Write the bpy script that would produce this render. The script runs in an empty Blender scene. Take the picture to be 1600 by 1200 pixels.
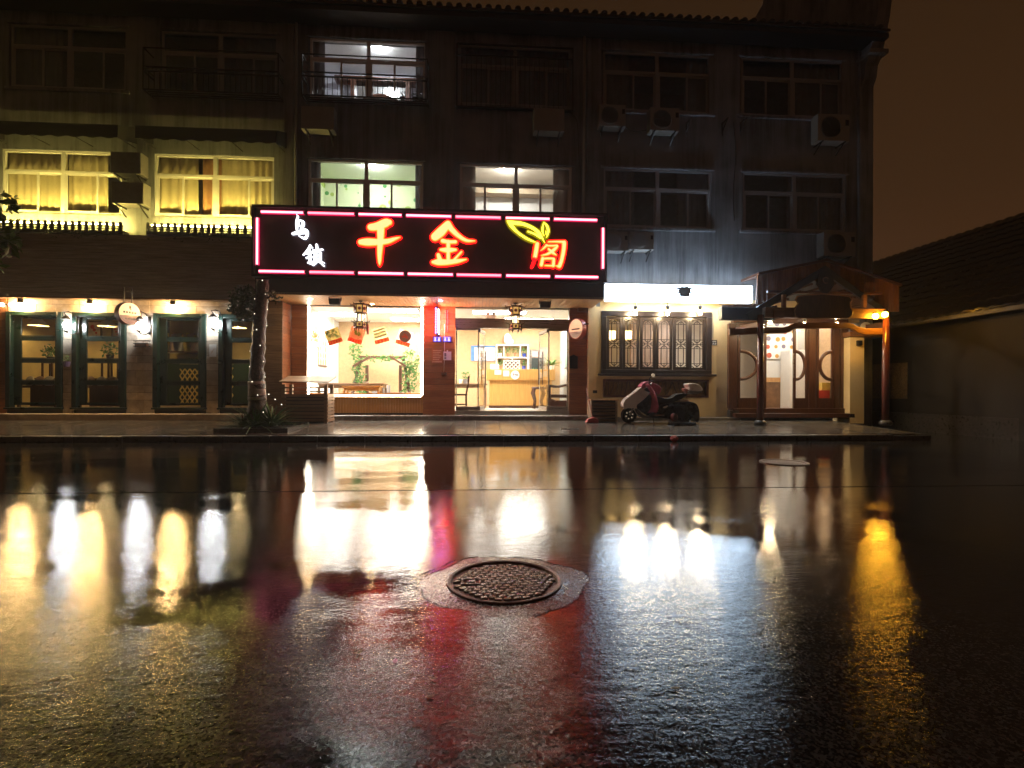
import bpy, bmesh, math, random
from mathutils import Vector, Matrix
R = math.radians
S = bpy.context.scene
COL = S.collection

# ------------------------------------------------------------------ camera
FPX, CX, HY, CAMZ, TH, RO = 800.0, 800.0, 610.0, 1.1, R(3.6), 0.004
cr, cu, cf = Vector((math.cos(TH), -math.sin(TH), 0)), Vector((0, 0, 1)), Vector((math.sin(TH), math.cos(TH), 0))
rc = cr*math.cos(RO) + cu*math.sin(RO)
uc = cu*math.cos(RO) - cr*math.sin(RO)
cam = bpy.data.cameras.new('camera')
cam.lens, cam.sensor_width, cam.sensor_fit = 18.0, 36.0, 'HORIZONTAL'
cam.shift_y = (HY-600)/1600.0
cam.clip_start, cam.clip_end = 0.05, 500
camo = bpy.data.objects.new('camera', cam)
COL.objects.link(camo)
m3 = Matrix((rc, uc, -cf)).transposed()
camo.matrix_world = Matrix.Translation((0, 0, CAMZ)) @ m3.to_4x4()
S.camera = camo
HAZE_D = .0015

# ------------------------------------------------------------------ night sky: city glow under low cloud
W = bpy.data.worlds.new('World'); S.world = W; W.use_nodes = True
nt = W.node_tree; nt.nodes.clear()
tc = nt.nodes.new('ShaderNodeTexCoord'); sep = nt.nodes.new('ShaderNodeSeparateXYZ')
rmp = nt.nodes.new('ShaderNodeValToRGB'); bg = nt.nodes.new('ShaderNodeBackground'); wo = nt.nodes.new('ShaderNodeOutputWorld')
nt.links.new(tc.outputs['Generated'], sep.inputs[0]); nt.links.new(sep.outputs['Z'], rmp.inputs[0])
e = rmp.color_ramp.elements
e[0].position, e[0].color = 0.0, (0.056, 0.0215, 0.0085, 1)
e[1].position, e[1].color = 0.75, (0.016, 0.0076, 0.0028, 1)
x = rmp.color_ramp.elements.new(0.30); x.color = (0.032, 0.0140, 0.0050, 1)
nt.links.new(rmp.outputs[0], bg.inputs[0]); bg.inputs[1].default_value = 0.52
nt.links.new(bg.outputs[0], wo.inputs[0])

S.view_settings.view_transform = 'Standard'; S.view_settings.look = 'None'
S.view_settings.exposure = 1.35; S.view_settings.gamma = 1.0
S.render.engine = 'CYCLES'
S.cycles.use_denoising = True; S.cycles.use_adaptive_sampling = True; S.cycles.adaptive_threshold = .025
S.cycles.sample_clamp_indirect = 8.0
S.cycles.sample_clamp_direct = 0.0
S.cycles.max_bounces = 7; S.cycles.diffuse_bounces = 3; S.cycles.glossy_bounces = 3
S.cycles.transparent_max_bounces = 24; S.cycles.transmission_bounces = 4
S.cycles.caustics_reflective = False; S.cycles.caustics_refractive = False

# ------------------------------------------------------------------ helpers
def at(x, y, Y):
    """world point on the vertical plane Y that the photograph shows at pixel x, y"""
    a, b = x-CX, y-HY
    a, b = a*math.cos(RO)+b*math.sin(RO), -a*math.sin(RO)+b*math.cos(RO)
    u, v = a/FPX, -b/FPX
    d = cf + cr*u + cu*v
    return Vector((0, 0, CAMZ)) + d*(Y/d.y)
def fx(x, Y, y=600): return at(x, y, Y).x
def fz(x, y, Y): return at(x, y, Y).z

class MB:
    def __init__(s): s.v, s.f = [], []
    def add(s, vs, fs):
        o = len(s.v); s.v += [tuple(v) for v in vs]; s.f += [[i+o for i in f] for f in fs]; return s
    def box(s, x0, x1, y0, y1, z0, z1):
        x0, x1 = min(x0, x1), max(x0, x1); y0, y1 = min(y0, y1), max(y0, y1); z0, z1 = min(z0, z1), max(z0, z1)
        return s.add([(x0,y0,z0),(x1,y0,z0),(x1,y1,z0),(x0,y1,z0),(x0,y0,z1),(x1,y0,z1),(x1,y1,z1),(x0,y1,z1)],
              [[0,3,2,1],[4,5,6,7],[0,1,5,4],[1,2,6,5],[2,3,7,6],[3,0,4,7]])
    def bar(s, p, q, w, h, up=(0,0,1)):
        p, q = Vector(p), Vector(q); d = (q-p).normalized(); up = Vector(up)
        if abs(d.dot(up)) > .98: up = Vector((0,1,0))
        a = d.cross(up).normalized()*w/2; b = a.cross(d).normalized()*h/2
        vs = [c+i*a+j*b for c in (p,q) for i,j in ((-1,-1),(1,-1),(1,1),(-1,1))]
        return s.add(vs, [[3,2,1,0],[4,5,6,7],[0,1,5,4],[1,2,6,5],[2,3,7,6],[3,0,4,7]])
    def tube(s, pts, r, n=8, closed=False):
        pts = [Vector(p) for p in pts]; rr = r if isinstance(r, (list, tuple)) else [r]*len(pts)
        vs, fs = [], []; ref = None
        for i, p in enumerate(pts):
            d = (pts[min(i+1, len(pts)-1)]-pts[max(i-1, 0)])
            if closed: d = pts[(i+1) % len(pts)]-pts[i-1]
            d.normalize()
            if ref is None: ref = Vector((0,0,1)) if abs(d.z) < .9 else Vector((1,0,0))
            a = d.cross(ref).normalized(); b = a.cross(d).normalized(); ref = b
            for k in range(n):
                t = 2*math.pi*k/n; vs.append(p+(a*math.cos(t)+b*math.sin(t))*rr[i])
        L = len(pts)
        for i in range(L if closed else L-1):
            for k in range(n):
                fs.append([i*n+k, i*n+(k+1)%n, ((i+1)%L)*n+(k+1)%n, ((i+1)%L)*n+k])
        if not closed: fs += [list(range(n))[::-1], [(L-1)*n+k for k in range(n)]]
        return s.add(vs, fs)
    def lathe(s, prof, c, n=16, axis='Z'):
        """prof: (radius, height) pairs"""
        c = Vector(c); vs, fs = [], []
        for r, h in prof:
            for k in range(n):
                t = 2*math.pi*k/n; a, b = r*math.cos(t), r*math.sin(t)
                vs.append(c+Vector((a,b,h) if axis == 'Z' else (a,h,b) if axis == 'Y' else (h,a,b)))
        for i in range(len(prof)-1):
            for k in range(n): fs.append([i*n+k, i*n+(k+1)%n, (i+1)*n+(k+1)%n, (i+1)*n+k])
        if prof[0][0] > .002: fs.append(list(range(n))[::-1])
        if prof[-1][0] > .002 and abs(prof[-1][1]-prof[-2][1]) > 1e-6: fs.append([(len(prof)-1)*n+k for k in range(n)])
        return s.add(vs, fs)
    def sphere(s, c, r, n=12, m=8, sc=(1,1,1)):
        return s.add([Vector(c)+Vector((x*sc[0],y*sc[1],z*sc[2])) for x,y,z in
                      [(r*math.sin(math.pi*j/m)*math.cos(2*math.pi*k/n), r*math.sin(math.pi*j/m)*math.sin(2*math.pi*k/n), r*math.cos(math.pi*j/m)) for j in range(m+1) for k in range(n)]],
                     [[j*n+k, j*n+(k+1)%n, (j+1)*n+(k+1)%n, (j+1)*n+k] for j in range(m) for k in range(n)])
    def prism(s, poly, y0, y1):
        """poly: (x, z) outline, extruded from y0 (front) to y1"""
        n = len(poly)
        area = sum(poly[i][0]*poly[(i+1)%n][1]-poly[(i+1)%n][0]*poly[i][1] for i in range(n))
        if area < 0: poly = poly[::-1]
        vs = [(x,y0,z) for x,z in poly]+[(x,y1,z) for x,z in poly]
        return s.add(vs, [list(range(n)), list(range(2*n-1, n-1, -1))]+[[i, i+n, (i+1)%n+n, (i+1)%n] for i in range(n)])
    def sheet(s, rows):
        n = len(rows[0]); return s.add([p for r in rows for p in r], [[i*n+j, i*n+j+1, (i+1)*n+j+1, (i+1)*n+j] for i in range(len(rows)-1) for j in range(n-1)])
    def build(s, name, mat, parent=None, smooth=False, bevel=0, origin=None, seg=2):
        me = bpy.data.meshes.new(name)
        if parent is not None: o0 = wloc(parent)
        elif origin is not None: o0 = Vector(origin)
        else:
            xs, ys, zs = zip(*s.v); o0 = Vector(((min(xs)+max(xs))/2, (min(ys)+max(ys))/2, min(zs)))
        me.from_pydata([Vector(v)-o0 for v in s.v], [], s.f); me.update()
        bm = bmesh.new(); bm.from_mesh(me); bmesh.ops.recalc_face_normals(bm, faces=bm.faces); bm.to_mesh(me); bm.free()
        if smooth:
            for p in me.polygons: p.use_smooth = True
        me.materials.append(mat)
        o = bpy.data.objects.new(name, me); COL.objects.link(o)
        if parent is not None: o.parent = parent
        else: o.location = o0
        if bevel:
            b = o.modifiers.new('b', 'BEVEL'); b.width = bevel; b.segments = seg; b.limit_method = 'ANGLE'
            if smooth: pass
        return o

def wloc(o):
    l = Vector((0,0,0))
    while o is not None: l = l+o.location; o = o.parent
    return l
def tag(o, label=None, cat=None, group=None, kind=None):
    if label: o['label'] = label
    if cat: o['category'] = cat
    if group: o['group'] = group
    if kind: o['kind'] = kind
    return o
def thing(name, loc, label, cat, group=None):
    o = bpy.data.objects.new(name, None); COL.objects.link(o); o.location = loc; o.empty_display_size = .2
    return tag(o, label, cat, group)
def dup(o, parent, loc, rot=None, name=None, scale=None):
    """one more piece sharing the mesh of o"""
    c = o.copy(); COL.objects.link(c); c.parent = parent; c.location = loc
    if rot is not None: c.rotation_euler = rot
    if scale is not None: c.scale = scale
    return c
def copy_tree(o, parent=None):
    c = o.copy(); COL.objects.link(c); c.parent = parent
    for k in list(o.children): copy_tree(k, c)
    return c
def pb(mb, x0, x1, y0, y1, Y0, Y1):
    """box whose front at Y0 fills the pixel rectangle"""
    xc, yc = (x0+x1)/2, (y0+y1)/2
    a, b = at(x0, yc, Y0).x, at(x1, yc, Y0).x
    return mb.box(a, b, Y0, Y1, at(xc, y1, Y0).z, at(xc, y0, Y0).z)

# ------------------------------------------------------------------ materials
MATS = {}
def mat(name, col=(.5,.5,.5), rough=.6, metal=0.0, var=.15, scale=6.0, bump=0.0, bscale=40.0, stretch=None, col2=None, spec=.5, emit=None, estr=0.0, joints=None):
    if name in MATS: return MATS[name]
    m = bpy.data.materials.new(name); m.use_nodes = True; MATS[name] = m
    t = m.node_tree; b = t.nodes['Principled BSDF']
    b.inputs['Roughness'].default_value = rough; b.inputs['Metallic'].default_value = metal
    b.inputs['Specular IOR Level'].default_value = spec
    c1 = (*col, 1); c2 = (*col2, 1) if col2 else (*[max(0, c*(1-var*2)) for c in col], 1)
    tcn = t.nodes.new('ShaderNodeTexCoord'); mp = t.nodes.new('ShaderNodeMapping')
    t.links.new(tcn.outputs['Object'], mp.inputs[0])
    if stretch: mp.inputs['Scale'].default_value = stretch
    ob = t.nodes.new('ShaderNodeObjectInfo')
    add = t.nodes.new('ShaderNodeVectorMath'); add.operation = 'ADD'
    sc = t.nodes.new('ShaderNodeVectorMath'); sc.operation = 'SCALE'
    comb = t.nodes.new('ShaderNodeCombineXYZ')
    for i in range(3): t.links.new(ob.outputs['Random'], comb.inputs[i])
    t.links.new(comb.outputs[0], sc.inputs[0]); sc.inputs['Scale'].default_value = 37.0
    t.links.new(mp.outputs[0], add.inputs[0]); t.links.new(sc.outputs[0], add.inputs[1])
    n = t.nodes.new('ShaderNodeTexNoise'); n.inputs['Scale'].default_value = scale; n.inputs['Detail'].default_value = 6; n.inputs['Roughness'].default_value = .62
    t.links.new(add.outputs[0], n.inputs['Vector'])
    r = t.nodes.new('ShaderNodeValToRGB'); r.color_ramp.elements[0].position = .3; r.color_ramp.elements[1].position = .7
    r.color_ramp.elements[0].color = c2; r.color_ramp.elements[1].color = c1
    t.links.new(n.outputs['Fac'], r.inputs[0])
    hv = t.nodes.new('ShaderNodeHueSaturation')
    mr = t.nodes.new('ShaderNodeMapRange'); mr.inputs['To Min'].default_value = 1-var*.8; mr.inputs['To Max'].default_value = 1+var*.8
    t.links.new(ob.outputs['Random'], mr.inputs[0]); t.links.new(mr.outputs[0], hv.inputs['Value']); t.links.new(r.outputs[0], hv.inputs['Color'])
    t.links.new(hv.outputs[0], b.inputs['Base Color'])
    mrr = t.nodes.new('ShaderNodeMapRange'); mrr.inputs['To Min'].default_value = max(.02, rough-.12); mrr.inputs['To Max'].default_value = min(1, rough+.12)
    t.links.new(n.outputs['Fac'], mrr.inputs[0]); t.links.new(mrr.outputs[0], b.inputs['Roughness'])
    if bump:
        n2 = t.nodes.new('ShaderNodeTexNoise'); n2.inputs['Scale'].default_value = bscale; n2.inputs['Detail'].default_value = 4
        t.links.new(add.outputs[0], n2.inputs['Vector'])
        bp = t.nodes.new('ShaderNodeBump'); bp.inputs['Strength'].default_value = bump; bp.inputs['Distance'].default_value = .02
        t.links.new(n2.outputs['Fac'], bp.inputs['Height']); t.links.new(bp.outputs[0], b.inputs['Normal'])
    if emit:
        b.inputs['Emission Color'].default_value = (*emit, 1); b.inputs['Emission Strength'].default_value = estr
    return m
def glow(name, col, strength):
    if name in MATS: return MATS[name]
    m = bpy.data.materials.new(name); m.use_nodes = True; MATS[name] = m
    t = m.node_tree; t.nodes.clear()
    e = t.nodes.new('ShaderNodeEmission'); o = t.nodes.new('ShaderNodeOutputMaterial')
    e.inputs[0].default_value = (*col, 1); e.inputs[1].default_value = strength
    t.links.new(e.outputs[0], o.inputs[0]); return m
def glassmat(name, tint=(1,1,1), refl=1.25, rough=.02):
    if name in MATS: return MATS[name]
    m = bpy.data.materials.new(name); m.use_nodes = True; MATS[name] = m
    t = m.node_tree; t.nodes.clear()
    o = t.nodes.new('ShaderNodeOutputMaterial'); tr = t.nodes.new('ShaderNodeBsdfTransparent'); gl = t.nodes.new('ShaderNodeBsdfGlossy')
    lw = t.nodes.new('ShaderNodeLayerWeight'); pw = t.nodes.new('ShaderNodeMath'); pw.operation = 'POWER'; pw.inputs[1].default_value = 5.0
    fr = t.nodes.new('ShaderNodeMath'); fr.operation = 'MULTIPLY_ADD'; f0 = ((refl-1)/(refl+1))**2; fr.inputs[1].default_value = 1-f0; fr.inputs[2].default_value = f0
    t.links.new(lw.outputs['Facing'], pw.inputs[0]); t.links.new(pw.outputs[0], fr.inputs[0]); mx = t.nodes.new('ShaderNodeMixShader')
    gl.inputs['Roughness'].default_value = rough
    tr.inputs[0].default_value = (*tint, 1)
    t.links.new(fr.outputs[0], mx.inputs[0]); t.links.new(tr.outputs[0], mx.inputs[1]); t.links.new(gl.outputs[0], mx.inputs[2]); t.links.new(mx.outputs[0], o.inputs[0])
    return m
def streaky(name, col, stain, amount=.55):
    """render wall with rain streaks and damp patches"""
    m = mat(name, col, .85, var=.12, scale=1.4, bump=.15, bscale=30, spec=.3)
    t = m.node_tree; b = t.nodes['Principled BSDF']
    src = b.inputs['Base Color'].links[0].from_socket
    tcn = t.nodes.new('ShaderNodeTexCoord'); mp = t.nodes.new('ShaderNodeMapping'); mp.inputs['Scale'].default_value = (2.2, 1, .12)
    n = t.nodes.new('ShaderNodeTexNoise'); n.inputs['Scale'].default_value = 2.6; n.inputs['Detail'].default_value = 8; n.inputs['Roughness'].default_value = .7
    t.links.new(tcn.outputs['Object'], mp.inputs[0]); t.links.new(mp.outputs[0], n.inputs['Vector'])
    n3 = t.nodes.new('ShaderNodeTexNoise'); n3.inputs['Scale'].default_value = .55; n3.inputs['Detail'].default_value = 5
    t.links.new(tcn.outputs['Object'], n3.inputs['Vector'])
    mu = t.nodes.new('ShaderNodeMath'); mu.operation = 'MULTIPLY'; t.links.new(n.outputs[0], mu.inputs[0]); t.links.new(n3.outputs[0], mu.inputs[1])
    r = t.nodes.new('ShaderNodeValToRGB'); r.color_ramp.elements[0].position = .2; r.color_ramp.elements[1].position = .36
    r.color_ramp.elements[0].color = (0,0,0,1); r.color_ramp.elements[1].color = (amount,)*3+(1,)
    t.links.new(mu.outputs[0], r.inputs[0])
    mx = t.nodes.new('ShaderNodeMixRGB'); mx.inputs[2].default_value = (*stain, 1)
    t.links.new(r.outputs[0], mx.inputs[0]); t.links.new(src, mx.inputs[1]); t.links.new(mx.outputs[0], b.inputs['Base Color'])
    return m

M_render = streaky('grey render wall', (.27,.28,.30), (.05,.05,.055), .75)
M_white = mat('white window plastic', (.74,.73,.70), .4, var=.04)
M_dimframe = mat('dimmed window plastic', (.30,.30,.31), .5, var=.08)  # darker copy of the white frames, dimness of unlit windows put into colour
M_green = mat('dark green paint', (.010,.028,.022), .3, var=.2, scale=4, col2=(.007,.019,.015))
M_stone = mat('buff stone block', (.60,.51,.40), .8, var=.22, scale=5, bump=.35, bscale=18, col2=(.36,.29,.21))
M_mortar = mat('mortar', (.10,.085,.07), .9)
M_wood = mat('red brown cladding', (.36,.15,.055), .42, var=.25, scale=5, stretch=(.5,1,9), bump=.12, bscale=14, col2=(.20,.075,.028))
M_woodv = mat('red brown upright boards', (.32,.14,.055), .5, var=.25, scale=5, stretch=(9,1,.5), bump=.12, bscale=14, col2=(.17,.07,.028))
M_walnut = mat('dark walnut', (.105,.042,.022), .35, var=.2, scale=5, stretch=(6,1,.7), col2=(.055,.023,.013))
M_black = mat('black painted wood', (.016,.015,.018), .4, var=.2)
M_soffit = mat('pine soffit', (.62,.36,.14), .5, var=.15, scale=4, stretch=(6,.5,1), col2=(.42,.22,.08))
M_greywood = mat('weathered slats', (.36,.25,.16), .5, var=.25, scale=4, stretch=(.6,1,8), bump=.15, bscale=16, col2=(.20,.13,.08))
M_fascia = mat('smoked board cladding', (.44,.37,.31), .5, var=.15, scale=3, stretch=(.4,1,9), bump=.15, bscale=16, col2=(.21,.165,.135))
M_dark = mat('dark metal', (.03,.028,.027), .4, metal=.6, var=.1)
M_steel = mat('brushed steel', (.42,.40,.37), .3, metal=.9, var=.1, stretch=(.3,1,9))
M_yellow = mat('cream yellow wall', (.76,.60,.33), .8, var=.07, scale=2, bump=.1, bscale=30)
M_ivory = mat('ivory plaster', (.78,.74,.66), .8, var=.04)
M_tan = mat('tan brick wallpaper', (.58,.39,.21), .8, var=.12, scale=9, col2=(.47,.31,.165))
M_olive = mat('olive yellow plaster', (.55,.43,.20), .8, var=.1, scale=3)
M_tile = mat('pale floor tile', (.66,.63,.57), .18, var=.06)
M_oak = mat('honey oak veneer', (.62,.34,.10), .38, var=.12, scale=4, stretch=(8,1,.5), col2=(.50,.26,.07))
M_leaf = mat('leaf green', (.10,.19,.05), .42, var=.35, scale=9, col2=(.05,.10,.025))
M_leafdark = mat('dull street leaf', (.085,.105,.042), .5, var=.35, scale=9, col2=(.030,.040,.016))
M_leafvivid = mat('fresh indoor leaf', (.10,.24,.05), .45, var=.3, scale=9, col2=(.05,.13,.03))
M_bark = mat('wet bark', (.115,.075,.052), .5, var=.35, scale=16, bump=1.0, bscale=34, col2=(.026,.018,.013))
M_rooft = mat('grey roof tile', (.045,.043,.043), .5, var=.3, scale=6)
M_acw = mat('ivory plastic casing', (.27,.26,.24), .5, var=.08)
M_rubber = mat('tyre rubber', (.015,.015,.016), .6)
M_glass = glassmat('clear glass')
M_glassd = glassmat('night window glass', (.8,.84,.88), 1.45)
M_curt = mat('pale curtain', (.60,.56,.50), .9, var=.1, scale=3)
M_curtd = mat('grey curtain', (.30,.29,.31), .9, var=.15, scale=3)
M_curty = mat('beige curtain', (.60,.53,.34), .9, var=.1, scale=3)
M_paper = mat('white paper', (.85,.84,.80), .7, var=.03)
M_red = mat('red print', (.62,.05,.03), .5, var=.1)
M_orange = mat('orange print', (.85,.36,.05), .5, var=.1)
M_gold = mat('gold paint', (.65,.42,.12), .35, metal=.4, var=.2)
M_soil = mat('wet soil', (.035,.026,.018), .7, bump=.5, bscale=30)

def sheer(name, col, var=.1, scale=8, k=.65):
    """thin printed film that lets the light behind it through"""
    if name in MATS: return MATS[name]
    m = mat(name, col, .5, var=var, scale=scale); t = m.node_tree; b = t.nodes['Principled BSDF']
    tl = t.nodes.new('ShaderNodeBsdfTranslucent'); mx = t.nodes.new('ShaderNodeMixShader'); mx.inputs[0].default_value = k
    t.links.new(b.inputs['Base Color'].links[0].from_socket, tl.inputs[0])
    t.links.new(b.outputs[0], mx.inputs[1]); t.links.new(tl.outputs[0], mx.inputs[2]); t.links.new(mx.outputs[0], t.nodes['Material Output'].inputs[0])
    return m
# ------------------------------------------------------------------ foliage
def leaves(mb, c, rad, n, size, seed, up=0.0):
    rnd = random.Random(seed); c = Vector(c)
    for i in range(n):
        while True:
            p = Vector((rnd.uniform(-1,1), rnd.uniform(-1,1), rnd.uniform(-1,1)))
            if p.length < 1 and rnd.random() < .25+p.length: break
        p = c+Vector((p.x*rad[0], p.y*rad[1], p.z*rad[2]))
        a = Vector((rnd.gauss(0,1), rnd.gauss(0,1), rnd.gauss(0,1)+up)).normalized()
        b = a.cross(Vector((rnd.gauss(0,1), rnd.gauss(0,1), rnd.gauss(0,1)))).normalized()
        s = size*rnd.uniform(.6,1.3); nn = a.cross(b)
        mb.add([p, p+a*s*.5+b*s*.24+nn*s*.06, p+a*s, p+a*s*.5-b*s*.24+nn*s*.06], [[0,1,2],[0,2,3]])
    return mb
def blades(mb, c, n, L, w, seed, spread=1.0, lift=.9):
    rnd = random.Random(seed); c = Vector(c)
    for i in range(n):
        t = rnd.uniform(0, 2*math.pi); d = Vector((math.cos(t), math.sin(t), 0)); l = L*rnd.uniform(.6,1.1)
        e = rnd.uniform(.25, 1.25)*lift; side = Vector((-d.y, d.x, 0))*w/2; rows = []
        for k in range(5):
            q = k/4; p = c+d*(l*q*math.cos(e)*spread)+Vector((0,0,l*(q*math.sin(e)-.35*q*q)))
            ww = (1-q)**.6*(1 if k else .6)
            rows.append([p-side*ww, p+Vector((0,0,-w*.15*ww)), p+side*ww])
        mb.sheet(rows)
    return mb
def pot_plant(name, loc, label, r, h, lr, n, seed, potm, leafm=None, kind='leaf', group=None):
    t = thing(name, loc, label, 'potted plant', group); loc = Vector(loc)
    MB().lathe([(r*.7,0),(r,h*.9),(r*1.08,h),(r*.9,h),(r*.85,h*.85),(.001,h*.85)], loc, 12).build('pot', potm, t, smooth=False)
    m = MB()
    if kind == 'leaf': leaves(m, loc+Vector((0,0,h+lr*.7)), (lr, lr, lr), n, lr*.55, seed, .5)
    else: blades(m, loc+Vector((0,0,h*.9)), n, lr*2, lr*.22, seed)
    m.build('foliage', leafm or M_leafvivid, t); return t
# ------------------------------------------------------------------ ground, road, kerb, pavement
def ground(x, y, z=0.0):
    a, b = x-CX, y-HY
    a, b = a*math.cos(RO)+b*math.sin(RO), -a*math.sin(RO)+b*math.cos(RO)
    d = cf + cr*(a/FPX) - cu*(b/FPX)
    return Vector((0,0,CAMZ))+d*((z-CAMZ)/d.z)

def asphalt(name='wet asphalt', hi=(.070,.066,.061,1), lo=(.008,.0075,.007,1), rough=None):
    m = bpy.data.materials.new(name); ROAD_ROUGH = rough or .05; m.use_nodes = True; t = m.node_tree; b = t.nodes['Principled BSDF']
    N = t.nodes.new; L = t.links.new
    tcn = N('ShaderNodeTexCoord')
    vo = N('ShaderNodeTexVoronoi'); vo.inputs['Scale'].default_value = 62; vo.feature = 'SMOOTH_F1'; vo.inputs['Smoothness'].default_value = .35
    L(tcn.outputs['Object'], vo.inputs['Vector'])
    n1 = N('ShaderNodeTexNoise'); n1.inputs['Scale'].default_value = 210; n1.inputs['Detail'].default_value = 3; L(tcn.outputs['Object'], n1.inputs['Vector'])
    n2 = N('ShaderNodeTexNoise'); n2.inputs['Scale'].default_value = 5.0; n2.inputs['Detail'].default_value = 4; L(tcn.outputs['Object'], n2.inputs['Vector'])
    # standing water: broad noise, more of it towards the gutter
    mp = N('ShaderNodeMapping'); mp.inputs['Scale'].default_value = (.42, .75, 1); mp.inputs['Location'].default_value = (3.3, 1.7, 0); L(tcn.outputs['Object'], mp.inputs[0])
    n3 = N('ShaderNodeTexNoise'); n3.inputs['Scale'].default_value = 1.15; n3.inputs['Detail'].default_value = 7; n3.inputs['Roughness'].default_value = .6; L(mp.outputs[0], n3.inputs['Vector'])
    sp = N('ShaderNodeSeparateXYZ'); L(tcn.outputs['Object'], sp.inputs[0])
    yg = N('ShaderNodeMapRange'); yg.inputs['From Min'].default_value = 3.6; yg.inputs['From Max'].default_value = 7.5; yg.inputs['To Min'].default_value = -.02; yg.inputs['To Max'].default_value = .16
    L(sp.outputs['Y'], yg.inputs[0])
    # a shallow hollow in front of the porch
    hol = None
    for (hx_, hy_, r0_, r1_, dep) in ((2.05, 3.62, .20, 1.05, .20), (-1.35, 2.72, .0, .60, .13), (-.72, 2.98, .0, .50, .12), (.95, 2.35, .0, .45, .10)):
        sq_ = N('ShaderNodeMapping'); sq_.inputs['Scale'].default_value = (.8, 1.7, 1); L(tcn.outputs['Object'], sq_.inputs[0])
        vd = N('ShaderNodeVectorMath'); vd.operation = 'DISTANCE'; vd.inputs[1].default_value = (hx_*.8, hy_*1.7, 0); L(sq_.outputs[0], vd.inputs[0])
        hh = N('ShaderNodeMapRange'); hh.inputs['From Min'].default_value = r0_; hh.inputs['From Max'].default_value = r1_; hh.inputs['To Min'].default_value = dep; hh.inputs['To Max'].default_value = 0; L(vd.outputs['Value'], hh.inputs[0])
        if hol is None: hol = hh
        else:
            mxm = N('ShaderNodeMath'); mxm.operation = 'MAXIMUM'; L(hol.outputs[0], mxm.inputs[0]); L(hh.outputs[0], mxm.inputs[1]); hol = mxm
    a1 = N('ShaderNodeMath'); L(n3.outputs[0], a1.inputs[0]); L(yg.outputs[0], a1.inputs[1])
    a2 = N('ShaderNodeMath'); L(a1.outputs[0], a2.inputs[0]); L(hol.outputs[0], a2.inputs[1])
    wet = N('ShaderNodeMapRange'); wet.interpolation_type = 'SMOOTHSTEP'; wet.inputs['From Min'].default_value = .50; wet.inputs['From Max'].default_value = .74; L(a2.outputs[0], wet.inputs[0])
    # grain height
    h1 = N('ShaderNodeMath'); h1.operation = 'MULTIPLY'; h1.inputs[1].default_value = .7; L(vo.outputs['Distance'], h1.inputs[0])
    h2 = N('ShaderNodeMath'); h2.operation = 'MULTIPLY_ADD'; h2.inputs[1].default_value = .85; L(n1.outputs[0], h2.inputs[0]); L(h1.outputs[0], h2.inputs[2])
    h3 = N('ShaderNodeMath'); h3.operation = 'MULTIPLY_ADD'; h3.inputs[1].default_value = .5; L(n2.outputs[0], h3.inputs[0]); L(h2.outputs[0], h3.inputs[2])
    wear = N('ShaderNodeMapRange'); wear.inputs['From Min'].default_value = 1.1; wear.inputs['From Max'].default_value = 3.2; wear.inputs['To Min'].default_value = .21; wear.inputs['To Max'].default_value = .075; L(sp.outputs['Y'], wear.inputs[0])
    dry = N('ShaderNodeMapRange'); dry.inputs['To Min'].default_value = 1.0; dry.inputs['To Max'].default_value = .30; L(wet.outputs[0], dry.inputs[0])
    wv = N('ShaderNodeMapRange'); wv.inputs['From Min'].default_value = 1.5; wv.inputs['From Max'].default_value = 4.5; wv.inputs['To Min'].default_value = .18; wv.inputs['To Max'].default_value = .45; L(sp.outputs['Y'], wv.inputs[0])
    n4 = N('ShaderNodeTexNoise'); n4.inputs['Scale'].default_value = 24; n4.inputs['Detail'].default_value = 3; L(tcn.outputs['Object'], n4.inputs['Vector'])
    h4 = N('ShaderNodeMath'); h4.operation = 'MULTIPLY_ADD'; L(wv.outputs[0], h4.inputs[1]); L(n4.outputs[0], h4.inputs[0]); L(h3.outputs[0], h4.inputs[2])
    m5 = N('ShaderNodeMapping'); m5.inputs['Scale'].default_value = (4.5, 11, 1); L(tcn.outputs['Object'], m5.inputs[0])
    n5 = N('ShaderNodeTexNoise'); n5.inputs['Scale'].default_value = 1.0; n5.inputs['Detail'].default_value = 6; n5.inputs['Roughness'].default_value = .7; L(m5.outputs[0], n5.inputs['Vector'])
    h5 = N('ShaderNodeMath'); h5.operation = 'MULTIPLY_ADD'; h5.inputs[1].default_value = 5.0; L(n5.outputs[0], h5.inputs[0]); L(h4.outputs[0], h5.inputs[2])
    st = N('ShaderNodeMath'); st.operation = 'MULTIPLY'; L(wear.outputs[0], st.inputs[0]); L(dry.outputs[0], st.inputs[1])
    bp = N('ShaderNodeBump'); bp.inputs['Distance'].default_value = .006; L(h5.outputs[0], bp.inputs['Height']); L(st.outputs[0], bp.inputs['Strength']); L(bp.outputs[0], b.inputs['Normal'])
    ro = N('ShaderNodeMapRange'); ro.inputs['To Min'].default_value = ROAD_ROUGH; ro.inputs['To Max'].default_value = .02; L(wet.outputs[0], ro.inputs[0]); L(ro.outputs[0], b.inputs['Roughness'])
    cr_ = N('ShaderNodeValToRGB'); cr_.color_ramp.elements[0].color = lo; cr_.color_ramp.elements[1].color = hi; vc = N('ShaderNodeTexVoronoi'); vc.inputs['Scale'].default_value = 115; L(tcn.outputs['Object'], vc.inputs['Vector']); L(vc.outputs['Color'], cr_.inputs[0])
    cr_.color_ramp.elements[0].position = .35; cr_.color_ramp.elements[1].position = .75
    L(cr_.outputs[0], b.inputs['Base Color']); b.inputs['Specular IOR Level'].default_value = .62
    return m
M_asphalt = asphalt()
rd = MB()
prof = [(-8,0),(5.64,0),(5.65,-.003),(5.67,-.003),(5.68,.001),(10.9,.001),(11.2,0),(70,0)]
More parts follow.
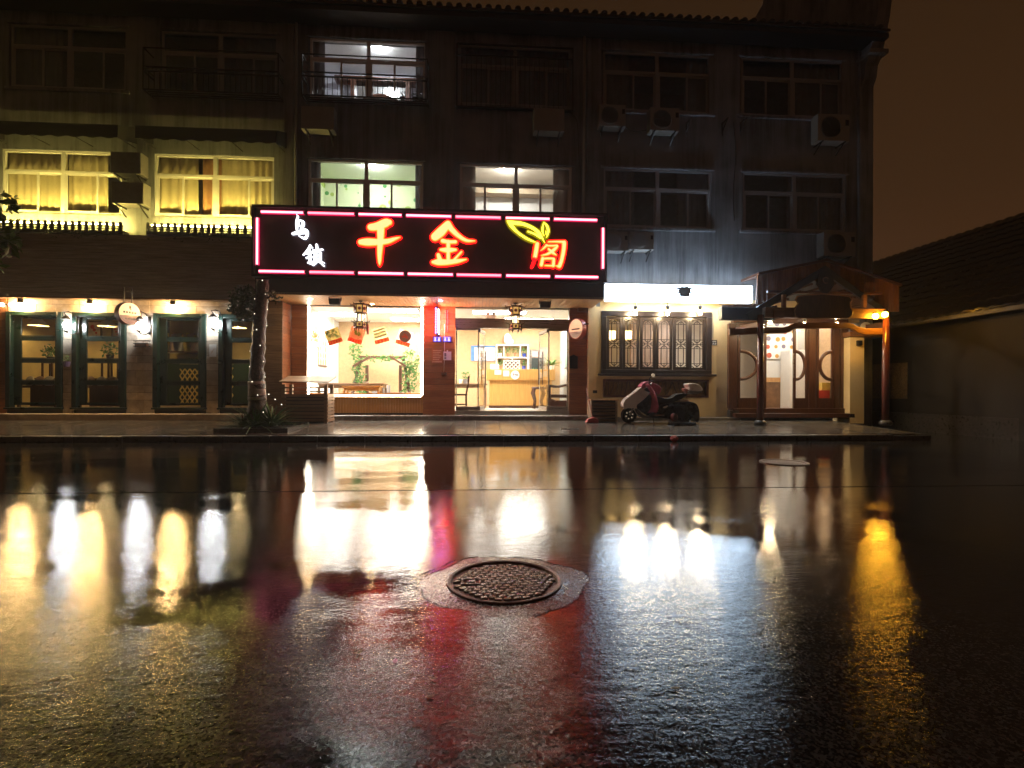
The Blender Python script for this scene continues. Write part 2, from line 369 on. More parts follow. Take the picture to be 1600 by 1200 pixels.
rd.sheet([[(x,Y,z) for x in (-45,-20,-5,5,20,70)] for Y,z in prof])
road = rd.build('road', M_asphalt, origin=(0,0,0)); tag(road, kind='structure')
gm = mat('far ground', (.03,.03,.028), .8)
tag(MB().sheet([[(x,y,-.02) for x in (-120,120)] for y in (-25,140)]).build('ground', gm, origin=(0,0,-.02)), kind='structure')

KY0, KY1, PY1 = 11.0, 11.16, 13.95
KZ, PZ1 = .13, .27
def pz(Y): return KZ+(PZ1-KZ)*(Y-KY0)/(PY1-KY0)
M_kerb = mat('wet granite kerb', (.085,.08,.075), .3, var=.3, scale=14, bump=.25, bscale=60)
M_slab = mat('wet paving slab', (.15,.135,.115), .17, var=.3, scale=7, bump=.10, bscale=40, col2=(.085,.075,.063))
M_bed = mat('wet paving bed', (.04,.036,.032), .5)
XL, XR = -13.2, 10.25
bed = MB(); bed.prism([(0,0),(1,0),(1,1),(0,1)],0,0) if False else None
bed.add([(XL,KY1,.0),(XR,KY1,.0),(XR,PY1+.3,.0),(XL,PY1+.3,.0),(XL,KY1,pz(KY1)-.012),(XR,KY1,pz(KY1)-.012),(XR,PY1+.3,PZ1-.012),(XL,PY1+.3,PZ1-.012)],
        [[0,3,2,1],[4,5,6,7],[0,1,5,4],[1,2,6,5],[2,3,7,6],[3,0,4,7]])
pav = bed.build('pavement', M_bed, origin=(0,0,0)); tag(pav, kind='structure')
slab0 = None; rnd = random.Random(3)
TW, TD = .595, (PY1+.02-KY1)/5
sm = MB().box(-TW/2+.006, TW/2-.006, -TD/2+.006, TD/2-.006, -.03, .006)
tilt = math.atan2(PZ1-KZ, PY1-KY0)
nx = int((XR-XL)/TW)
for i in range(nx):
    for j in range(5):
        X0, Y0 = XL+(i+.5)*TW, KY1+(j+.5)*TD
        loc = (X0, Y0, pz(Y0)+rnd.uniform(-.003,.002))
        if slab0 is None:
            slab0 = sm.build('paving_slab', M_slab, None, bevel=0, origin=(0,0,0)); slab0.parent = pav; slab0.location = loc; slab0.rotation_euler = (tilt,0,0)
        else: dup(slab0, pav, loc, (tilt+rnd.uniform(-.005,.005), rnd.uniform(-.005,.005), 0))
kerb = MB().box(XL, XR, KY0+.03, KY1-.004, 0, KZ-.02).build('kerb', M_kerb, origin=(0,0,0)); tag(kerb, kind='structure')
k0 = None
for i in range(int((XR-XL)/.98)):
    loc = (XL+.49+i*.98, KY0+.075, rnd.uniform(-.003,.003))
    if k0 is None:
        k0 = MB().box(-.486,.486,-.085,.08,0.0,KZ).build('kerb_stone', M_kerb, bevel=.015, origin=(0,0,0)); k0.parent = kerb; k0.location = loc
    else: dup(k0, kerb, loc, (0,0,rnd.uniform(-.003,.003)))

# manhole in the road
mc = ground(788, 910); MR = .327
mt = thing('manhole_cover', mc, 'round iron manhole cover with raised treads in the near road', 'manhole cover')
M_iron = mat('rusty wet iron', (.11,.05,.028), .32, metal=.55, var=.3, scale=14, bump=.3, bscale=60, col2=(.05,.026,.018))
M_ironl = mat('worn wet iron', (.24,.19,.16), .2, metal=.6, var=.3, scale=18, bump=.4, bscale=70)
M_patch = asphalt('grey mortar collar', (.17,.158,.145,1), (.035,.032,.029,1), .15)
rnd = random.Random(8)
pt = []
NC = 120
for k in range(NC):
    a = 2*math.pi*k/NC; r = (MR+.125)*(1+.05*math.sin(4*a+.6)+.03*math.sin(7*a)+.02*math.sin(2*a+1)+.006*math.sin(13*a+1)+rnd.uniform(-.009,.009))
    pt.append((mc.x+r*1.02*math.cos(a), mc.y+r*1.0*math.sin(a)))
m = MB(); n = len(pt); inner = [(mc.x+(MR+.004)*math.cos(2*math.pi*k/NC), mc.y+(MR+.004)*math.sin(2*math.pi*k/NC)) for k in range(NC)]
midr = [((x+2*u)/3+rnd.uniform(-.004,.004),(y+2*v)/3+rnd.uniform(-.004,.004)) for (x,y),(u,v) in zip(pt,inner)]
m.add([(x,y,.0006) for x,y in pt]+[(x,y,.005+rnd.uniform(-.001,.001)) for x,y in midr]+[(x,y,.010) for x,y in inner], [[k,(k+1)%n,(k+1)%n+n,k+n] for k in range(n)]+[[k+n,(k+1)%n+n,(k+1)%n+2*n,k+2*n] for k in range(n)])
m.build('cement_collar', M_patch, mt)
M_crk = mat('crack shadow', (.006,.006,.006), .7)
for a0, a1, off in ((.2,1.5,.0),(1.9,2.9,.012),(3.3,4.0,-.01),(5.0,6.1,.006),(2.2,2.9,.05)):
    cp = []
    for k in range(26):
        a = a0+(a1-a0)*k/25; j = int(a/(2*math.pi)*NC) % NC; q = Vector((pt[j][0]-mc.x, pt[j][1]-mc.y, 0)); q = q*(1+off/q.length+rnd.uniform(-.012,.012)); cp.append((mc.x+q.x, mc.y+q.y, .0012))
    m_ = MB().tube(cp, [.0020*rnd.uniform(.4,1.5) for _ in cp], 5).build('crack', M_crk, mt)
MB().lathe([(MR-.022,.0),(MR-.022,.016),(MR-.008,.02),(MR,.018),(MR+.003,.0)], mc, 56).build('iron_ring', M_iron, mt)
MB().lathe([(.001,.004),(MR-.03,.004),(MR-.024,.014),(MR-.022,.002)], mc, 56).build('cover_plate', M_iron, mt)
stud = None; rnd = random.Random(5); st_m = MB()
c_, s_ = math.cos(.12), math.sin(.12)
for i in range(-7, 8):
    for j in range(-8, 9):
        u, v = (i+.5*(j%2))*.049, j*.036
        if math.hypot(u, v) > MR-.05 or (-.25 < u < -.13 and abs(v) < .05): continue
        loc = (u*c_-v*s_, u*s_+v*c_, .0)
        if stud is None:
            stud = MB().add([(-.022,-.0145,.004),(.022,-.0145,.004),(.022,.0145,.004),(-.022,.0145,.004),(-.018,-.011,.0135),(.018,-.011,.0135),(.018,.011,.0135),(-.018,.011,.0135)],
                     [[4,5,6,7],[0,1,5,4],[1,2,6,5],[2,3,7,6],[3,0,4,7]]).build('tread_stud', M_ironl, origin=(0,0,0)); stud.parent = mt; stud.location = loc; stud.rotation_euler = (0,0,.12)
        else: dup(stud, mt, loc, (0,0,.12+rnd.uniform(-.05,.05)))
fr = MB()
for (u0,u1,v0,v1) in ((-.245,-.135,-.045,-.035),(-.245,-.135,.035,.045),(-.245,-.235,-.034,.034),(-.145,-.135,-.034,.034),(-.215,-.165,-.012,.012)):
    fr.box(mc.x+u0, mc.x+u1, mc.y+v0, mc.y+v1, .004, .013)
fr.build('lifting_panel', M_ironl, mt)
m2 = ground(1225, 723)
t2 = thing('manhole_cover', m2, 'dark manhole cover lying far out in the road before the porch', 'manhole cover')
MB().lathe([(.30,0),(.30,.012),(.345,.014),(.35,0)], m2, 40).build('iron_ring', M_iron, t2)
MB().lathe([(.001,.006),(.29,.006),(.298,0)], m2, 40).build('cover_plate', M_iron, t2)
# drain grate in the pavement
dg = ground(890, 671, .17); dg.z = pz(dg.y)+.008
tg = thing('drain_grate', dg, 'small pale slotted drain grate set in the wet pavement', 'drain grate')
MB().box(dg.x-.2, dg.x+.2, dg.y-.16, dg.y+.16, dg.z-.004, dg.z+.004).build('frame', M_steel, tg)
g0 = None
for k in range(9):
    loc = (-.15+k*.0375, 0, .004)
    if g0 is None: g0 = MB().box(-.011,.011,-.12,.12,0,.012).build('slat', M_ironl, origin=(0,0,0)); g0.parent = tg; g0.location = loc
    else: dup(g0, tg, loc)

# ------------------------------------------------------------------ the three-storey building
YW = 14.5
Z3B, Z3T, Z2B, Z2T = 9.15, 10.86, 5.80, 7.50
XB0, XB1 = fx(-130, YW), fx(1358, YW)
W2 = [(2,189),(240,427),(480,660),(717,892),(942,1110),(1160,1320)]
W3 = [(14,196),(250,432),(482,664),(715,890),(941,1108),(1157,1315)]
bld = thing('apartment_building', ((XB0+XB1)/2, YW, 0), 'three storey grey rendered building with tiled eaves above the shops', 'building')
def rects_wall(mb, x0, x1, z0, z1, Y0, Y1, holes):
    zs = sorted({z0, z1, *[h[2] for h in holes], *[h[3] for h in holes]})
    for a, b in zip(zs, zs[1:]):
        zc = (a+b)/2; cur = x0
        for h in sorted(holes):
            if h[2] < zc < h[3]:
                if h[0] > cur: mb.box(cur, h[0], Y0, Y1, a, b)
                cur = h[1]
        if cur < x1: mb.box(cur, x1, Y0, Y1, a, b)
    return mb
holes = [(fx(a,YW), fx(b,YW), Z2B, Z2T) for a,b in W2]+[(fx(a,YW,90), fx(b,YW,90), Z3B, Z3T) for a,b in W3]
rects_wall(MB(), XB0, XB1, 3.45, 11.75, YW, YW+.26, holes).build('wall', M_render, bld)
# projecting piers between the bays and thin bands under the windows
for a, b in ((443,459),(672,708),(915,936),(1338,1358)):
    MB().box(fx(a,YW), fx(b,YW), YW-.09, YW-.001, 3.5, 11.7).build('pier', M_render, bld)
for (a,b), zb in [(w, Z3B) for w in W3]+[(w, Z2B) for w in W2[2:]]:
    MB().box(fx(a-6,YW), fx(b+6,YW), YW-.07, YW+.05, zb-.075, zb-.003).build('window_ledge', M_render, bld)
    MB().box(fx(a-4,YW), fx(b+4,YW), YW-.05, YW+.04, (Z3T if zb == Z3B else Z2T)+.003, (Z3T if zb == Z3B else Z2T)+.06).build('window_head', M_render, bld)

def wave_sheet(x0, x1, z0, z1, Y, amp=.04, waves=8, seed=0, gather=0.0):
    m = MB(); rnd = random.Random(seed); n = waves*6; ph = rnd.uniform(0,6)
    m.sheet([[(x0+(x1-x0)*(k/n), Y+amp*math.sin(ph+k/n*waves*2*math.pi+.6*math.sin(k*.37))*(1-.3*r), z) for k in range(n+1)] for r, z in ((0,z1),(.5,(z0+z1)/2),(1,z0))])
    return m
def make_window(px0, px1, zb, zt, Y, curtains, glass=None, sashes=True, seed=0, frame=None):
    frame = frame or (M_dimframe if glass is M_glassd else M_white)
    yy = 300
    x0, x1 = fx(px0,YW), fx(px1,YW); xm = (x0+x1)/2; zt_ = zt-.33*(zt-zb); f = .055
    m = MB()
    m.box(x0,x1,Y,Y+.07,zt-f,zt-.002).box(x0,x1,Y,Y+.07,zb+.002,zb+f).box(x0+.002,x0+f,Y+.002,Y+.068,zb+f,zt-f).box(x1-f,x1-.002,Y+.002,Y+.068,zb+f,zt-f)
    m.box(xm-.05,xm+.05,Y-.004,Y+.072,zb+f,zt-f).box(x0+f,x1-f,Y-.002,Y+.07,zt_-.035,zt_+.035)
    w = m.build('window', frame, bld)
    for a, b in ((x0+f, xm-.05), (xm+.05, x1-f)):
        MB().box(a,b,Y+.03,Y+.036,zt_+.035,zt-f).build('pane', glass or M_glass, w)
        mid = (a+b)/2+random.Random(seed+int(a*10)).uniform(-.12,.12)
        for c, d, dy in ((a, mid+.03, .008), (mid-.03, b, .036)):
            s = .045; z0, z1 = zb+f, zt_-.035
            MB().box(c,d,Y+dy,Y+dy+.024,z1-s,z1).box(c,d,Y+dy,Y+dy+.024,z0,z0+s).box(c,c+s,Y+dy,Y+dy+.024,z0+s,z1-s).box(d-s,d,Y+dy,Y+dy+.024,z0+s,z1-s).build('sash', frame, w)
            MB().box(c+s,d-s,Y+dy+.010,Y+dy+.014,z0+s,z1-s).build('pane', glass or M_glass, w)
    for k, (u0, u1, cm) in enumerate(curtains):
        a, b = x0+(x1-x0)*u0, x0+(x1-x0)*u1
        wave_sheet(a, b, zb-.15, zt+.12, Y+.15+.05*k, .03, max(2, int((u1-u0)*16)), seed+k).build('curtain', cm, w, smooth=True)
    return w
full = lambda c: [(-.02,1.02,c)]
YWIN = YW+.03
make_window(2,189,Z2B,Z2T,YWIN,[(-.02,.5,M_curty),(.5,.84,M_curty)],M_glass,seed=1)
make_window(240,427,Z2B,Z2T,YWIN,[(-.02,.34,M_curty),(.36,.52,mat('coral curtain',(.55,.30,.16),.9)),(.5,1.02,M_curty)],M_glass,seed=2)
make_window(480,660,Z2B,Z2T,YWIN,[(-.02,.09,M_curtd),(.92,1.02,M_curtd)],seed=3,frame=M_white)
make_window(717,892,Z2B,Z2T,YWIN,[(-.02,.14,M_curt),(.84,1.02,M_curt)],seed=4)
make_window(942,1110,Z2B,Z2T,YWIN,[(-.02,.3,M_curtd),(.7,1.02,M_curtd)],M_glassd,seed=5)
make_window(1160,1320,Z2B,Z2T,YWIN,[(.45,1.02,M_curtd)],M_glassd,seed=6)
make_window(14,196,Z3B,Z3T,YWIN,[(-.02,.4,M_curtd)],M_glassd,seed=7)
make_window(250,432,Z3B,Z3T,YWIN,[(.6,1.02,M_curtd)],M_glassd,seed=8)
make_window(482,664,Z3B,Z3T,YWIN,[(-.02,.11,M_curtd),(.90,1.02,M_curtd)],seed=9)
make_window(715,890,Z3B,Z3T,YWIN,full(M_curtd),M_glassd,seed=10)
make_window(941,1108,Z3B,Z3T,YWIN,[(-.02,.25,M_curtd),(.8,1.02,M_curtd)],M_glassd,seed=11)
make_window(1157,1315,Z3B,Z3T,YWIN,[(.5,1.02,M_curtd)],M_glassd,seed=12)

def room(parent, x0, x1, Y0, Y1, z0, z1, wm, cm, fm, side=None):
    MB().sheet([[(x0,Y1,z0),(x1,Y1,z0)],[(x0,Y1,z1),(x1,Y1,z1)]]).build('back_wall', wm, parent)
    MB().sheet([[(x0,Y0,z0),(x0,Y1,z0)],[(x0,Y0,z1),(x0,Y1,z1)]]).build('side_wall', side or wm, parent)
    MB().sheet([[(x1,Y0,z0),(x1,Y1,z0)],[(x1,Y0,z1),(x1,Y1,z1)]]).build('side_wall', side or wm, parent)
    MB().sheet([[(x0,Y0,z1),(x1,Y0,z1)],[(x0,Y1,z1),(x1,Y1,z1)]]).build('ceiling', cm, parent)
    MB().sheet([[(x0,Y0,z0),(x1,Y0,z0)],[(x0,Y1,z0),(x1,Y1,z0)]]).build('floor', fm, parent)
M_rwhite = mat('white room paint', (.72,.72,.70), .8, var=.03)
M_lilac = mat('pale lilac room paint', (.60,.60,.66), .8, var=.03)
def dots():
    # printed paper: flat discs and rings
    m = bpy.data.materials.new('green circle wallpaper'); m.use_nodes = True; t = m.node_tree; b = t.nodes['Principled BSDF']
    N = t.nodes.new; L = t.links.new; tcn = N('ShaderNodeTexCoord'); mp = N('ShaderNodeMapping'); mp.inputs['Scale'].default_value = (1,0,1); L(tcn.outputs['Object'], mp.inputs[0])
    prev = None
    for sc, r0, r1, c in ((3.3,.0,.22,(.10,.32,.10,1)),(2.3,.17,.30,(.40,.52,.12,1)),(4.6,0,.15,(.06,.22,.10,1))):
        v = N('ShaderNodeTexVoronoi'); v.inputs['Scale'].default_value = sc; v.inputs['Randomness'].default_value = .8; L(mp.outputs[0], v.inputs['Vector'])
        g = N('ShaderNodeMath'); g.operation = 'GREATER_THAN'; g.inputs[1].default_value = r0; L(v.outputs['Distance'], g.inputs[0])
        l = N('ShaderNodeMath'); l.operation = 'LESS_THAN'; l.inputs[1].default_value = r1; L(v.outputs['Distance'], l.inputs[0])
        mu = N('ShaderNodeMath'); mu.operation = 'MULTIPLY'; L(g.outputs[0], mu.inputs[0]); L(l.outputs[0], mu.inputs[1])
        mx = N('ShaderNodeMixRGB'); L(mu.outputs[0], mx.inputs[0]); mx.inputs[2].default_value = c
        if prev is None: mx.inputs[1].default_value = (.66,.72,.50,1)
        else: L(prev.outputs[0], mx.inputs[1])
        prev = mx
    L(prev.outputs[0], b.inputs['Base Color']); b.inputs['Roughness'].default_value = .8; return m
M_dots = dots()
M_mint = mat('pale mint room paint', (.66,.72,.62), .8, var=.03)
M_floorw = mat('room floorboards', (.35,.22,.12), .5, stretch=(1,8,1))
yi = YW+.262
room(bld, fx(462,YW), fx(676,YW), yi, 17.0, 9.0, 11.45, M_lilac, M_rwhite, M_floorw)
room(bld, fx(462,YW), fx(676,YW), yi, 17.0, 5.4, 7.95, M_dots, M_mint, M_floorw)
room(bld, fx(700,YW), fx(908,YW), yi, 17.0, 5.4, 7.95, M_rwhite, M_ivory, M_floorw)
M_dim = mat('unlit room paint', (.35,.33,.31), .9)
for a, b in ((-60,222),(225,448)):
    room(bld, fx(a,YW), fx(b,YW), yi, 17.5, 5.2, 7.95, M_dim, M_dim, M_floorw)
    room(bld, fx(a,YW), fx(b,YW), yi, 17.5, 9.0, 11.45, M_dim, M_dim, M_floorw)
room(bld, fx(700,YW), fx(908,YW), yi, 17.5, 9.0, 11.45, M_dim, M_dim, M_floorw)
for a, b in ((925,1130),(1140,1345)):
    room(bld, fx(a,YW), fx(b,YW), yi, 17.5, 5.2, 7.95, M_dim, M_dim, M_floorw)
    room(bld, fx(a,YW), fx(b,YW), yi, 17.5, 9.0, 11.45, M_dim, M_dim, M_floorw)
# room furniture seen through the lit windows
wx, wz = fx(590,18.3,140), 9.9
t = thing('wardrobe', (fx(588,16.7,140),16.7,9.0), 'brown framed mirror cabinet inside the lit top floor room', 'wardrobe')
MB().box(fx(546,16.6),fx(552,16.6),16.6,16.95,9.0,11.0).box(fx(632,16.6),fx(638,16.6),16.6,16.95,9.0,11.0).box(fx(520,16.6),fx(648,16.6),16.62,16.95,11.0,11.12).build('frame', M_walnut, t)
m = MB(); P = [(fx(553+ (632-553)*k/14,16.6), 10.2+.33*math.sin(math.pi*k/14)) for k in range(15)]
m.tube([(x,16.65,z) for x,z in P], .06, 6).build('arch', M_walnut, t)
MB().box(fx(553,16.8),fx(631,16.8),16.8,16.82,9.05,10.97).build('mirror', mat('mirror glass',(.8,.82,.82),.03,metal=1,var=.01), t)
t = MB().box(fx(722,16.6),fx(886,16.6),16.6,16.97,7.50,7.72).build('ceiling_beam', mat('limed wood',(.50,.40,.28),.6)); tag(t, 'pale wooden beam crossing the ceiling of the flowered room', 'beam')
def ceil_lamp(px, py, Y, zc, col, s, label, r=.17):
    p = at(px, py, Y); t = thing('ceiling_lamp', (p.x,Y,zc-.12), label, 'ceiling lamp', 'ceiling lamps in the upper rooms')
    MB().lathe([(r*.6,.09),(r*.6,.12)], (p.x,Y,zc-.121), 18).build('mount', M_white, t)
    MB().lathe([(.001,0),(r*.6,.012),(r*.95,.04),(r,.07),(r*.8,.09),(.001,.09)], (p.x,Y,zc-.122), 18).build('lamp_shade', glow('lamp '+label[:24], col, s), t, smooth=True)
ceil_lamp(590,76,15.55,11.45,(.9,.95,1),70,'white ceiling lamp glowing in the top floor room behind the railing')
ceil_lamp(581,268,15.7,7.95,(.95,1,.92),110,'white ceiling lamp in the room with green circle wallpaper')
ceil_lamp(794,272,15.7,7.95,(1,.96,.86),100,'white ceiling lamp shining in the curtained room over the entrance')

# roof: eaves, rows of half-round tiles, end wall
YE, ZE = 13.75, 11.30
rise = .42
eave = MB(); eave.add([(XB0,YE,ZE-.02),(XB1,YE,ZE-.02),(XB1,21,ZE-.02+rise*(21-YE)),(XB0,21,ZE-.02+rise*(21-YE)),(XB0,YE,ZE+.05),(XB1,YE,ZE+.05),(XB1,21,ZE+.05+rise*(21-YE)),(XB0,21,ZE+.05+rise*(21-YE))],
         [[0,3,2,1],[4,5,6,7],[0,1,5,4],[1,2,6,5],[2,3,7,6],[3,0,4,7]])
roof = eave.build('roof', M_rooft, bld)
MB().box(XB0,XB1,YE+.06,YW-.1,ZE-.16,ZE-.03).build('eaves_board', M_black, bld)
tm = MB(); rows = []
for q in (0, 1):
    rows.append([(.085*math.cos(math.pi*k/6), q*5.0, .085*math.sin(math.pi*k/6)+rise*q*5.0) for k in range(7)])
tm.sheet(rows); tm.add(rows[0]+[(0,0,0)], [[k,k+1,7] for k in range(6)])
t0 = None; o0 = wloc(bld)
k = 0; X0 = XB0+.12
while X0 < XB1-.1:
    loc = Vector((X0, YE-.05, ZE+.045))-o0
    if t0 is None: t0 = tm.build('roof_tile', M_rooft, origin=(0,0,0)); t0.parent = roof; t0.location = loc
    else: dup(t0, roof, loc)
    X0 += .262
# stepped fire wall at the building's end, corbelled forward under the eaves
xa, xb = fx(1340,YW), fx(1359,YW)
fw = [(22.0,0),(22.0,14.2),(21.2,16.2),(19.7,16.5),(19.6,17.6),(16.4,17.6),(16.3,15.3),(13.75,15.3),(13.72,12.25),(13.80,11.75),(14.02,11.0),(14.12,10.85),(14.12,10.75),(14.24,10.6),(14.28,10.3),(14.40,10.1),(14.40,0)]
m = MB(); n = len(fw); m.add([(xa,y,z) for y,z in fw]+[(xb,y,z) for y,z in fw], [list(range(n)), list(range(2*n-1,n-1,-1))]+[[i,i+n,(i+1)%n+n,(i+1)%n] for i in range(n)])
m.build('fire_wall', M_render, bld)
MB().box(xa-.08,xb+.10,13.96,22.05,10.82,10.93).build('corbel_moulding', M_render, bld)
# drain pipes
for px, z0, z1 in ((461,4.2,11.2),(911,4.2,11.2)):
    MB().tube([(fx(px,YW-.12),YW-.13,z0),(fx(px,YW-.12),YW-.13,z1)], .04, 8).build('drain_pipe', M_acw, bld)
# ------------------------------------------------------------------ things fixed to the upper floors
def air_con(px, py, w, h, label, seed, fan=True, m=None, Y=YW):
    """w, h in pixels of the photo; case stands off the wall on two brackets"""
    Yf = Y-.40; p = at(px, py+h/2, Yf); s = p.y/ FPX
    a, b = at(px-w/2, py, Yf), at(px+w/2, py, Yf); zb, zt = at(px, py+h/2, Yf).z, at(px, py-h/2, Yf).z
    t = thing('air_conditioner', (p.x, Y-.22, zb-.05), label, 'air conditioner', 'air conditioner units on the facade')
    c = MB().box(a.x, b.x, Yf, Y-.08, zb, zt).build('casing', m or M_acw, t, bevel=.015)
    if fan:
        r = (zt-zb)*.40; cx = a.x+(b.x-a.x)*.40; cz = (zb+zt)/2
        MB().lathe([(r*.95,-.004),(r,-.012),(r*1.05,-.004)], (cx,Yf,cz), 24, 'Y').build('fan_ring', M_acw, t)
        MB().lathe([(.001,-.003),(r*.94,-.003)], (cx,Yf,cz), 24, 'Y').build('fan_opening', M_dark, t)
        g = MB()
        for k in range(6): g.tube([(cx+r*(k+1)/7*math.cos(q*math.pi/12), Yf-.012, cz+r*(k+1)/7*math.sin(q*math.pi/12)) for q in range(24)], .004, 4, True)
        for k in range(6): g.bar((cx,Yf-.012,cz),(cx+r*math.cos(k*math.pi/3),Yf-.012,cz+r*math.sin(k*math.pi/3)),.008,.006,(0,1,0))
        g.build('fan_grille', M_acw, t)
        MB().box(b.x-(b.x-a.x)*.14, b.x-.03, Yf-.003, Yf+.01, zt-(zt-zb)*.42, zt-(zt-zb)*.2).build('label_plate', M_dark, t)
    for q in (.15,.85):
        x = a.x+(b.x-a.x)*q
        MB().bar((x,Yf-.02,zb-.018),(x,Y-.002,zb-.018),.03,.03).bar((x,Yf+.05,zb-.03),(x,Y-.01,zb-.24),.022,.022).build('bracket', M_dark, t)
    return t
air_con(496,184,52,36,'boxy air conditioner below the railing of the lit top floor window',1,False)
air_con(858,187,48,36,'plain air conditioner beneath the dark top floor window, left of the drain pipe',2,False)
air_con(957,180,42,34,'air conditioner at the pilaster end of a pair below a dark top window',3)
air_con(1039,186,46,36,'round fan air conditioner hung in mid window under dark top floor glass',4)
air_con(1303,199,50,42,'large air conditioner high by the building corner',5)
air_con(1312,381,50,38,'air conditioner just above the plank porch roof at the building corner',6)
air_con(962,377,40,30,'air conditioner tucked behind the end of the red sign',7)
air_con(1003,376,38,28,'dim air conditioner low on the wall above the white sign',8)
M_acd = mat('shaded casing', (.16,.15,.14), .5)  # darker casing copy, shade of the backlit units put into its colour
air_con(196,254,48,34,'upper of two dark air conditioners between the yellow windows',9,False,M_acd)
air_con(199,301,50,34,'lower of two dark air conditioners between the yellow windows',10,False,M_acd)
for i, px in enumerate((1128,1157,1072)):
    p = at(px, 205, YW); t = MB().tube([(p.x,YW,p.z+.25),(p.x,YW-.03,p.z-.15)],.015,6).bar((p.x,YW,p.z+.2),(p.x,YW-.36,p.z+.2),.03,.03).bar((p.x,YW-.33,p.z+.19),(p.x,YW,p.z-.05),.022,.022).build('wall_bracket', M_dark)
    tag(t, ('empty iron bracket on the wall nearest the corner top window','empty iron bracket under the top window beside the corner','empty iron bracket close to the round fan unit')[i], 'bracket', 'empty brackets on the wall')

# railings in front of top floor windows
def railing(px0, px1, zb, h, depth, label, n, top=0.0, plants=0):
    x0, x1 = fx(px0,YW-depth), fx(px1,YW-depth); Y = YW-depth
    t = thing('window_railing', ((x0+x1)/2, YW-depth/2, zb), label, 'railing', 'iron railings at the top floor windows')
    m = MB()
    for z in (zb, zb+h*.82, zb+h):
        m.bar((x0,Y,z),(x1,Y,z),.035,.03)
        for x in (x0,x1): m.bar((x,Y,z),(x,YW,z),.03,.03)
    for x in (x0,x1): m.bar((x,Y,zb),(x,Y,zb+h+top),.03,.03)
    if top: m.bar((x0,Y,zb+h+top),(x1,Y,zb+h+top),.025,.025); [m.bar((x,Y,zb+h+top),(x,YW,zb+h+top),.025,.025) for x in (x0,x1)]
    m.build('rail', M_dark, t)
    for k in range(4):
        MB().box(x0+.02,x1-.02,Y+.02+k*depth/4,Y+.02+k*depth/4+.05,zb+.017,zb+.032).build('shelf_slat', M_dark, t)
    b0 = None; o = wloc(t)
    for k in range(1, n):
        loc = Vector((x0+(x1-x0)*k/n, Y, zb))-o
        if b0 is None: b0 = MB().box(-.007,.007,-.007,.007,.016,h*.82-.016).build('baluster', M_dark, origin=(0,0,0)); b0.parent = t; b0.location = loc
        else: dup(b0, t, loc)
    for k in range(2, n-1, 5):
        loc = ((x0+(x1-x0)*k/n), Y, zb+h*.91)
        MB().tube([(loc[0]+.05*math.cos(q*.785),Y,loc[2]+.045*math.sin(q*.785)) for q in range(8)],.006,4,True).build('scroll', M_dark, t)
    return t
railing(470,666,9.02,.62,.42,'black iron railing across the lit top floor window',25,.48)
railing(222,433,9.0,.60,.42,'dark railing beneath an unlit top window over a black awning',25,.5)
railing(712,893,9.02,1.75,.16,'tall unlit iron cage over the dark top window beside the lit one',24)
p = at(650,155,YW-.3)
for k, px in enumerate((629,648,657)):
    p = at(px,153,YW-.25)
    pot_plant('potted_plant',(p.x,YW-.25,9.055),('smallest','rightmost','middle')[(0,2,1)[k]]+' dark pot plant on the railing shelf of the lit top window',.07,.09,.10,40,k,M_dark,M_leafdark)

# black awnings over the yellow windows
M_awn = mat('black awning canvas', (.018,.017,.016), .7, var=.2)
def awning(px0, px1, label):
    Yo, Yi = 13.72, YW-.035; x0, x1 = fx(px0,Yo,230), fx(px1,Yo,230); zi, zo, zv = 8.17, 7.86, 7.52
    t = thing('awning', ((x0+x1)/2, Yi, zo), label, 'awning', 'black awnings over the yellow windows')
    n = 40; rnd = random.Random(int(px0))
    rows = [[(x0+(x1-x0)*k/n, Yi, zi+.02*math.sin(k*.9)) for k in range(n+1)], [(x0+(x1-x0)*k/n, (Yi+Yo)/2, (zi+zo)/2-.03*abs(math.sin(k*math.pi/8))) for k in range(n+1)], [(x0+(x1-x0)*k/n, Yo, zo) for k in range(n+1)], [(x0+(x1-x0)*k/n, Yo-.01, zv+.02*math.sin(k*1.3)) for k in range(n+1)]]
    MB().sheet(rows).build('canvas', M_awn, t)
    for x in (x0, x1): MB().add([(x,Yi,zi),(x,Yo,zo),(x,Yo,zv),(x,Yi,7.72)], [[0,1,2,3]]).build('side_flap', M_awn, t)
    for k in range(4):
        x = x0+.05+(x1-x0-.1)*k/3; MB().tube([(x,Yo+.02,zv+.06),(x,YW-.03,7.62)],.012,5).build('stay', M_dark, t)
awning(-36,184,'black canvas awning over the yellow lit window with two air conditioners')
awning(211,432,'black canvas awning over the yellow window next to the red sign')

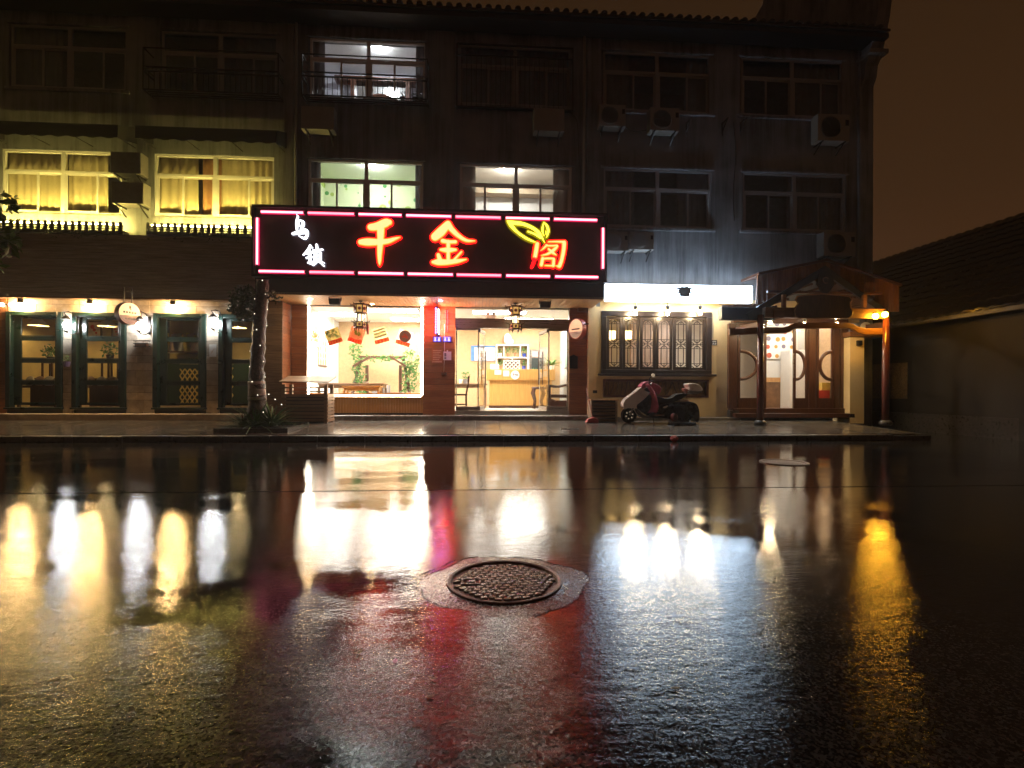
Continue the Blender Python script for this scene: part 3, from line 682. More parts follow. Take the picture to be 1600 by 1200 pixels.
# flower boxes with picket fronts and the yellow light lines hidden in them
M_led = glow('yellow light line', (1.0,.75,.165), 150)
M_picket = mat('dark picket', (.045,.035,.022), .6)
def flower_box(px0, px1, label, seed):
    Y = 14.06; x0, x1 = fx(px0,Y,355), fx(px1,Y,355); zb, zt = 5.16, 5.48
    t = thing('flower_box', ((x0+x1)/2, 14.18, zb), label, 'flower box', 'picket flower boxes under the yellow windows')
    MB().box(x0,x1,Y+.012,14.30,zb,zb+.10).build('trough', M_picket, t)
    MB().box(x0,x1,Y+.004,Y+.02,zt-.13,zt-.085).box(x0,x1,Y+.004,Y+.02,zb+.12,zb+.16).build('cross_rail', M_picket, t)
    k0 = None; o = wloc(t); n = int((x1-x0)/.165)
    for k in range(n):
        loc = Vector((x0+.06+k*(x1-x0-.12)/(n-1), Y, zb))-o
        if k0 is None:
            k0 = MB().prism([(-.045,.06),(.045,.06),(.045,.27),(.033,.31),(0,.33),(-.033,.31),(-.045,.27)],-.018,.0).build('picket', M_picket, origin=(0,0,0)); k0.parent = t; k0.location = loc
        else: dup(k0, t, loc)
    m = MB(); rnd = random.Random(seed)
    for k in range(int((x1-x0)/.16)):
        q = x0+rnd.uniform(.03,x1-x0-.03)
        if rnd.random() < .75: leaves(m, (q, 14.12, zb+.27), (.09,.05,.09), 14, .06, seed*50+k)
        if rnd.random() < .5: leaves(m, (q, 14.0, zb-.05), (.07,.03,.16), 12, .055, seed*90+k)
    m.build('trailing_plants', M_leafdark, t)
def light_line(px0, px1, label):
    Y = 14.21; x0, x1 = fx(px0,Y,355), fx(px1,Y,355)
    t = thing('light_line', ((x0+x1)/2, Y, 5.42), label, 'light', 'yellow light lines under the windows')
    MB().box(x0,x1,Y-.03,Y+.03,5.40,5.435).build('housing', M_dark, t)
    MB().lathe([(.001,x0+.01),(.018,x0+.01),(.018,x1-.01),(.001,x1-.01)],(0,Y,5.452),8,'X').build('tube', M_led, t)
flower_box(-30,192,'long picket flower box below the yellow window with the air conditioners',1)
flower_box(228,330,'short picket flower box below the yellow window, half away from the sign',2)
flower_box(331,399,'short picket flower box touching the red sign frame',3)
light_line(-20,188,'yellow light line behind the long picket flower box')
light_line(236,398,'yellow light line behind the two short picket flower boxes')

# ------------------------------------------------------------------ stone shopfront with green doors
YS = 14.36
SX0, SX1 = fx(-120,YS), fx(414,YS)
ZP = .60                                   # floor inside
ZF = fz(200,465,14.16)                     # underside of the board fascia
shop1 = thing('stone_shopfront', ((SX0+SX1)/2, YS, 0), 'stone faced shopfront with green glazed doors under a board fascia', 'shopfront')
DOORS = [(12,98),(115,197),(241,322),(343,424)]
ZD = fz(150,488,YS-.05)
hol = [(fx(a,YS), fx(b,YS), ZP, ZD) for a,b in DOORS]
rects_wall(MB(), SX0, SX1, .1, 3.62, YS+.03, YS+.20, hol).build('wall', M_mortar, shop1)
# blocks
rnd = random.Random(12)
blk = {}
def block(x0, x1, z0, z1):
    w, h = round(x1-x0,3), round(z1-z0,3); g = .004
    o = wloc(shop1); c = Vector(((x0+x1)/2, YS+rnd.uniform(-.006,.006), (z0+z1)/2))-o
    if (w,h) not in blk:
        b = MB().box(-w/2+g, w/2-g, 0, .06, -h/2+g, h/2-g).build('stone_block', M_stone, bevel=.006, origin=(0,0,0)); b.parent = shop1; b.location = c; blk[(w,h)] = b
    else: dup(blk[(w,h)], shop1, c)
rowh = .2
edges = [fx(d,YS) for ab in DOORS for d in ab]
piers = [(edges[1],edges[2]),(edges[3],edges[4]),(edges[5],edges[6])]
z = ZP-.2; r_ = 0
while z < ZD-.02:
    zt = min(z+rowh*(2 if r_ % 3 == 0 else 1), ZD)
    if ZD-zt < .08: zt = ZD
    for i, (a, b) in enumerate(piers):
        w = b-a
        if w > .5:
            c = a+w*(.38 if r_ % 2 else .62); block(a,c,z,zt); block(c,b,z,zt)
        else: block(a,b,z,zt)
    z = zt; r_ += 1
x = fx(12,YS); q = 0
while x < SX1-.05:
    w = (.72,.48,.60)[q % 3]; x2 = min(x+w, SX1); block(x,x2,ZD,ZD+(ZF-ZD)*.55); x = x2; q += 1
x = fx(12,YS); q = 1
while x < SX1-.05:
    w = (.72,.48,.60)[q % 3]; x2 = min(x+w, SX1); block(x,x2,ZD+(ZF-ZD)*.55,ZF+.02); x = x2; q += 1
# plinth
MB().box(SX0,SX1,14.0,YS+.028,.1,ZP-.16).build('plinth', M_stone, shop1, bevel=.01)
# boards above: narrow horizontal laps, real but joined
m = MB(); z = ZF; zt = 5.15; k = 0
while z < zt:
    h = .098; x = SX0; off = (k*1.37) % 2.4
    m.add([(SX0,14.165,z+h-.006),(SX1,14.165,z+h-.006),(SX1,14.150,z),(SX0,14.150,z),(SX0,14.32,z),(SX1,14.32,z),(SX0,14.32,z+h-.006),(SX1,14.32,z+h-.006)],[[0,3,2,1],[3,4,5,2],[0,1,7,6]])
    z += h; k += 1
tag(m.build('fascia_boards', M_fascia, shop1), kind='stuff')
MB().box(SX0,SX1,14.12,14.33,ZF-.05,ZF-.006).build('fascia_trim', mat('bronze trim',(.22,.13,.07),.35,metal=.5), shop1)
MB().box(SX0,SX1,14.18,YW-.002,5.153,5.158).build('fascia_cap', M_dark, shop1)
# timber strip at the edge of the picture
o = wloc(shop1); k0 = None
for k in range(16):
    zz = .45+k*.19
    loc = Vector((fx(-45,YS), YS-.03, zz))-o
    if zz+.19 > ZF: break
    if k0 is None: k0 = MB().box(-(fx(12,YS)-fx(-102,YS))/2,(fx(12,YS)-fx(-102,YS))/2-.01,0,.03,.003,.187).build('plank', M_wood, origin=(0,0,0)); k0.parent = shop1; k0.location = loc
    else: dup(k0, shop1, loc)
# doors
def green_door(a, b, seed):
    x0, x1 = fx(a,YS), fx(b,YS); f = .11
    m = MB()
    m.box(x0-.01,x0+f,YS-.07,YS+.10,ZP,ZD).box(x1-f,x1+.01,YS-.07,YS+.10,ZP,ZD).box(x0+f,x1-f,YS-.068,YS+.10,ZD-f,ZD-.002).box(x0-.03,x1+.03,YS-.10,YS+.1,ZP-.05,ZP-.002)
    d = m.build('door_frame', M_green, shop1, bevel=.012)
    l0, l1, Y = x0+f+.004, x1-f-.004, YS+.04; s = .12; zt = ZD-f-.004
    hts = [ZP+.06+(zt-ZP-.06)*q for q in (0,.255,.505,.755,1)]
    lf = MB().box(l0,l0+s+.06,Y,Y+.05,ZP+.06,zt).box(l1-s,l1,Y,Y+.05,ZP+.06,zt)
    for i, z in enumerate(hts): lf.box(l0+s+.06,l1-s,Y+.002,Y+.048,max(ZP+.062,z-.055),min(zt-.002,z+.055))
    leaf = lf.build('door_leaf', M_green, shop1, bevel=.008)
    for i in range(4): MB().box(l0+s+.06,l1-s,Y+.02,Y+.026,hts[i]+.055,hts[i+1]-.055).build('pane', M_glass, leaf)
    bd = MB()
    for i in range(4):
        for z in (hts[i]+.058, hts[i+1]-.072): bd.box(l0+s+.062,l1-s-.002,Y-.008,Y+.001,z,z+.014)
    bd.build('bead', M_green, leaf)
for i, (a, b) in enumerate(DOORS): green_door(a, b, i)
M_dine = mat('warm dining room paint', (.56,.42,.17), .8, var=.12, scale=2)
room(shop1, fx(-60,YS), fx(428,YS), YS+.2, 17.4, ZP-.02, 3.6, M_dine, M_dine, M_floorw)
M_warm = glow('warm bulb', (1.0,.62,.22), 55)
M_warmw = glow('warm white bulb', (1.0,.66,.30), 320)
M_coolw = glow('cool lantern bulb', (.93,.97,1.0), 85)
for k, (px, lb) in enumerate(((60,'shaded pendant lamp inside, behind the outermost green door'),(168,'shaded pendant lamp inside, behind the second green door'),(372,'shaded pendant lamp inside, behind the green door by the tree'))):
    p = at(px,500,15.9); t = thing('pendant_lamp',(p.x,15.9,2.95),lb,'lamp','pendant lamps in the dining room')
    MB().lathe([(.06,.22),(.24,.0),(.245,.0),(.065,.23)],(p.x,15.9,2.95),16).build('lamp_shade', M_curty, t)
    MB().sphere((p.x,15.9,3.02),.05).build('bulb', glow('pendant bulb',(1,.74,.36),160), t)
    MB().tube([(p.x,15.9,3.17),(p.x,15.9,3.6)],.008,5).build('cord', M_dark, t)
# room contents
def picture(px, py, w, h, Y, label, fm, pm):
    p = at(px, py, Y); s = Y/FPX; W, H = w*s, h*s
    t = thing('framed_picture',(p.x,Y,p.z-H/2),label,'picture','pictures in the dining room')
    f = .05; MB().box(p.x-W/2,p.x+W/2,Y-.03,Y,p.z+H/2-f,p.z+H/2).box(p.x-W/2,p.x+W/2,Y-.03,Y,p.z-H/2,p.z-H/2+f).box(p.x-W/2,p.x-W/2+f,Y-.03,Y,p.z-H/2+f,p.z+H/2-f).box(p.x+W/2-f,p.x+W/2,Y-.03,Y,p.z-H/2+f,p.z+H/2-f).build('frame', fm, t)
    MB().box(p.x-W/2+f,p.x+W/2-f,Y-.015,Y-.002,p.z-H/2+f,p.z+H/2-f).build('print', pm, t)
    q = MB()
    for k in range(3): q.lathe([(.001,-.019),(W*(.14-.03*k),-.019)],(p.x+W*.12*(k-1),Y,p.z+H*(.15-.17*k)),10,'Y')
    q.build('motif', M_red, t)
M_print = mat('faded print', (.72,.55,.42), .7, var=.3, scale=8, col2=(.45,.30,.22))
picture(57,528,16,44,17.36,'narrow dark framed picture seen through the outermost green door',M_walnut,M_print)
picture(148,515,22,26,17.36,'square framed picture seen through the second green door',M_walnut,M_print)
picture(182,518,13,24,17.36,'small framed picture near the edge of the second green door',M_walnut,M_print)
for k, (px, py, lb) in enumerate(((80,553,'leafy plant behind the outermost green door'),(172,550,'bushy plant behind the second green door'))):
    p = at(px, py, 15.6); pot_plant('potted_plant',(p.x,15.6,p.z-.24),lb,.10,.16,.20,90,20+k,M_picket)
    MB_ = thing('plant_stand',(p.x,15.6,ZP-.02),'plain dark stand carrying the '+lb,'plant stand','plant stands in the dining room')
    MB().box(p.x-.16,p.x+.16,15.44,15.76,p.z-.275,p.z-.245).build('stand_top', M_walnut, MB_)
    for sx in (-.13,.13):
        for sy in (-.13,.13): MB().box(p.x+sx-.02,p.x+sx+.02,15.6+sy-.02,15.6+sy+.02,ZP-.015,p.z-.276).build('leg', M_walnut, MB_)
M_cush = [mat('cushion %d' % k, c, .9, var=.2, scale=6) for k, c in enumerate(((.55,.47,.40),(.45,.30,.22),(.62,.58,.55),(.30,.24,.20)))]
for k, (a, b, lb) in enumerate(((30,92,'cushioned bench behind the outermost green door'),(125,194,'cushioned bench behind the second green door'))):
    x0, x1 = fx(a,15.1), fx(b,15.1); t = thing('bench',((x0+x1)/2,15.2,ZP-.015),lb,'bench','benches in the dining room')
    MB().box(x0,x1,15.0,15.45,ZP+.52,ZP+.58).box(x0,x1,15.45,15.5,ZP-.01,ZP+.8).build('seat', M_walnut, t)
    for xx in (x0+.04,x1-.04): MB().box(xx-.03,xx+.03,15.02,15.08,ZP-.015,ZP+.52).build('leg', M_walnut, t)
    for j in range(4):
        cxx = x0+(x1-x0)*(j+.5)/4
        c = MB().sphere((0,0,0),.5,14,10,(.30,.14,.30)).build('cushion', M_cush[(j+k) % 4], origin=(0,0,0), smooth=True)
        c.location = (cxx,15.28,ZP+.58+.125); c.rotation_euler = (-.2,.25*(j % 3-1),.2*(j-1.5))
        tag(c, 'cushion number %s along the bench behind the %s green door' % (('one','two','three','four')[j], ('outermost','second')[k]), 'cushion', 'cushions on the benches')
M_lat = mat('yellow lattice paint', (.85,.66,.16), .6)
for (a, b, lb) in ((281,312,'yellow diamond lattice screen inside the third green door'),(354,364,'slim yellow lattice screen inside the green door by the tree')):
    Y = 16.5; x0, x1 = fx(a,Y), fx(b,Y); z0, z1 = ZP-.015, fz(290,569,Y)
    t = thing('lattice_screen',((x0+x1)/2,Y,z0),lb,'screen','lattice screens in the dining room')
    MB().box(x0,x1,Y-.02,Y+.02,z1,z1+.03).box(x0,x1,Y-.02,Y+.02,z0,z0+.03).build('frame', M_lat, t)
    W = x1-x0; n = max(1, round(W/.14)); p = W/n; hh = p*1.5; k = 0; z = z0+.03
    while z+hh < z1+.02:
        for j in range(n):
            for s, dy in ((1,-.006),(-1,.006)):
                q = [(x0+(j+.5)*p-s*p*.5, z),(x0+(j+.5)*p+s*p*.5, z+hh)]
                MB().bar((q[0][0],Y+dy,q[0][1]),(q[1][0],Y+dy,q[1][1]),.012,.035,(1,0,0)).build('slat', M_lat, t)
        z += hh
t = thing('bookshelf',(fx(283,16.9),17.0,ZP),'tall shelf of leaning frames behind the third green door','bookshelf')
x0, x1 = fx(254,16.9), fx(322,16.9)
MB().box(x0,x1,16.7,17.2,2.25,2.3).box(x0,x1,16.7,17.2,1.5,1.55).box(x0,x0+.04,16.7,17.2,ZP,3.3).box(x1-.04,x1,16.7,17.2,ZP,3.3).build('carcass', M_walnut, t)
p = at(303,551,16.9); pot_plant('potted_plant',(p.x,16.85,1.552),'small leafy plant on the shelf behind the third green door',.10,.16,.20,90,22,M_picket)
tag(MB().box(fx(250,16.6),fx(424,16.6),16.56,16.62,ZP-.01,fz(290,568,16.56)).build('low_partition', mat('bottle green panel',(.020,.060,.022),.5)), 'dark green low partition behind the yellow lattice screens', 'partition')
for k in range(7):
    x = x0+.12+k*.2; c = (M_lat, M_print, M_paper)[k % 3]; MB().bar((x,16.9,2.3),(x+(.16 if k % 2 else -.1),16.9,2.85),.3,.04,(0,1,0)).build('leaning_frame', c, t)

# lamps on the stone front
def downlight(px, lb):
    p = at(px,470,14.22); t = thing('downlight',(p.x,14.22,ZF-.30),lb,'lamp','downlights under the board fascia')
    MB().lathe([(.055,.12),(.065,.13),(.065,.245),(.03,.25)],(p.x,14.22,ZF-.30),14).build('lamp_holder', M_dark, t)
    MB().sphere((p.x,14.22,ZF-.24),.075,12,8,(1,1,.9)).build('bulb', glow('downlight bulb',(1.0,.62,.24),240), t, smooth=True)
downlight(32,'warm downlight over the outermost green door'); downlight(140,'warm downlight over the second green door'); downlight(270,'warm downlight over the third green door')
t = thing('spot_pair',at(9,476,YS-.04),'pair of small spot lamps at the edge of the timber strip','lamp')
for px in (3,17): p = at(px,476,YS-.08); MB().sphere(p,.05,10,8).build('lamp_head', glow('spot lens',(1,.8,.5),12), t, smooth=True)
a_, b_ = at(3,476,YS-.06), at(17,476,YS-.06); MB().bar(a_,b_,.03,.03).build('bar', M_dark, t)
def lantern(px, py, lb):
    Y = YS-.24; p = at(px,py,Y); t = thing('wall_lantern',(p.x,Y,p.z-.22),lb,'lantern','wall lanterns between the green doors')
    MB().box(p.x+.10,p.x+.16,YS-.03,YS-.007,p.z-.25,p.z+.22).build('back_plate', M_dark, t)
    MB().tube([(p.x+.13,YS-.03,p.z-.2),(p.x+.13,Y+.05,p.z-.28),(p.x+.05,Y,p.z-.26),(p.x,Y,p.z-.20)],.014,6).tube([(p.x+.13,YS-.03,p.z+.16),(p.x+.14,Y+.05,p.z+.28),(p.x+.06,Y,p.z+.32),(p.x-.05,Y,p.z+.30),(p.x,Y,p.z+.22)],.014,6).build('arm', M_dark, t)
    MB().lathe([(.05,-.19),(.07,-.18),(.02,-.215)],(p.x,Y,p.z),10).lathe([(.12,.12),(.05,.2),(.02,.22)],(p.x,Y,p.z),10).build('cap', M_dark, t)
    for k in range(5): a = 2*math.pi*k/5; MB().tube([(p.x+.065*math.cos(a),Y+.065*math.sin(a),p.z-.18),(p.x+.105*math.cos(a),Y+.105*math.sin(a),p.z+.12)],.006,4).build('rib', M_dark, t)
    MB().sphere((p.x,Y,p.z-.03),.062,12,8,(1,1,1.5)).build('bulb', M_coolw, t, smooth=True)
lantern(103,506,'scrolled wall lantern between the outermost and second green doors')
lantern(217,506,'scrolled wall lantern beside the round hanging sign')
lantern(333,503,'scrolled wall lantern on the narrow stone pier nearest the tree')
# round sign hung off the front
p = at(200,490,13.9); t = thing('round_sign',(p.x,13.9,p.z),'round cream and dark red shop sign hanging edge-on to the stone front','sign')
M_maroon = mat('maroon enamel',(.12,.03,.03),.35); M_cream = mat('glowing cream enamel',(.80,.66,.48),.5,emit=(1,.75,.5),estr=.12)  # the cream has a faint emission mixed in; its parts are no lamps
RS = .29
MB().lathe([(RS-.02,-.07),(RS,-.08),(RS,.08),(RS-.02,.07)],p,32,'Y').build('rim', M_maroon, t)
MB().lathe([(.001,-.072),(RS-.015,-.072)],p,32,'Y').build('face', M_cream, t)
m = MB(); ang = [math.pi+.25+k*(math.pi-.35)/14 for k in range(15)]
m.prism([(p.x+(RS-.02)*math.cos(a), p.z+(RS-.02)*math.sin(a)) for a in ang], p.y-.077, p.y-.074).build('lower_band', M_maroon, t)
m = MB()
for k in range(5): m.box(p.x-.17+k*.07,p.x-.125+k*.07,p.y-.079,p.y-.075,p.z+.0,p.z+.05)
for k in range(4): m.box(p.x-.12+k*.07,p.x-.08+k*.07,p.y-.083,p.y-.0775,p.z-.16,p.z-.125)
m.box(p.x-.02,p.x+.02,p.y-.079,p.y-.075,p.z+.12,p.z+.2).box(p.x+.005,p.x+.035,p.y-.079,p.y-.075,p.z+.09,p.z+.115)
m.build('lettering', M_dark, t)
for q in (-.1,.1): MB().bar((p.x+q,p.y,p.z+RS-.04),(p.x+q,p.y,ZF+.2),.02,.02).build('hanger', M_dark, t)
t.rotation_euler = (0,0,R(68))
p = at(221,537,YS-.08); t = thing('wall_basket',p,'small dark wire basket on the stone wall beneath a lantern','basket')
m = MB()
for k in range(3): m.tube([(p.x-.18,YS-.01,p.z+k*.07-.07),(p.x-.17,YS-.14,p.z+k*.07-.07),(p.x+.17,YS-.14,p.z+k*.07-.07),(p.x+.18,YS-.01,p.z+k*.07-.07)],.010,5)
m.build('wire_frame', M_dark, t); MB().box(p.x-.15,p.x+.15,YS-.12,YS-.012,p.z-.09,p.z+.02).build('lining', M_walnut, t)
p = at(333,548,YS); t = thing('notice_card',(p.x,YS-.012,p.z-.2),'pale notice card on the narrow pier under a lantern','notice')
MB().box(p.x-.09,p.x+.09,YS-.022,YS-.008,p.z-.17,p.z+.17).build('card', M_paper, t)
MB().bar((p.x-.05,YS-.025,p.z-.1),(p.x+.05,YS-.025,p.z+.08),.004,.02,(0,1,0)).bar((p.x-.05,YS-.0253,p.z+.02),(p.x,YS-.0253,p.z-.05),.004,.02,(0,1,0)).build('drawing', M_print, t)
p = at(105,566,YS-.08); pot_plant('potted_plant',(p.x,YS-.10,p.z-.12),'tiny wall planter between the two outer green doors',.085,.14,.09,40,70,mat('violet pot',(.16,.10,.22),.5))
# ------------------------------------------------------------------ middle restaurant: shopfront, canopy and red sign
YC = 14.55; ZS = 3.45; ZFL = .52; YCAN = 13.0
CXL, CXR = fx(413,YC), fx(921,YC)
shop2 = thing('restaurant_shopfront', ((CXL+CXR)/2, YC, 0), 'timber clad restaurant front with a wide window and open glass doors', 'shopfront')
MB().box(fx(441,14.0),fx(935,14.0),14.0,YC+.3,.1,.405).build('step', mat('wet grey step',(.26,.24,.21),.25,var=.2,scale=8), shop2, bevel=.012)
MB().box(fx(480,YC),fx(662,YC),YC+.05,YC+.3,.407,1.0).build('stall_riser', M_oak, shop2)
# narrow upright boards of the riser (joined, each only a few pixels)
zw = fz(570,621,YC); m = MB(); x = fx(480,YC)
while x < fx(661,YC): m.box(x,x+.07,YC+.02,YC+.052,.45,zw-.02); x += .076
tag(m.build('riser_boards', M_oak, shop2), kind='stuff')
MB().box(fx(480,YC),fx(661,YC),YC-.03,YC+.06,zw-.02,zw+.02).build('window_sill', M_oak, shop2)
MB().box(fx(480,YC),fx(661,YC),YC,YC+.05,.407,.45).build('riser_base', M_dark, shop2)
# pillars clad in planks
def clad(px0, px1, Yf, z0, z1, label=None, h=.165):
    x0, x1 = fx(px0,Yf), fx(px1,Yf)
    MB().box(x0+.02,x1-.02,Yf+.03,YC+.25,z0,z1).build('pillar', M_walnut, shop2)
    o = wloc(shop2); k0 = None; n = int((z1-z0)/h); hh = (z1-z0)/n
    for k in range(n):
        loc = Vector(((x0+x1)/2, Yf, z0+k*hh))-o
        if k0 is None: k0 = MB().box(-(x1-x0)/2,(x1-x0)/2,0,.028,.003,hh-.003).build('plank', M_wood, origin=(0,0,0)); k0.parent = shop2; k0.location = loc
        else: dup(k0, shop2, loc)
    return x0, x1
clad(455,480,YC-.02,.41,ZS-.002); clad(661,711,YC-.05,.41,ZS-.002); clad(889,917,YC-.03,.41,ZS-.002)
# wing wall at the tree side: dark boards to the street, timber return
YG = 13.92; xw = fx(441,YG)
MB().box(fx(408,YG),xw-.02,YG+.02,YC+.1,.28,3.6).build('wing_wall', M_walnut, shop2)
o = wloc(shop2); k0 = k1 = None
for k in range(19):
    z = .29+k*.165
    l0 = Vector(((fx(408,YG)+xw)/2, YG, z))-o; l1 = Vector((xw-.02, (YG+YC-.05)/2, z))-o
    if k0 is None:
        w = (xw-fx(408,YG))/2
        k0 = MB().box(-w,w,0,.02,.003,.162).build('plank', M_greywood, origin=(0,0,0)); k0.parent = shop2; k0.location = l0
        k1 = MB().box(0,.022,-(YC-.05-YG)/2+.022,(YC-.05-YG)/2,.003,.162).build('plank', M_wood, origin=(0,0,0)); k1.parent = shop2; k1.location = l1
    else: dup(k0, shop2, l0); dup(k1, shop2, l1)
# canopy: soffit boards, dark fascia, toothed edge
xa, xb = fx(399,YCAN,450), fx(943,YCAN,450)
m = MB(); x = xa; k = 0
while x < xb: m.box(x,min(x+.088,xb),YCAN+.02,YC+.24,ZS,ZS+.02); x += .095
tag(m.build('soffit_boards', M_soffit, shop2), kind='stuff')
MB().box(xa,xb,YCAN+.01,YW-.1,ZS+.022,ZS+.10).build('canopy_deck', M_walnut, shop2)
MB().box(xa,xb,YCAN-.005,YCAN+.018,ZS+.02,4.02).build('canopy_fascia', mat('charcoal board',(.055,.042,.04),.45,var=.15), shop2)
z0 = ZS+.035; n = int((xb-xa)/.066); m = MB()
for k in range(n):
    x = xa+(xb-xa)*k/n; w = (xb-xa)/n
    m.add([(x,YCAN-.012,z0+.02),(x+w,YCAN-.012,z0+.02),(x+w/2,YCAN-.012,z0-.035),(x,YCAN-.006,z0+.02),(x+w,YCAN-.006,z0+.02),(x+w/2,YCAN-.006,z0-.035)],[[0,2,1],[3,4,5],[0,3,5,2],[1,2,5,4]])
tag(m.build('toothed_edge', mat('pale pine edge',(.40,.30,.20),.5), shop2), kind='stuff')
for x in (xa, xb): MB().box(x-.01 if x == xa else x, x if x == xa else x+.01, YCAN, YW-.1, ZS+.02, 4.02).build('canopy_cheek', M_walnut, shop2)
MB().box(fx(905,14.2),fx(921,14.2),YC-.2,YC+.25,ZS-.1,ZS-.004).build('bracket_block', M_walnut, shop2)

# shop interior
xi0, xi1 = fx(466,YC), fx(909,YC); YB = 18.6; ZCE = 3.52
M_ceil = mat('white ceiling', (.80,.78,.74), .7, var=.02)
room(shop2, xi0, xi1, YC+.25, YB, ZFL, ZCE, M_tan, M_ceil, M_tile, M_rwhite)
def ceil_panel(px, Y, w, d, s, lb):
    x = fx(px,Y); t = thing('ceiling_light',(x,Y,ZCE-.05),lb,'ceiling light','ceiling lights in the restaurant')
    MB().box(x-w/2-.03,x+w/2+.03,Y-d/2-.03,Y+d/2+.03,ZCE-.03,ZCE-.002).build('frame', M_white, t)
    MB().box(x-w/2,x+w/2,Y-d/2,Y+d/2,ZCE-.04,ZCE-.031).build('diffuser', glow('ceiling diffuser',(1.0,.94,.82),27), t)
ceil_panel(530,16.6,1.5,.6,0,'square ceiling light nearest the menu wall of the dining area'); ceil_panel(612,15.6,1.5,.6,0,'ceiling light over the stools behind the wide window'); ceil_panel(640,17.6,1.2,.6,0,'ceiling light above the leafy pergola')
ceil_panel(780,15.7,1.6,.5,0,'ceiling light just inside the open glass doors'); ceil_panel(825,17.2,1.6,.5,0,'ceiling light over the reception counter')
# light strips round the wide window
YG2 = YC+.10
M_strip = glow('warm white strip', (1.0,.88,.66), 20)
zt = fz(570,480,YG2)
for nm, bx in (('strip along the sill',(fx(482,YG2),fx(658,YG2),YG2-.05,YG2-.02,zw+.021,zw+.07)),('strip up the pillar side',(fx(657.5,YG2),fx(661,YG2),YG2-.05,YG2-.02,zw+.075,zt)),('strip up the wing wall side',(fx(480.5,YG2),fx(484,YG2),YG2-.05,YG2-.02,zw+.075,zt))):
    tag(MB().box(*bx).build('light_strip', M_strip), 'glowing white light '+nm+' of the wide window', 'light strip', 'light strips framing the wide window')
MB().box(fx(480,YC),fx(661,YC),YG2,YG2+.012,zw+.02,ZS-.003).build('window_pane', M_glass, shop2)
# entrance glazing
YD = YC+.02; zh0, zh1 = fz(800,513,YD), fz(800,498,YD)
MB().box(fx(711,YD),fx(889,YD),YD,YD+.16,zh0,zh1).build('door_header', M_steel, shop2)
MB().box(fx(711,YD),fx(889,YD),YD+.07,YD+.082,zh1,ZS-.003).build('transom_pane', M_glass, shop2)
MB().box(fx(711,YD),fx(889,YD),YD-.06,YD+.2,.407,ZFL-.003).build('threshold', M_steel, shop2)
for a, b in ((712,748),(857,888)):
    x0, x1 = fx(a,YD), fx(b,YD)
    MB().box(x0,x1,YD+.04,YD+.10,ZFL,ZFL+.12).box(x0,x1,YD+.04,YD+.10,zh0-.06,zh0-.002).box(x0,x0+.03,YD+.04,YD+.1,ZFL+.12,zh0-.06).box(x1-.03,x1,YD+.04,YD+.1,ZFL+.12,zh0-.06).build('side_light_frame', M_steel, shop2)
    MB().box(x0+.03,x1-.03,YD+.065,YD+.075,ZFL+.12,zh0-.06).build('side_light_pane', M_glass, shop2)
def leaf(px, s):
    x = fx(px,YD); L = .80
    e = bpy.data.objects.new('door_leaf', None)
    base = Vector((x,YD+.07,ZFL))
    # glass with steel shoes, hinged at the side light, swung inwards
    d = MB().box(0,s*L,-.03,.03,.004,.11).box(0,s*L,-.03,.03,zh0-ZFL-.10,zh0-ZFL-.006).build('door_leaf', M_steel, origin=(0,0,0))
    d.parent = shop2; d.location = base-wloc(shop2); d.rotation_euler = (0,0,s*R(80))
    g = MB().box(0,s*L,-.007,.007,.11,zh0-ZFL-.10).build('pane', mat('green edged door glass',(.55,.62,.58),.05) and M_glass, origin=(0,0,0)); g.parent = d
    eg = MB().box(s*L,s*(L+.012),-.009,.009,.11,zh0-ZFL-.10).build('glass_edge', mat('pale glass edge',(.62,.66,.62),.2), origin=(0,0,0)); eg.parent = d
    for q in (-1,1):
        h = MB().tube([(s*(L-.10),q*.06,.75),(s*(L-.10),q*.06,1.75)],.016,8).tube([(s*(L-.10),0,.95),(s*(L-.10),q*.06,.95)],.01,6).tube([(s*(L-.10),0,1.55),(s*(L-.10),q*.06,1.55)],.01,6).build('handle', M_walnut, origin=(0,0,0)); h.parent = d
leaf(749,1); leaf(856,-1)

# ---- red sign board with light tubes
YN = 12.93; xs0, xs1 = fx(399,YN,380), fx(944,YN,380); zs0, zs1 = fz(670,434,YN), fz(670,332,YN)
sign = thing('restaurant_sign', ((xs0+xs1)/2, YN, zs0), 'long dark sign board with glowing characters and pink light tubes', 'sign')
M_board = mat('dark red sign board', (.046,.017,.021), .45, var=.12, scale=3)
MB().box(xs0,xs1,YN,YN+.40,zs0,zs1).build('board', M_board, sign)
MB().box(xs0-.03,xs1+.03,YN-.10,YN+.42,zs1,zs1+.06).box(xs0-.03,xs1+.03,YN-.10,YN+.42,zs0-.06,zs0).box(xs0-.05,xs0,YN-.10,YN+.42,zs0-.058,zs1+.058).box(xs1,xs1+.05,YN-.10,YN+.42,zs0-.058,zs1+.058).build('casing', M_black, sign)
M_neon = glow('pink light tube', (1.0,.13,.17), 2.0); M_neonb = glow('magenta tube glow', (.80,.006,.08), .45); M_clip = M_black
M_neonw = glow('pale pink light tube', (1.0,.22,.30), 2.0)
def neon(p, q, mt_):
    t = MB().tube([p,q],.026,8).build('light_tube', mt_, sign)
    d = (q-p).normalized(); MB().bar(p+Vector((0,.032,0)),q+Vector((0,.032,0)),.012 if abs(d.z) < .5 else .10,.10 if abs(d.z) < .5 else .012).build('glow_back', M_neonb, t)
    for e_ in (p, q): MB().sphere(e_,.032,8,6).build('end_cap', M_black, t)
rnd = random.Random(2)
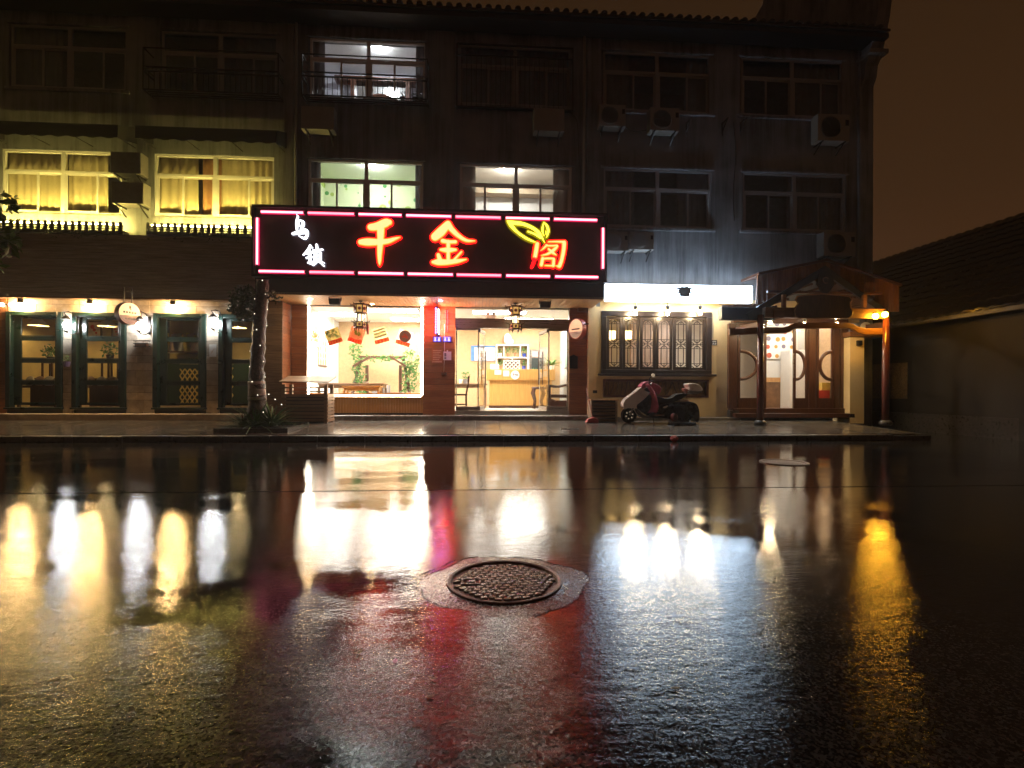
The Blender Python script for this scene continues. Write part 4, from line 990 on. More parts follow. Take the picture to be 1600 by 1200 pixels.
for zz, pxs in ((zs1-.10,((408,476),(481,555),(560,629),(634,706),(711,783),(789,859),(864,933))),(zs0+.08,((405,478),(484,555),(560,632),(637,709),(713,784),(790,860),(866,935)))):
    for i, (a, b) in enumerate(pxs):
        neon(Vector((fx(a,YN,380),YN-.05,zz)), Vector((fx(b,YN,380),YN-.05,zz)), M_neon if (i in (1,4)) else M_neonw)
for a, z0_, z1_ in ((403,zs0+.22,zs1-.24),(941.5,zs0+.28,zs1-.28)):
    x = fx(a,YN,380); neon(Vector((x,YN-.05,z0_)), Vector((x,YN-.05,z1_)), M_neonw)
# brush characters: every stroke is a solid ribbon of changing width
def smooth_path(pts, n=5):
    out = []
    for i in range(len(pts)-1):
        p0, p1, p2, p3 = pts[max(i-1,0)], pts[i], pts[i+1], pts[min(i+2,len(pts)-1)]
        for k in range(n):
            t = k/n
            out.append(tuple(.5*((2*p1[j])+(-p0[j]+p2[j])*t+(2*p0[j]-5*p1[j]+4*p2[j]-p3[j])*t*t+(-p0[j]+3*p1[j]-3*p2[j]+p3[j])*t**3) for j in range(3)))
    out.append(pts[-1]); return out
def strokes(mb, ss, conv, sc, Yf, Yb, grow=0.0):
    for si, st_ in enumerate(ss):
        P = [(*conv(x,y), w*sc) for x,y,w in st_]; P = smooth_path(P)
        lft, rgt = [], []
        for i,(x,z,w) in enumerate(P):
            dx, dz = P[min(i+1,len(P)-1)][0]-P[max(i-1,0)][0], P[min(i+1,len(P)-1)][1]-P[max(i-1,0)][1]
            L = math.hypot(dx,dz) or 1; nx_, nz_ = -dz/L, dx/L; h = max(.004,w/2)+grow
            lft.append((x+nx_*h,z+nz_*h)); rgt.append((x-nx_*h,z-nz_*h))
        def cap(c, frm, to):
            a0 = math.atan2(frm[1]-c[1],frm[0]-c[0]); a1 = math.atan2(to[1]-c[1],to[0]-c[0])
            while a1 > a0: a1 -= 2*math.pi
            r = math.hypot(frm[0]-c[0],frm[1]-c[1]); return [(c[0]+r*math.cos(a0+(a1-a0)*k/5),c[1]+r*math.sin(a0+(a1-a0)*k/5)) for k in range(1,5)]
        yo = Yf-.0006*si
        m = len(P); vs = []
        for (x,z) in lft: vs.append((x,yo,z))
        for (x,z) in rgt: vs.append((x,yo,z))
        for (x,z) in lft: vs.append((x,Yb,z))
        for (x,z) in rgt: vs.append((x,Yb,z))
        fs = []
        for i in range(m-1):
            fs += [[i,i+1,m+i+1,m+i],[i,2*m+i,2*m+i+1,i+1],[m+i,m+i+1,3*m+i+1,3*m+i]]
        mb.add(vs, fs)
        for c, a, b in ((P[-1],lft[-1],rgt[-1]),(P[0],rgt[0],lft[0])):
            q = [a]+cap(c,a,b)+[b]; k = len(q)
            mb.add([(x,yo,z) for x,z in q]+[(x,Yb,z) for x,z in q], [list(range(k))]+[[i,i+1,k+i+1,k+i] for i in range(k-1)])
    return mb
def glyph(ss, ox, oy, zoom, core, rim, d=.05, rimgrow=.030, nm='character', mid=None):
    conv = lambda x, y: (lambda p: (p.x, p.z))(at(ox+x/zoom, oy+y/zoom, YN))
    sc = (YN*1.0/FPX)/zoom
    c = strokes(MB(), ss, conv, sc, YN-d-.03, YN-.012, -.020 if mid else -.012).build(nm, core, sign)
    if mid is not None: strokes(MB(), ss, conv, sc, YN-d-.012, YN-.011, .0).build('amber_edge', mid, c)
    if rim is not None: strokes(MB(), ss, conv, sc, YN-d+.012, YN-.010, rimgrow).build('glow_rim', rim, c)
    return c
M_core = glow('amber character face', (1.0,.094,.036), 4.0); M_rim = glow('red character rim', (.95,.003,.004), 1.9)
M_mid = glow('amber character edge', (1.0,.052,.002), 4.0)
M_wcore = glow('white character face', (.90,.94,1.0), 1.8); M_wrim = glow('grey violet character rim', (.20,.18,.26), .14)
M_ycore = glow('yellow leaf face', (1.0,.78,.05), 1.3); M_yrim = glow('olive leaf rim', (.42,.34,.0), .3)
glyph([[(240,170,90),(320,160,105),(430,115,110),(470,108,80)],[(365,190,100),(362,330,85),(352,480,68),(350,600,46),(350,640,16)],[(115,355,75),(200,355,100),(330,355,85),(450,345,70),(540,315,48),(605,295,20)]],550,335,8,M_core,M_rim,mid=M_mid)
glyph([[(1200,130,90),(1120,220,120),(1040,290,110)],[(1200,135,90),(1250,200,75),(1330,275,62),(1430,335,48),(1535,340,22)],[(1135,340,62),(1210,352,52),(1295,352,52)],[(1205,350,60),(1205,460,55),(1205,580,55)],[(1110,450,42),(1200,455,74),(1300,450,40)],[(1082,515,55),(1100,575,70)],[(1368,478,34),(1320,530,36),(1275,580,40)],[(1015,605,50),(1080,605,85),(1200,605,75),(1330,590,58),(1430,570,24)]],550,335,8,M_core,M_rim,mid=M_mid)
glyph([[(785,630,100),(765,760,102),(740,900,98)],[(1020,585,42),(1180,582,50),(1320,588,66)],[(1345,600,100),(1335,750,95),(1295,950,92),(1250,1085,96)],[(1245,1100,80),(1165,1080,26)],
       [(985,655,60),(920,720,52),(862,765,24)],[(1000,668,50),(1120,668,52),(1205,672,62),(1110,770,84),(990,842,62),(872,868,32)],[(1020,735,56),(1100,805,78),(1180,862,36)],
       [(898,930,84),(872,1065,88)],[(900,940,58),(1010,930,58),(1120,935,60)],[(1128,945,76),(1118,1080,84)],[(950,1078,44),(1130,1084,50)]],780,335,13.33,M_core,M_rim,mid=M_mid)
glyph([[(735,935,92),(705,1040,92),(672,1110,78)]],780,335,13.33,M_rim,None,nm='character_foot')
glyph([[(165,150,36),(300,190,88),(480,212,80),(680,292,75),(830,412,78),(940,600,18)],[(165,152,36),(250,250,88),(370,380,60),(540,500,58),(690,572,42),(755,590,14)],[(592,370,38),(730,422,50),(860,500,58)],[(920,175,24),(900,280,55),(896,370,50),(930,460,26)],[(921,178,24),(990,260,60),(1015,370,60),(990,470,38),(970,503,14)],[(962,362,28),(972,425,40)]],780,335,13.33,M_ycore,M_yrim,nm='leaf_emblem')
glyph([[(195,20,14),(225,60,45),(205,130,50),(200,220,62),(205,340,50)],[(215,140,40),(330,170,60),(320,270,66),(285,330,50)],[(245,190,36),(255,260,44)],[(120,420,62),(250,392,84),(365,400,58)],[(325,330,48),(405,350,60),(420,430,62),(370,515,62),(250,465,36)]],450,335,13.33,M_wcore,M_wrim,rimgrow=.012)
glyph([[(480,660,52),(440,750,62),(335,860,36)],[(475,690,50),(525,705,38)],[(420,840,48),(540,805,46)],[(405,920,48),(525,900,46)],[(468,770,60),(478,900,64),(480,1025,70)],[(435,1020,44),(530,1000,40)],
       [(612,650,58),(625,740,60)],[(540,770,50),(735,748,46)],[(590,800,72),(588,980,74)],[(690,810,62),(690,975,62)],[(600,800,36),(690,800,36)],[(600,870,30),(690,870,30)],[(600,935,30),(690,935,30)],[(560,1000,50),(690,990,44),(780,1030,26)],[(605,1010,60),(540,1062,60)],[(670,1005,40),(765,1085,48)]],450,335,13.33,M_wcore,M_wrim,rimgrow=.012)

# ---- things under the canopy
def palace_lantern(px, lb):
    Y = 13.75; x = fx(px,Y); zt = ZS-.03; z = zt-.05
    t = thing('palace_lantern',(x,Y,z-.72),lb,'lantern','palace lanterns under the canopy')
    MB().tube([(x,Y,z),(x,Y,ZS-.001)],.012,6).lathe([(.05,ZS-.03-z),(.05,ZS-.004-z)],(x,Y,z),10).build('hook', M_dark, t)
    def hexr(r, z0, z1): return [(r, z0),(r, z1)]
    m = MB()
    for r, z0_, z1_ in ((.19,-.04,-.0),(.17,-.26,-.225),(.10,-.275,-.26),(.16,-.50,-.47),(.19,-.64,-.60)): m.lathe([(r*.92,z0_),(r,z0_+.008),(r,z1_-.008),(r*.92,z1_)],(x,Y,z),6)
    for k in range(6):
        a = 2*math.pi*k/6; c, s = math.cos(a), math.sin(a)
        m.bar((x+.165*c,Y+.165*s,z-.24),(x+.165*c,Y+.165*s,z-.02),.028,.028).bar((x+.095*c,Y+.095*s,z-.5),(x+.095*c,Y+.095*s,z-.26),.024,.024).bar((x+.165*c,Y+.165*s,z-.62),(x+.165*c,Y+.165*s,z-.48),.028,.028)
        m.tube([(x+.18*c,Y+.18*s,z-.02),(x+.26*c,Y+.26*s,z-.03),(x+.28*c,Y+.28*s,z+.02)],[.016,.013,.006],5).tube([(x+.17*c,Y+.17*s,z-.48),(x+.23*c,Y+.23*s,z-.47),(x+.25*c,Y+.25*s,z-.43)],[.014,.011,.005],5).tube([(x+.16*c,Y+.16*s,z-.63),(x+.15*c,Y+.15*s,z-.72)],[.018,.005],5)
    m.build('carved_frame', M_walnut, t)
    for r, z0_, z1_, mm in ((.145,-.22,-.04,mat('painted lantern panel',(.45,.28,.10),.5,var=.3,scale=14,emit=(1,.55,.15),estr=.25)),(.075,-.47,-.28,glow('lantern core',(1.0,.70,.32),1.9)),(.145,-.60,-.50,MATS['painted lantern panel'] if 'painted lantern panel' in MATS else None)):
        MB().lathe([(r,z0_),(r,z1_)],(x,Y,z),6).build('panel', mm, t)
    for k in range(6):
        a = 2*math.pi*(k+.5)/6
        MB().sphere((x+.132*math.cos(a),Y+.132*math.sin(a),z-.13),.045,8,6).build('rosette', mat('plum rosette',(.30,.06,.12),.4), t); MB().sphere((x+.132*math.cos(a),Y+.132*math.sin(a),z-.55),.036,8,6).build('rosette', MATS['plum rosette'], t)
palace_lantern(563,'carved palace lantern hanging before the wide window'); palace_lantern(805,'carved palace lantern hanging before the glass doors')
p = at(571,520,13.75); tag(MB().tube([(p.x,13.76,ZS-.02),(p.x+.06,13.76,ZS-.6)],.005,4).lathe([(.022,-.28),(.03,-.1),(.012,0)],(p.x+.06,13.76,ZS-.6),8).build('red_tassel', M_red),'thin red tassel dangling next to the lantern by the wide window','tassel')
def flood(px, lb):
    x = fx(px,13.3); t = thing('floodlight',(x,13.3,ZS-.2),lb,'floodlight','unlit floodlights under the canopy')
    MB().box(x-.14,x+.14,13.22,13.34,ZS-.19,ZS-.03).build('body', M_dark, t, bevel=.02)
    MB().box(x-.11,x+.11,13.212,13.219,ZS-.17,ZS-.05).build('lens', mat('dark lens',(.02,.02,.02),.1), t)
    MB().bar((x-.15,13.3,ZS-.1),(x-.15,13.3,ZS-.002),.02,.03).bar((x+.15,13.3,ZS-.1),(x+.15,13.3,ZS-.002),.02,.03).build('yoke', M_dark, t)
flood(523,'black unlit floodlight beneath the canopy by the wide window'); flood(851,'black unlit floodlight beneath the canopy near the round sign')
for px, Y, c, lb in ((484,13.5,M_warmw,'recessed spot lamp in the soffit near the wing wall'),(660,13.5,M_warmw,'recessed spot lamp in the soffit at the red lit pillar'),(581,14.2,M_warmw,'faint recessed spot lamp in mid soffit'),(688,13.45,glow('violet lamp',(.45,.12,1),160),'violet spot lamp in the soffit above the small lit box sign')):
    x = fx(px,Y); t = thing('soffit_lamp',(x,Y,ZS-.03),lb,'lamp','spot lamps in the soffit')
    MB().lathe([(.05,-.012),(.07,-.012),(.07,-.001),(.05,-.001)],(x,Y,ZS),14).build('bezel', M_steel, t); MB().lathe([(.001,-.014),(.046,-.012),(.046,-.002)],(x,Y,ZS),14).build('lens', c, t)
# small lit box sign on the pillar and its plates
xq = fx(683,14.2); t = thing('box_sign',(xq,14.2,fz(684,523,14.2)),'slim lit box sign edged with blue lights on the red lit pillar','sign')
z0, z1 = fz(684,523,14.2), fz(684,482,14.2)
MB().box(xq-.035,xq+.035,13.98,14.46,z0,z1).build('case', M_dark, t)
MB().box(xq+.036,xq+.042,14.0,14.44,z0+.03,z1-.03).build('lit_face', glow('box sign face',(1.0,.42,.30),14), t)
MB().box(xq-.042,xq-.036,14.0,14.44,z0+.03,z1-.03).build('lit_face', glow('box sign red face',(1.0,.04,.03),9), t)
for k, zz in enumerate((z0+.16,z0+.42)): MB().bar((xq+.045,14.1,zz+.1),(xq+.045,14.32,zz),.004,.05,(1,0,0)).build('lettering', M_red, t)
d0 = None
for k in range(16):
    loc = Vector((xq-.02,13.968,z0+.03+k*(z1-z0-.06)/15))-wloc(t)
    if d0 is None: d0 = MB().sphere((0,0,0),.016,6,4).build('blue_light', glow('blue light dot',(.16,.10,1.0),9), origin=(0,0,0)); d0.parent = t; d0.location = loc
    else: dup(d0, t, loc)
for z in (z0+.04,z1-.04): MB().box(xq-.02,xq+.02,14.46,YC-.05,z-.02,z+.02).build('arm', M_dark, t)
x_r = fx(697,YC-.1); tg_ = thing('red_wash_light',(x_r,YC-.12,fz(697,510,YC)),'small added red light washing the timber pillar beside the box sign','light')  # added source that washes the pillar red
MB().box(x_r-.015,x_r+.015,YC-.11,YC-.075,fz(697,520,YC),fz(697,484,YC)).build('housing', M_dark, tg_)
MB().box(x_r-.012,x_r+.012,YC-.074,YC-.070,fz(697,519,YC),fz(697,485,YC)).build('tube', glow('red pillar wash',(1.0,.015,.03),300), tg_)
for k, (px, lb) in enumerate(((683,'blue lit plate below the box sign, on the window side'),(698.5,'blue lit plate below the box sign, on the door side'))):
    p = at(px,530,YC-.07); t = thing('lit_plate',(p.x,YC-.07,p.z-.07),lb,'sign','blue lit plates on the pillar')
    MB().box(p.x-.115,p.x+.115,YC-.075,YC-.052,p.z-.075,p.z+.075).build('plate', mat('deep blue plate',(.02,.02,.12),.4,emit=(.06,.03,.5),estr=.5), t)
    g = MB()
    for j in (-1,1):
        cx = p.x+j*.052
        g.box(cx-.035,cx+.035,YC-.079,YC-.076,p.z+.03,p.z+.042).box(cx-.006,cx+.006,YC-.0795,YC-.0762,p.z-.045,p.z+.045).box(cx-.03,cx+.03,YC-.079,YC-.076,p.z-.012,p.z+.0).box(cx-.038,cx+.038,YC-.079,YC-.076,p.z-.05,p.z-.038)
    g.build('lettering', glow('lilac lettering',(.55,.40,1.0),1.6), t)
p = at(699,556,YC-.06); t = thing('wall_notice',(p.x,YC-.06,p.z-.15),'pale notice board hung on the lower part of the red lit pillar','notice')
MB().box(p.x-.11,p.x+.11,YC-.07,YC-.053,p.z-.12,p.z+.12).build('card', M_paper, t); MB().box(p.x-.02,p.x+.02,YC-.07,YC-.053,p.z+.121,p.z+.16).build('hook', M_paper, t)
MB().box(p.x-.085,p.x-.03,YC-.074,YC-.0705,p.z-.02,p.z+.08).box(p.x-.085,p.x-.03,YC-.074,YC-.0705,p.z-.09,p.z-.04).build('print', M_curtd, t)
p = at(683,556,YC-.06); t = thing('wall_poster',(p.x,YC-.06,p.z-.2),'orange poster of small print on the timber pillar','poster')
MB().box(p.x-.15,p.x+.15,YC-.06,YC-.0525,p.z-.2,p.z+.2).build('sheet', mat('dull orange print',(.42,.13,.06),.6,var=.2,scale=30), t)
m = MB()
for r in range(6): m.box(p.x-.12,p.x+.12-.03*(r % 3),YC-.0625,YC-.0605,p.z+.14-r*.05,p.z+.158-r*.05)
for k in range(8): m.box(p.x-.13+k*.033,p.x-.108+k*.033,YC-.0625,YC-.0605,p.z-.185,p.z-.14)
m.build('lettering', mat('pale lettering',(.75,.45,.35),.6), t)
p = at(694,584,YC-.06); t = thing('cable_box',(p.x,YC-.06,p.z),'small grey socket on the timber pillar with a hanging cable','socket')
MB().box(p.x-.07,p.x+.07,YC-.09,YC-.053,p.z-.03,p.z+.03).build('box', M_steel, t); MB().tube([(p.x-.01,YC-.06,p.z+.03),(p.x+.01,YC-.06,p.z+.5),(p.x,YC-.06,p.z+1.4)],.006,4).build('cable', M_paper, t)
# round sign on the far pillar
p = at(902,514,14.1); t = thing('oval_sign',(p.x,14.1,p.z),'round red rimmed sign hanging edge-on from the pillar by the glass doors','sign')
RS = .29
MB().lathe([(RS-.03,-.06),(RS,-.07),(RS,.07),(RS-.03,.06)],p,32,'Y').build('rim', mat('red rim',(.35,.04,.03),.35), t)
MB().lathe([(.001,-.062),(RS-.02,-.062)],p,32,'Y').build('face', mat('glowing cream sign face',(.72,.42,.28),.4,emit=(1,.55,.3),estr=.35), t)  # weak glow put into the face colour
m = MB(); m.prism([(p.x+(RS-.03)*math.cos(a),p.z+(RS-.03)*math.sin(a)) for a in [math.pi+.3+k*(math.pi-.6)/12 for k in range(13)]],p.y-.068,p.y-.064).build('lower_panel', M_paper, t)
MB().box(p.x-.16,p.x+.16,p.y-.070,p.y-.0635,p.z-.03,p.z+.01).build('line', M_walnut, t)
MB().bar((p.x+RS,p.y,p.z+.1),(p.x+RS+.14,p.y+.02,p.z+.1),.03,.03).build('arm', M_dark, t)
t.rotation_euler = (0,0,R(-58))
p = at(896,565,YC-.04); tag(MB().prism([(p.x-.12,p.z-.2),(p.x+.12,p.z-.2),(p.x+.12,p.z+.14),(p.x,p.z+.2),(p.x-.12,p.z+.14)],YC-.075,YC-.032).build('letter_box', M_dark, bevel=.008),'dark peaked letter box on the pillar by the glass doors','letter box')
# emergency lamp over the header
p = at(767,496,YD); t = thing('emergency_lamp',(p.x,YD+.03,zh1+.002),'twin headed emergency lamp standing on the door header','lamp')
MB().box(p.x-.13,p.x+.13,YD+.02,YD+.06,zh1+.001,zh1+.10).build('body', M_cream, t, bevel=.01)
for s in (-1,1): MB().lathe([(.02,.03),(.045,0),(.045,-.03),(.001,-.03)],(p.x+s*.085,YD+.03,zh1+.145),12,'Y').bar((p.x+s*.085,YD+.04,zh1+.1),(p.x+s*.085,YD+.04,zh1+.14),.02,.02).build('lamp_head', M_white, t)

# ---- posters stuck to the wide window
M_sred = sheer('sheer red print',(.80,.09,.03))
M_sor = sheer('sheer orange print',(.95,.45,.06))
def food_poster(px, py, rot, base, dish, lb, sp):
    p = at(px,py,YG2-.02); w, h = .40, .43
    t = thing('food_poster',(p.x,YG2-.02,p.z),lb,'poster','food posters stuck on the wide window')
    MB().sheet([[(p.x-w/2,YG2-.018,p.z-h/2),(p.x+w/2,YG2-.018,p.z-h/2)],[(p.x-w/2,YG2-.018,p.z+h/2),(p.x+w/2,YG2-.018,p.z+h/2)]]).build('sheet', base, t)
    MB().sheet([[(p.x-w/2,YG2-.022,p.z-h/2),(p.x+w/2,YG2-.022,p.z-h/2)],[(p.x-w/2,YG2-.022,p.z-h/2+.115),(p.x+w/2,YG2-.022,p.z-h/2+.115)]]).build('title_band', M_sred, t)
    n = 5 if sp != 3 else 4; g = MB()
    for k in range(n):
        cx = p.x-w/2+.05+k*(w-.1)/(n-1) if n > 1 else p.x; cz = p.z-h/2+.058
        g.box(cx-.026,cx+.026,YG2-.0275,YG2-.0245,cz+.012,cz+.02).box(cx-.004,cx+.004,YG2-.028,YG2-.0246,cz-.03,cz+.03).box(cx-.022,cx+.022,YG2-.0275,YG2-.0245,cz-.014,cz-.006).box(cx-.03,cx+.03,YG2-.0275,YG2-.0245,cz-.032,cz-.026)
    g.build('title_lettering', M_sor, t)
    d = MB(); rn = random.Random(sp)
    if sp == 1:   # green stir fry
        for k in range(26): d.sphere((p.x+rn.uniform(-.16,.16),YG2-.022,p.z+.05+rn.uniform(-.10,.13)),rn.uniform(.02,.04),7,5,(1,.12,.7))
    elif sp == 2: # round plate
        d.lathe([(.001,-.004),(.15,-.004),(.165,-.002)],(p.x,YG2-.021,p.z+.05),24,'Y')
    elif sp == 3: # rolls
        for k in range(3): d.tube([(p.x-.17,YG2-.02,p.z-.02+k*.085),(p.x+.17,YG2-.02,p.z+.0+k*.085)],.03,8)
    else:
        d.lathe([(.001,-.004),(.15,-.004),(.17,-.002)],(p.x,YG2-.021,p.z+.05),24,'Y')
    d.build('dish', dish, t)
    if sp in (2,4):
        f = MB()
        for k in range(22): a = rn.uniform(0,6.3); r = rn.uniform(0,.09); f.sphere((p.x+r*math.cos(a),YG2-.028,p.z+.05+r*math.sin(a)*.8),rn.uniform(.018,.035),7,5,(1,.12,.7))
        f.build('garnish', sheer('print green',(.30,.50,.08)) if sp == 2 else sheer('print braise',(.60,.10,.04)), t)
    t.rotation_euler = (0,-rot,0)
food_poster(521,525.5,R(20),sheer('print olive',(.42,.30,.08),.3,12),sheer('print leaf',(.16,.22,.04),.4,16),'tilted food poster of dark greens, nearest the wing wall',1)
food_poster(557,524,R(-17),M_sred,sheer('print cream',(.90,.82,.55)),'red food poster with a round plate of greens behind the lantern',2)
food_poster(594.5,524,R(16),sheer('print straw',(.80,.62,.28),.2,9),sheer('print grey green',(.60,.58,.34)),'straw coloured food poster of pale rolls',3)
food_poster(632,528,R(-18),sheer('print pale',(.86,.74,.68),.2,9),sheer('print bowl',(.26,.17,.12)),'food poster of a red braise in a dark bowl, nearest the pillar',4)
# ------------------------------------------------------------------ restaurant furniture seen through the glass
def table(px, Y, w, d, h, lb, top, legm, grp='restaurant tables', zf=ZFL):
    x = fx(px,Y); t = thing('table',(x,Y,zf),lb,'table',grp)
    MB().box(x-w/2,x+w/2,Y-d/2,Y+d/2,zf+h-.05,zf+h).build('table_top', top, t, bevel=.008)
    MB().box(x-w/2+.05,x+w/2-.05,Y-d/2+.04,Y+d/2-.04,zf+h-.15,zf+h-.052).build('apron', legm, t)
    for sx in (-1,1):
        for sy in (-1,1): MB().box(x+sx*(w/2-.06)-.03,x+sx*(w/2-.06)+.03,Y+sy*(d/2-.05)-.03,Y+sy*(d/2-.05)+.03,zf+.002,zf+h-.15).build('leg', legm, t)
    return t
def stool(px, Y, lb, mm, w=.36, h=.46, grp='wooden stools behind the wide window'):
    x = fx(px,Y); t = thing('stool',(x,Y,ZFL),lb,'stool',grp)
    MB().box(x-w/2,x+w/2,Y-w/2,Y+w/2,ZFL+h-.05,ZFL+h).build('seat', mm, t, bevel=.01)
    for sx in (-1,1):
        for sy in (-1,1): MB().bar((x+sx*(w/2-.05),Y+sy*(w/2-.05),ZFL+h-.05),(x+sx*(w/2+.01),Y+sy*(w/2+.01),ZFL+.004),.045,.045).build('leg', mm, t)
    MB().bar((x-w/2+.02,Y-w/2+.04,ZFL+.2),(x+w/2-.02,Y-w/2+.04,ZFL+.2),.03,.06).bar((x-w/2+.02,Y+w/2-.04,ZFL+.2),(x+w/2-.02,Y+w/2-.04,ZFL+.2),.03,.06).build('stretcher', mm, t)
M_amber = mat('amber varnished wood',(.52,.26,.07),.35,var=.2,scale=5,stretch=(1,1,5))
M_rustic = mat('rustic brown wood',(.26,.14,.07),.45,var=.3,scale=5)
table(552,16.2,2.0,.75,.78,'long rustic table behind the wide window, next to the menu wall',M_rustic,M_rustic)
table(567,15.35,1.1,.5,.70,'low amber table close behind the wide window glass',M_amber,M_amber)
stool(607,15.5,'amber stool behind the wide window, left of the pair',M_amber); stool(618,15.9,'brown stool partly hidden by the amber one',M_rustic,.5,.5)
stool(648,15.5,'amber stool in the window corner by the pillar',M_amber,.5,.5)
p = at(572,588,16.2); tag(MB().lathe([(.001,0),(.05,0),(.11,.05),(.115,.055),(.05,.02)],(p.x,16.1,ZFL+.781),14).build('bowl', M_paper),'white bowl on the long rustic table','bowl')
# leafy pergola against the tan wall
YP = 17.9; t = thing('pergola',(fx(597,YP),YP,ZFL),'dark timber garden arch wound with leaves at the back wall','pergola')
a0, a1 = at(563,558,YP), at(631,558,YP)
MB().bar((a0.x-.05,YP,a0.z),(a1.x+.05,YP,a0.z),.09,.09).build('top_beam', M_walnut, t)
for px0, px1, py1 in ((564,549,598),(630,645,598)):
    q0, q1 = at(px0,558,YP), at(px1,py1,YP); MB().bar(q0,(q1.x,YP-.25,ZFL+.01),.08,.08).build('leg', M_walnut, t)
for px0, px1 in ((582,555),(612,636)):
    q0, q1 = at(px0,558,YP), at(px1,573,YP); MB().bar((q0.x,YP-.3,q0.z),(q1.x,YP-.3,q1.z),.07,.07).build('brace', M_walnut, t)
for px in (571,624): q = at(px,570,YP); MB().box(q.x-.05,q.x+.05,YP+.2,YP+.3,ZFL,q.z).build('post', M_walnut, t)
m = MB()
for i, (px, py, rx, rz, n) in enumerate(((556,545,.22,.4,160),(560,580,.22,.45,200),(563,603,.2,.3,120),(640,565,.30,.45,230),(641,590,.28,.45,220),(636,612,.22,.3,120),(585,560,.4,.07,60),(610,560,.4,.07,60))):
    q = at(px,py,YP-.1); leaves(m, q, (rx,.18,rz), n, .12, 300+i)
m.build('climbing_leaves', M_leafvivid, t)
q0, q1 = at(588,590,YB), at(610,610,YB)
t = thing('picket_screen',(at(590,600,YB-.3).x,YB-.3,ZFL),'low grey slatted screen beneath the leafy arch','screen')
b0 = None
for k in range(9):
    x = at(583+k*3.2,600,YB-.3).x
    loc = Vector((x,YB-.3,ZFL))-wloc(t)
    if b0 is None: b0 = MB().box(-.028,.028,-.012,.012,.0,.75).build('slat', M_curtd, origin=(0,0,0)); b0.parent = t; b0.location = loc
    else: dup(b0, t, loc)
# wall menu boards on the white side wall (they run back into the room)
for (Y0, Y1, py0, py1, px, lb) in ((15.9,17.1,500,570,525,'tall illustrated menu board on the white side wall'),(15.05,15.5,500,540,492,'faded menu poster on the side wall nearest the street')):
    zt_, zb_ = fz(px,py0,(Y0+Y1)/2), fz(px,py1,(Y0+Y1)/2)
    t = thing('menu_board',(xi0+.02,(Y0+Y1)/2,zb_),lb,'menu board','menu boards on the side wall')
    MB().box(xi0+.004,xi0+.02,Y0,Y1,zb_,zt_).build('sheet', mat('menu sheet',(.78,.74,.70),.6), t)
    rn = random.Random(int(px)); 
    for k in range(5):
        for j in range(6):
            d = MB().sphere((0,0,0),.5,8,6,(.01,.8,.8))
            pass
    ds = [MB() for _ in range(3)]
    for k in range(5):
        for j in range(7):
            ds[rn.randrange(3)].sphere((xi0+.022,Y0+(Y1-Y0)*(k+.5)/5,zb_+(zt_-zb_)*(j+.5)/7),(Y1-Y0)*.075,8,6,(.08,1,1.2))
    for d, mm in zip(ds,(mat('dish orange',(.60,.22,.06),.5),mat('dish blue grey',(.30,.36,.42),.5),mat('dish brown',(.30,.14,.07),.5))):
        if d.v: d.build('dish_pictures', mm, t)
    MB().box(xi0+.004,xi0+.05,Y0-.02,Y1+.02,zb_-.05,zb_-.002).build('bottom_rod', M_walnut, t)
pot_plant('potted_plant',(fx(490,14.95),14.95,fz(490,540,14.95)),'dried yellow flowers in a pot at the window end',.07,.12,.16,60,44,M_cream,mat('straw flower',(.62,.44,.12),.6))
t = thing('plant_pedestal',(fx(490,14.95),14.95,ZFL),'plain white pedestal carrying dried flowers','pedestal'); zt_ = fz(490,540,14.95)
MB().box(fx(490,14.95)-.13,fx(490,14.95)+.13,14.82,15.08,zt_-.04,zt_-.002).build('top', M_rwhite, t); MB().box(fx(490,14.95)-.09,fx(490,14.95)+.09,14.86,15.04,ZFL+.002,zt_-.04).build('shaft', M_rwhite, t)
tag(MB().tube([(xi0+.03,17.8,ZFL+1.2),(xi0+.03,17.8,ZCE-.01)],.02,6).box(xi0+.002,xi0+.06,17.74,17.86,ZFL+1.1,ZFL+1.2).build('cable_trunking', M_white),'white cable pipe with switch on the side wall past the menu board','cable')

# reception
YR = 16.9; x0, x1 = fx(761,YR), fx(866,YR); zc = fz(805,577,YR)
t = thing('reception_counter',((x0+x1)/2,YR+.3,ZFL),'honey oak reception counter facing the open doors','counter')
MB().box(x0-.02,x1+.02,YR-.08,YR+.62,zc-.36,zc).build('counter_top', M_oak, t, bevel=.008)
MB().box(x0+.08,x1-.08,YR,YR+.55,ZFL+.002,zc-.362).build('counter_body', M_oak, t)
MB().box(x0+.06,x1-.06,YR-.012,YR,ZFL+.002,ZFL+.08).build('skirting', M_walnut, t)
p = at(805,586,YR-.09); s = thing('round_logo_plate',(p.x,YR-.09,p.z-.14),'round white logo plate on the oak counter front','plate')
MB().lathe([(.001,-.012),(.135,-.012),(.145,-.004)],(p.x,YR-.083,p.z),28,'Y').build('disc', M_paper, s)
conv = lambda x, y: (p.x+(x-50)*.0024, p.z-(y-50)*.0024)
strokes(MB(), [[(15,42,8),(30,30,9),(28,52,8),(14,60,6)],[(30,48,7),(44,44,6)]], conv, .0024, YR-.099, YR-.0955).build('red_mark', M_red, s)
strokes(MB(), [[(50,44,6),(62,40,6)],[(56,36,6),(55,58,6)],[(68,40,6),(84,38,6)],[(76,34,6),(72,60,6)],[(66,56,5),(86,58,5)],[(40,70,4),(58,72,4)]], conv, .0024, YR-.099, YR-.0955).build('black_mark', M_dark, s)
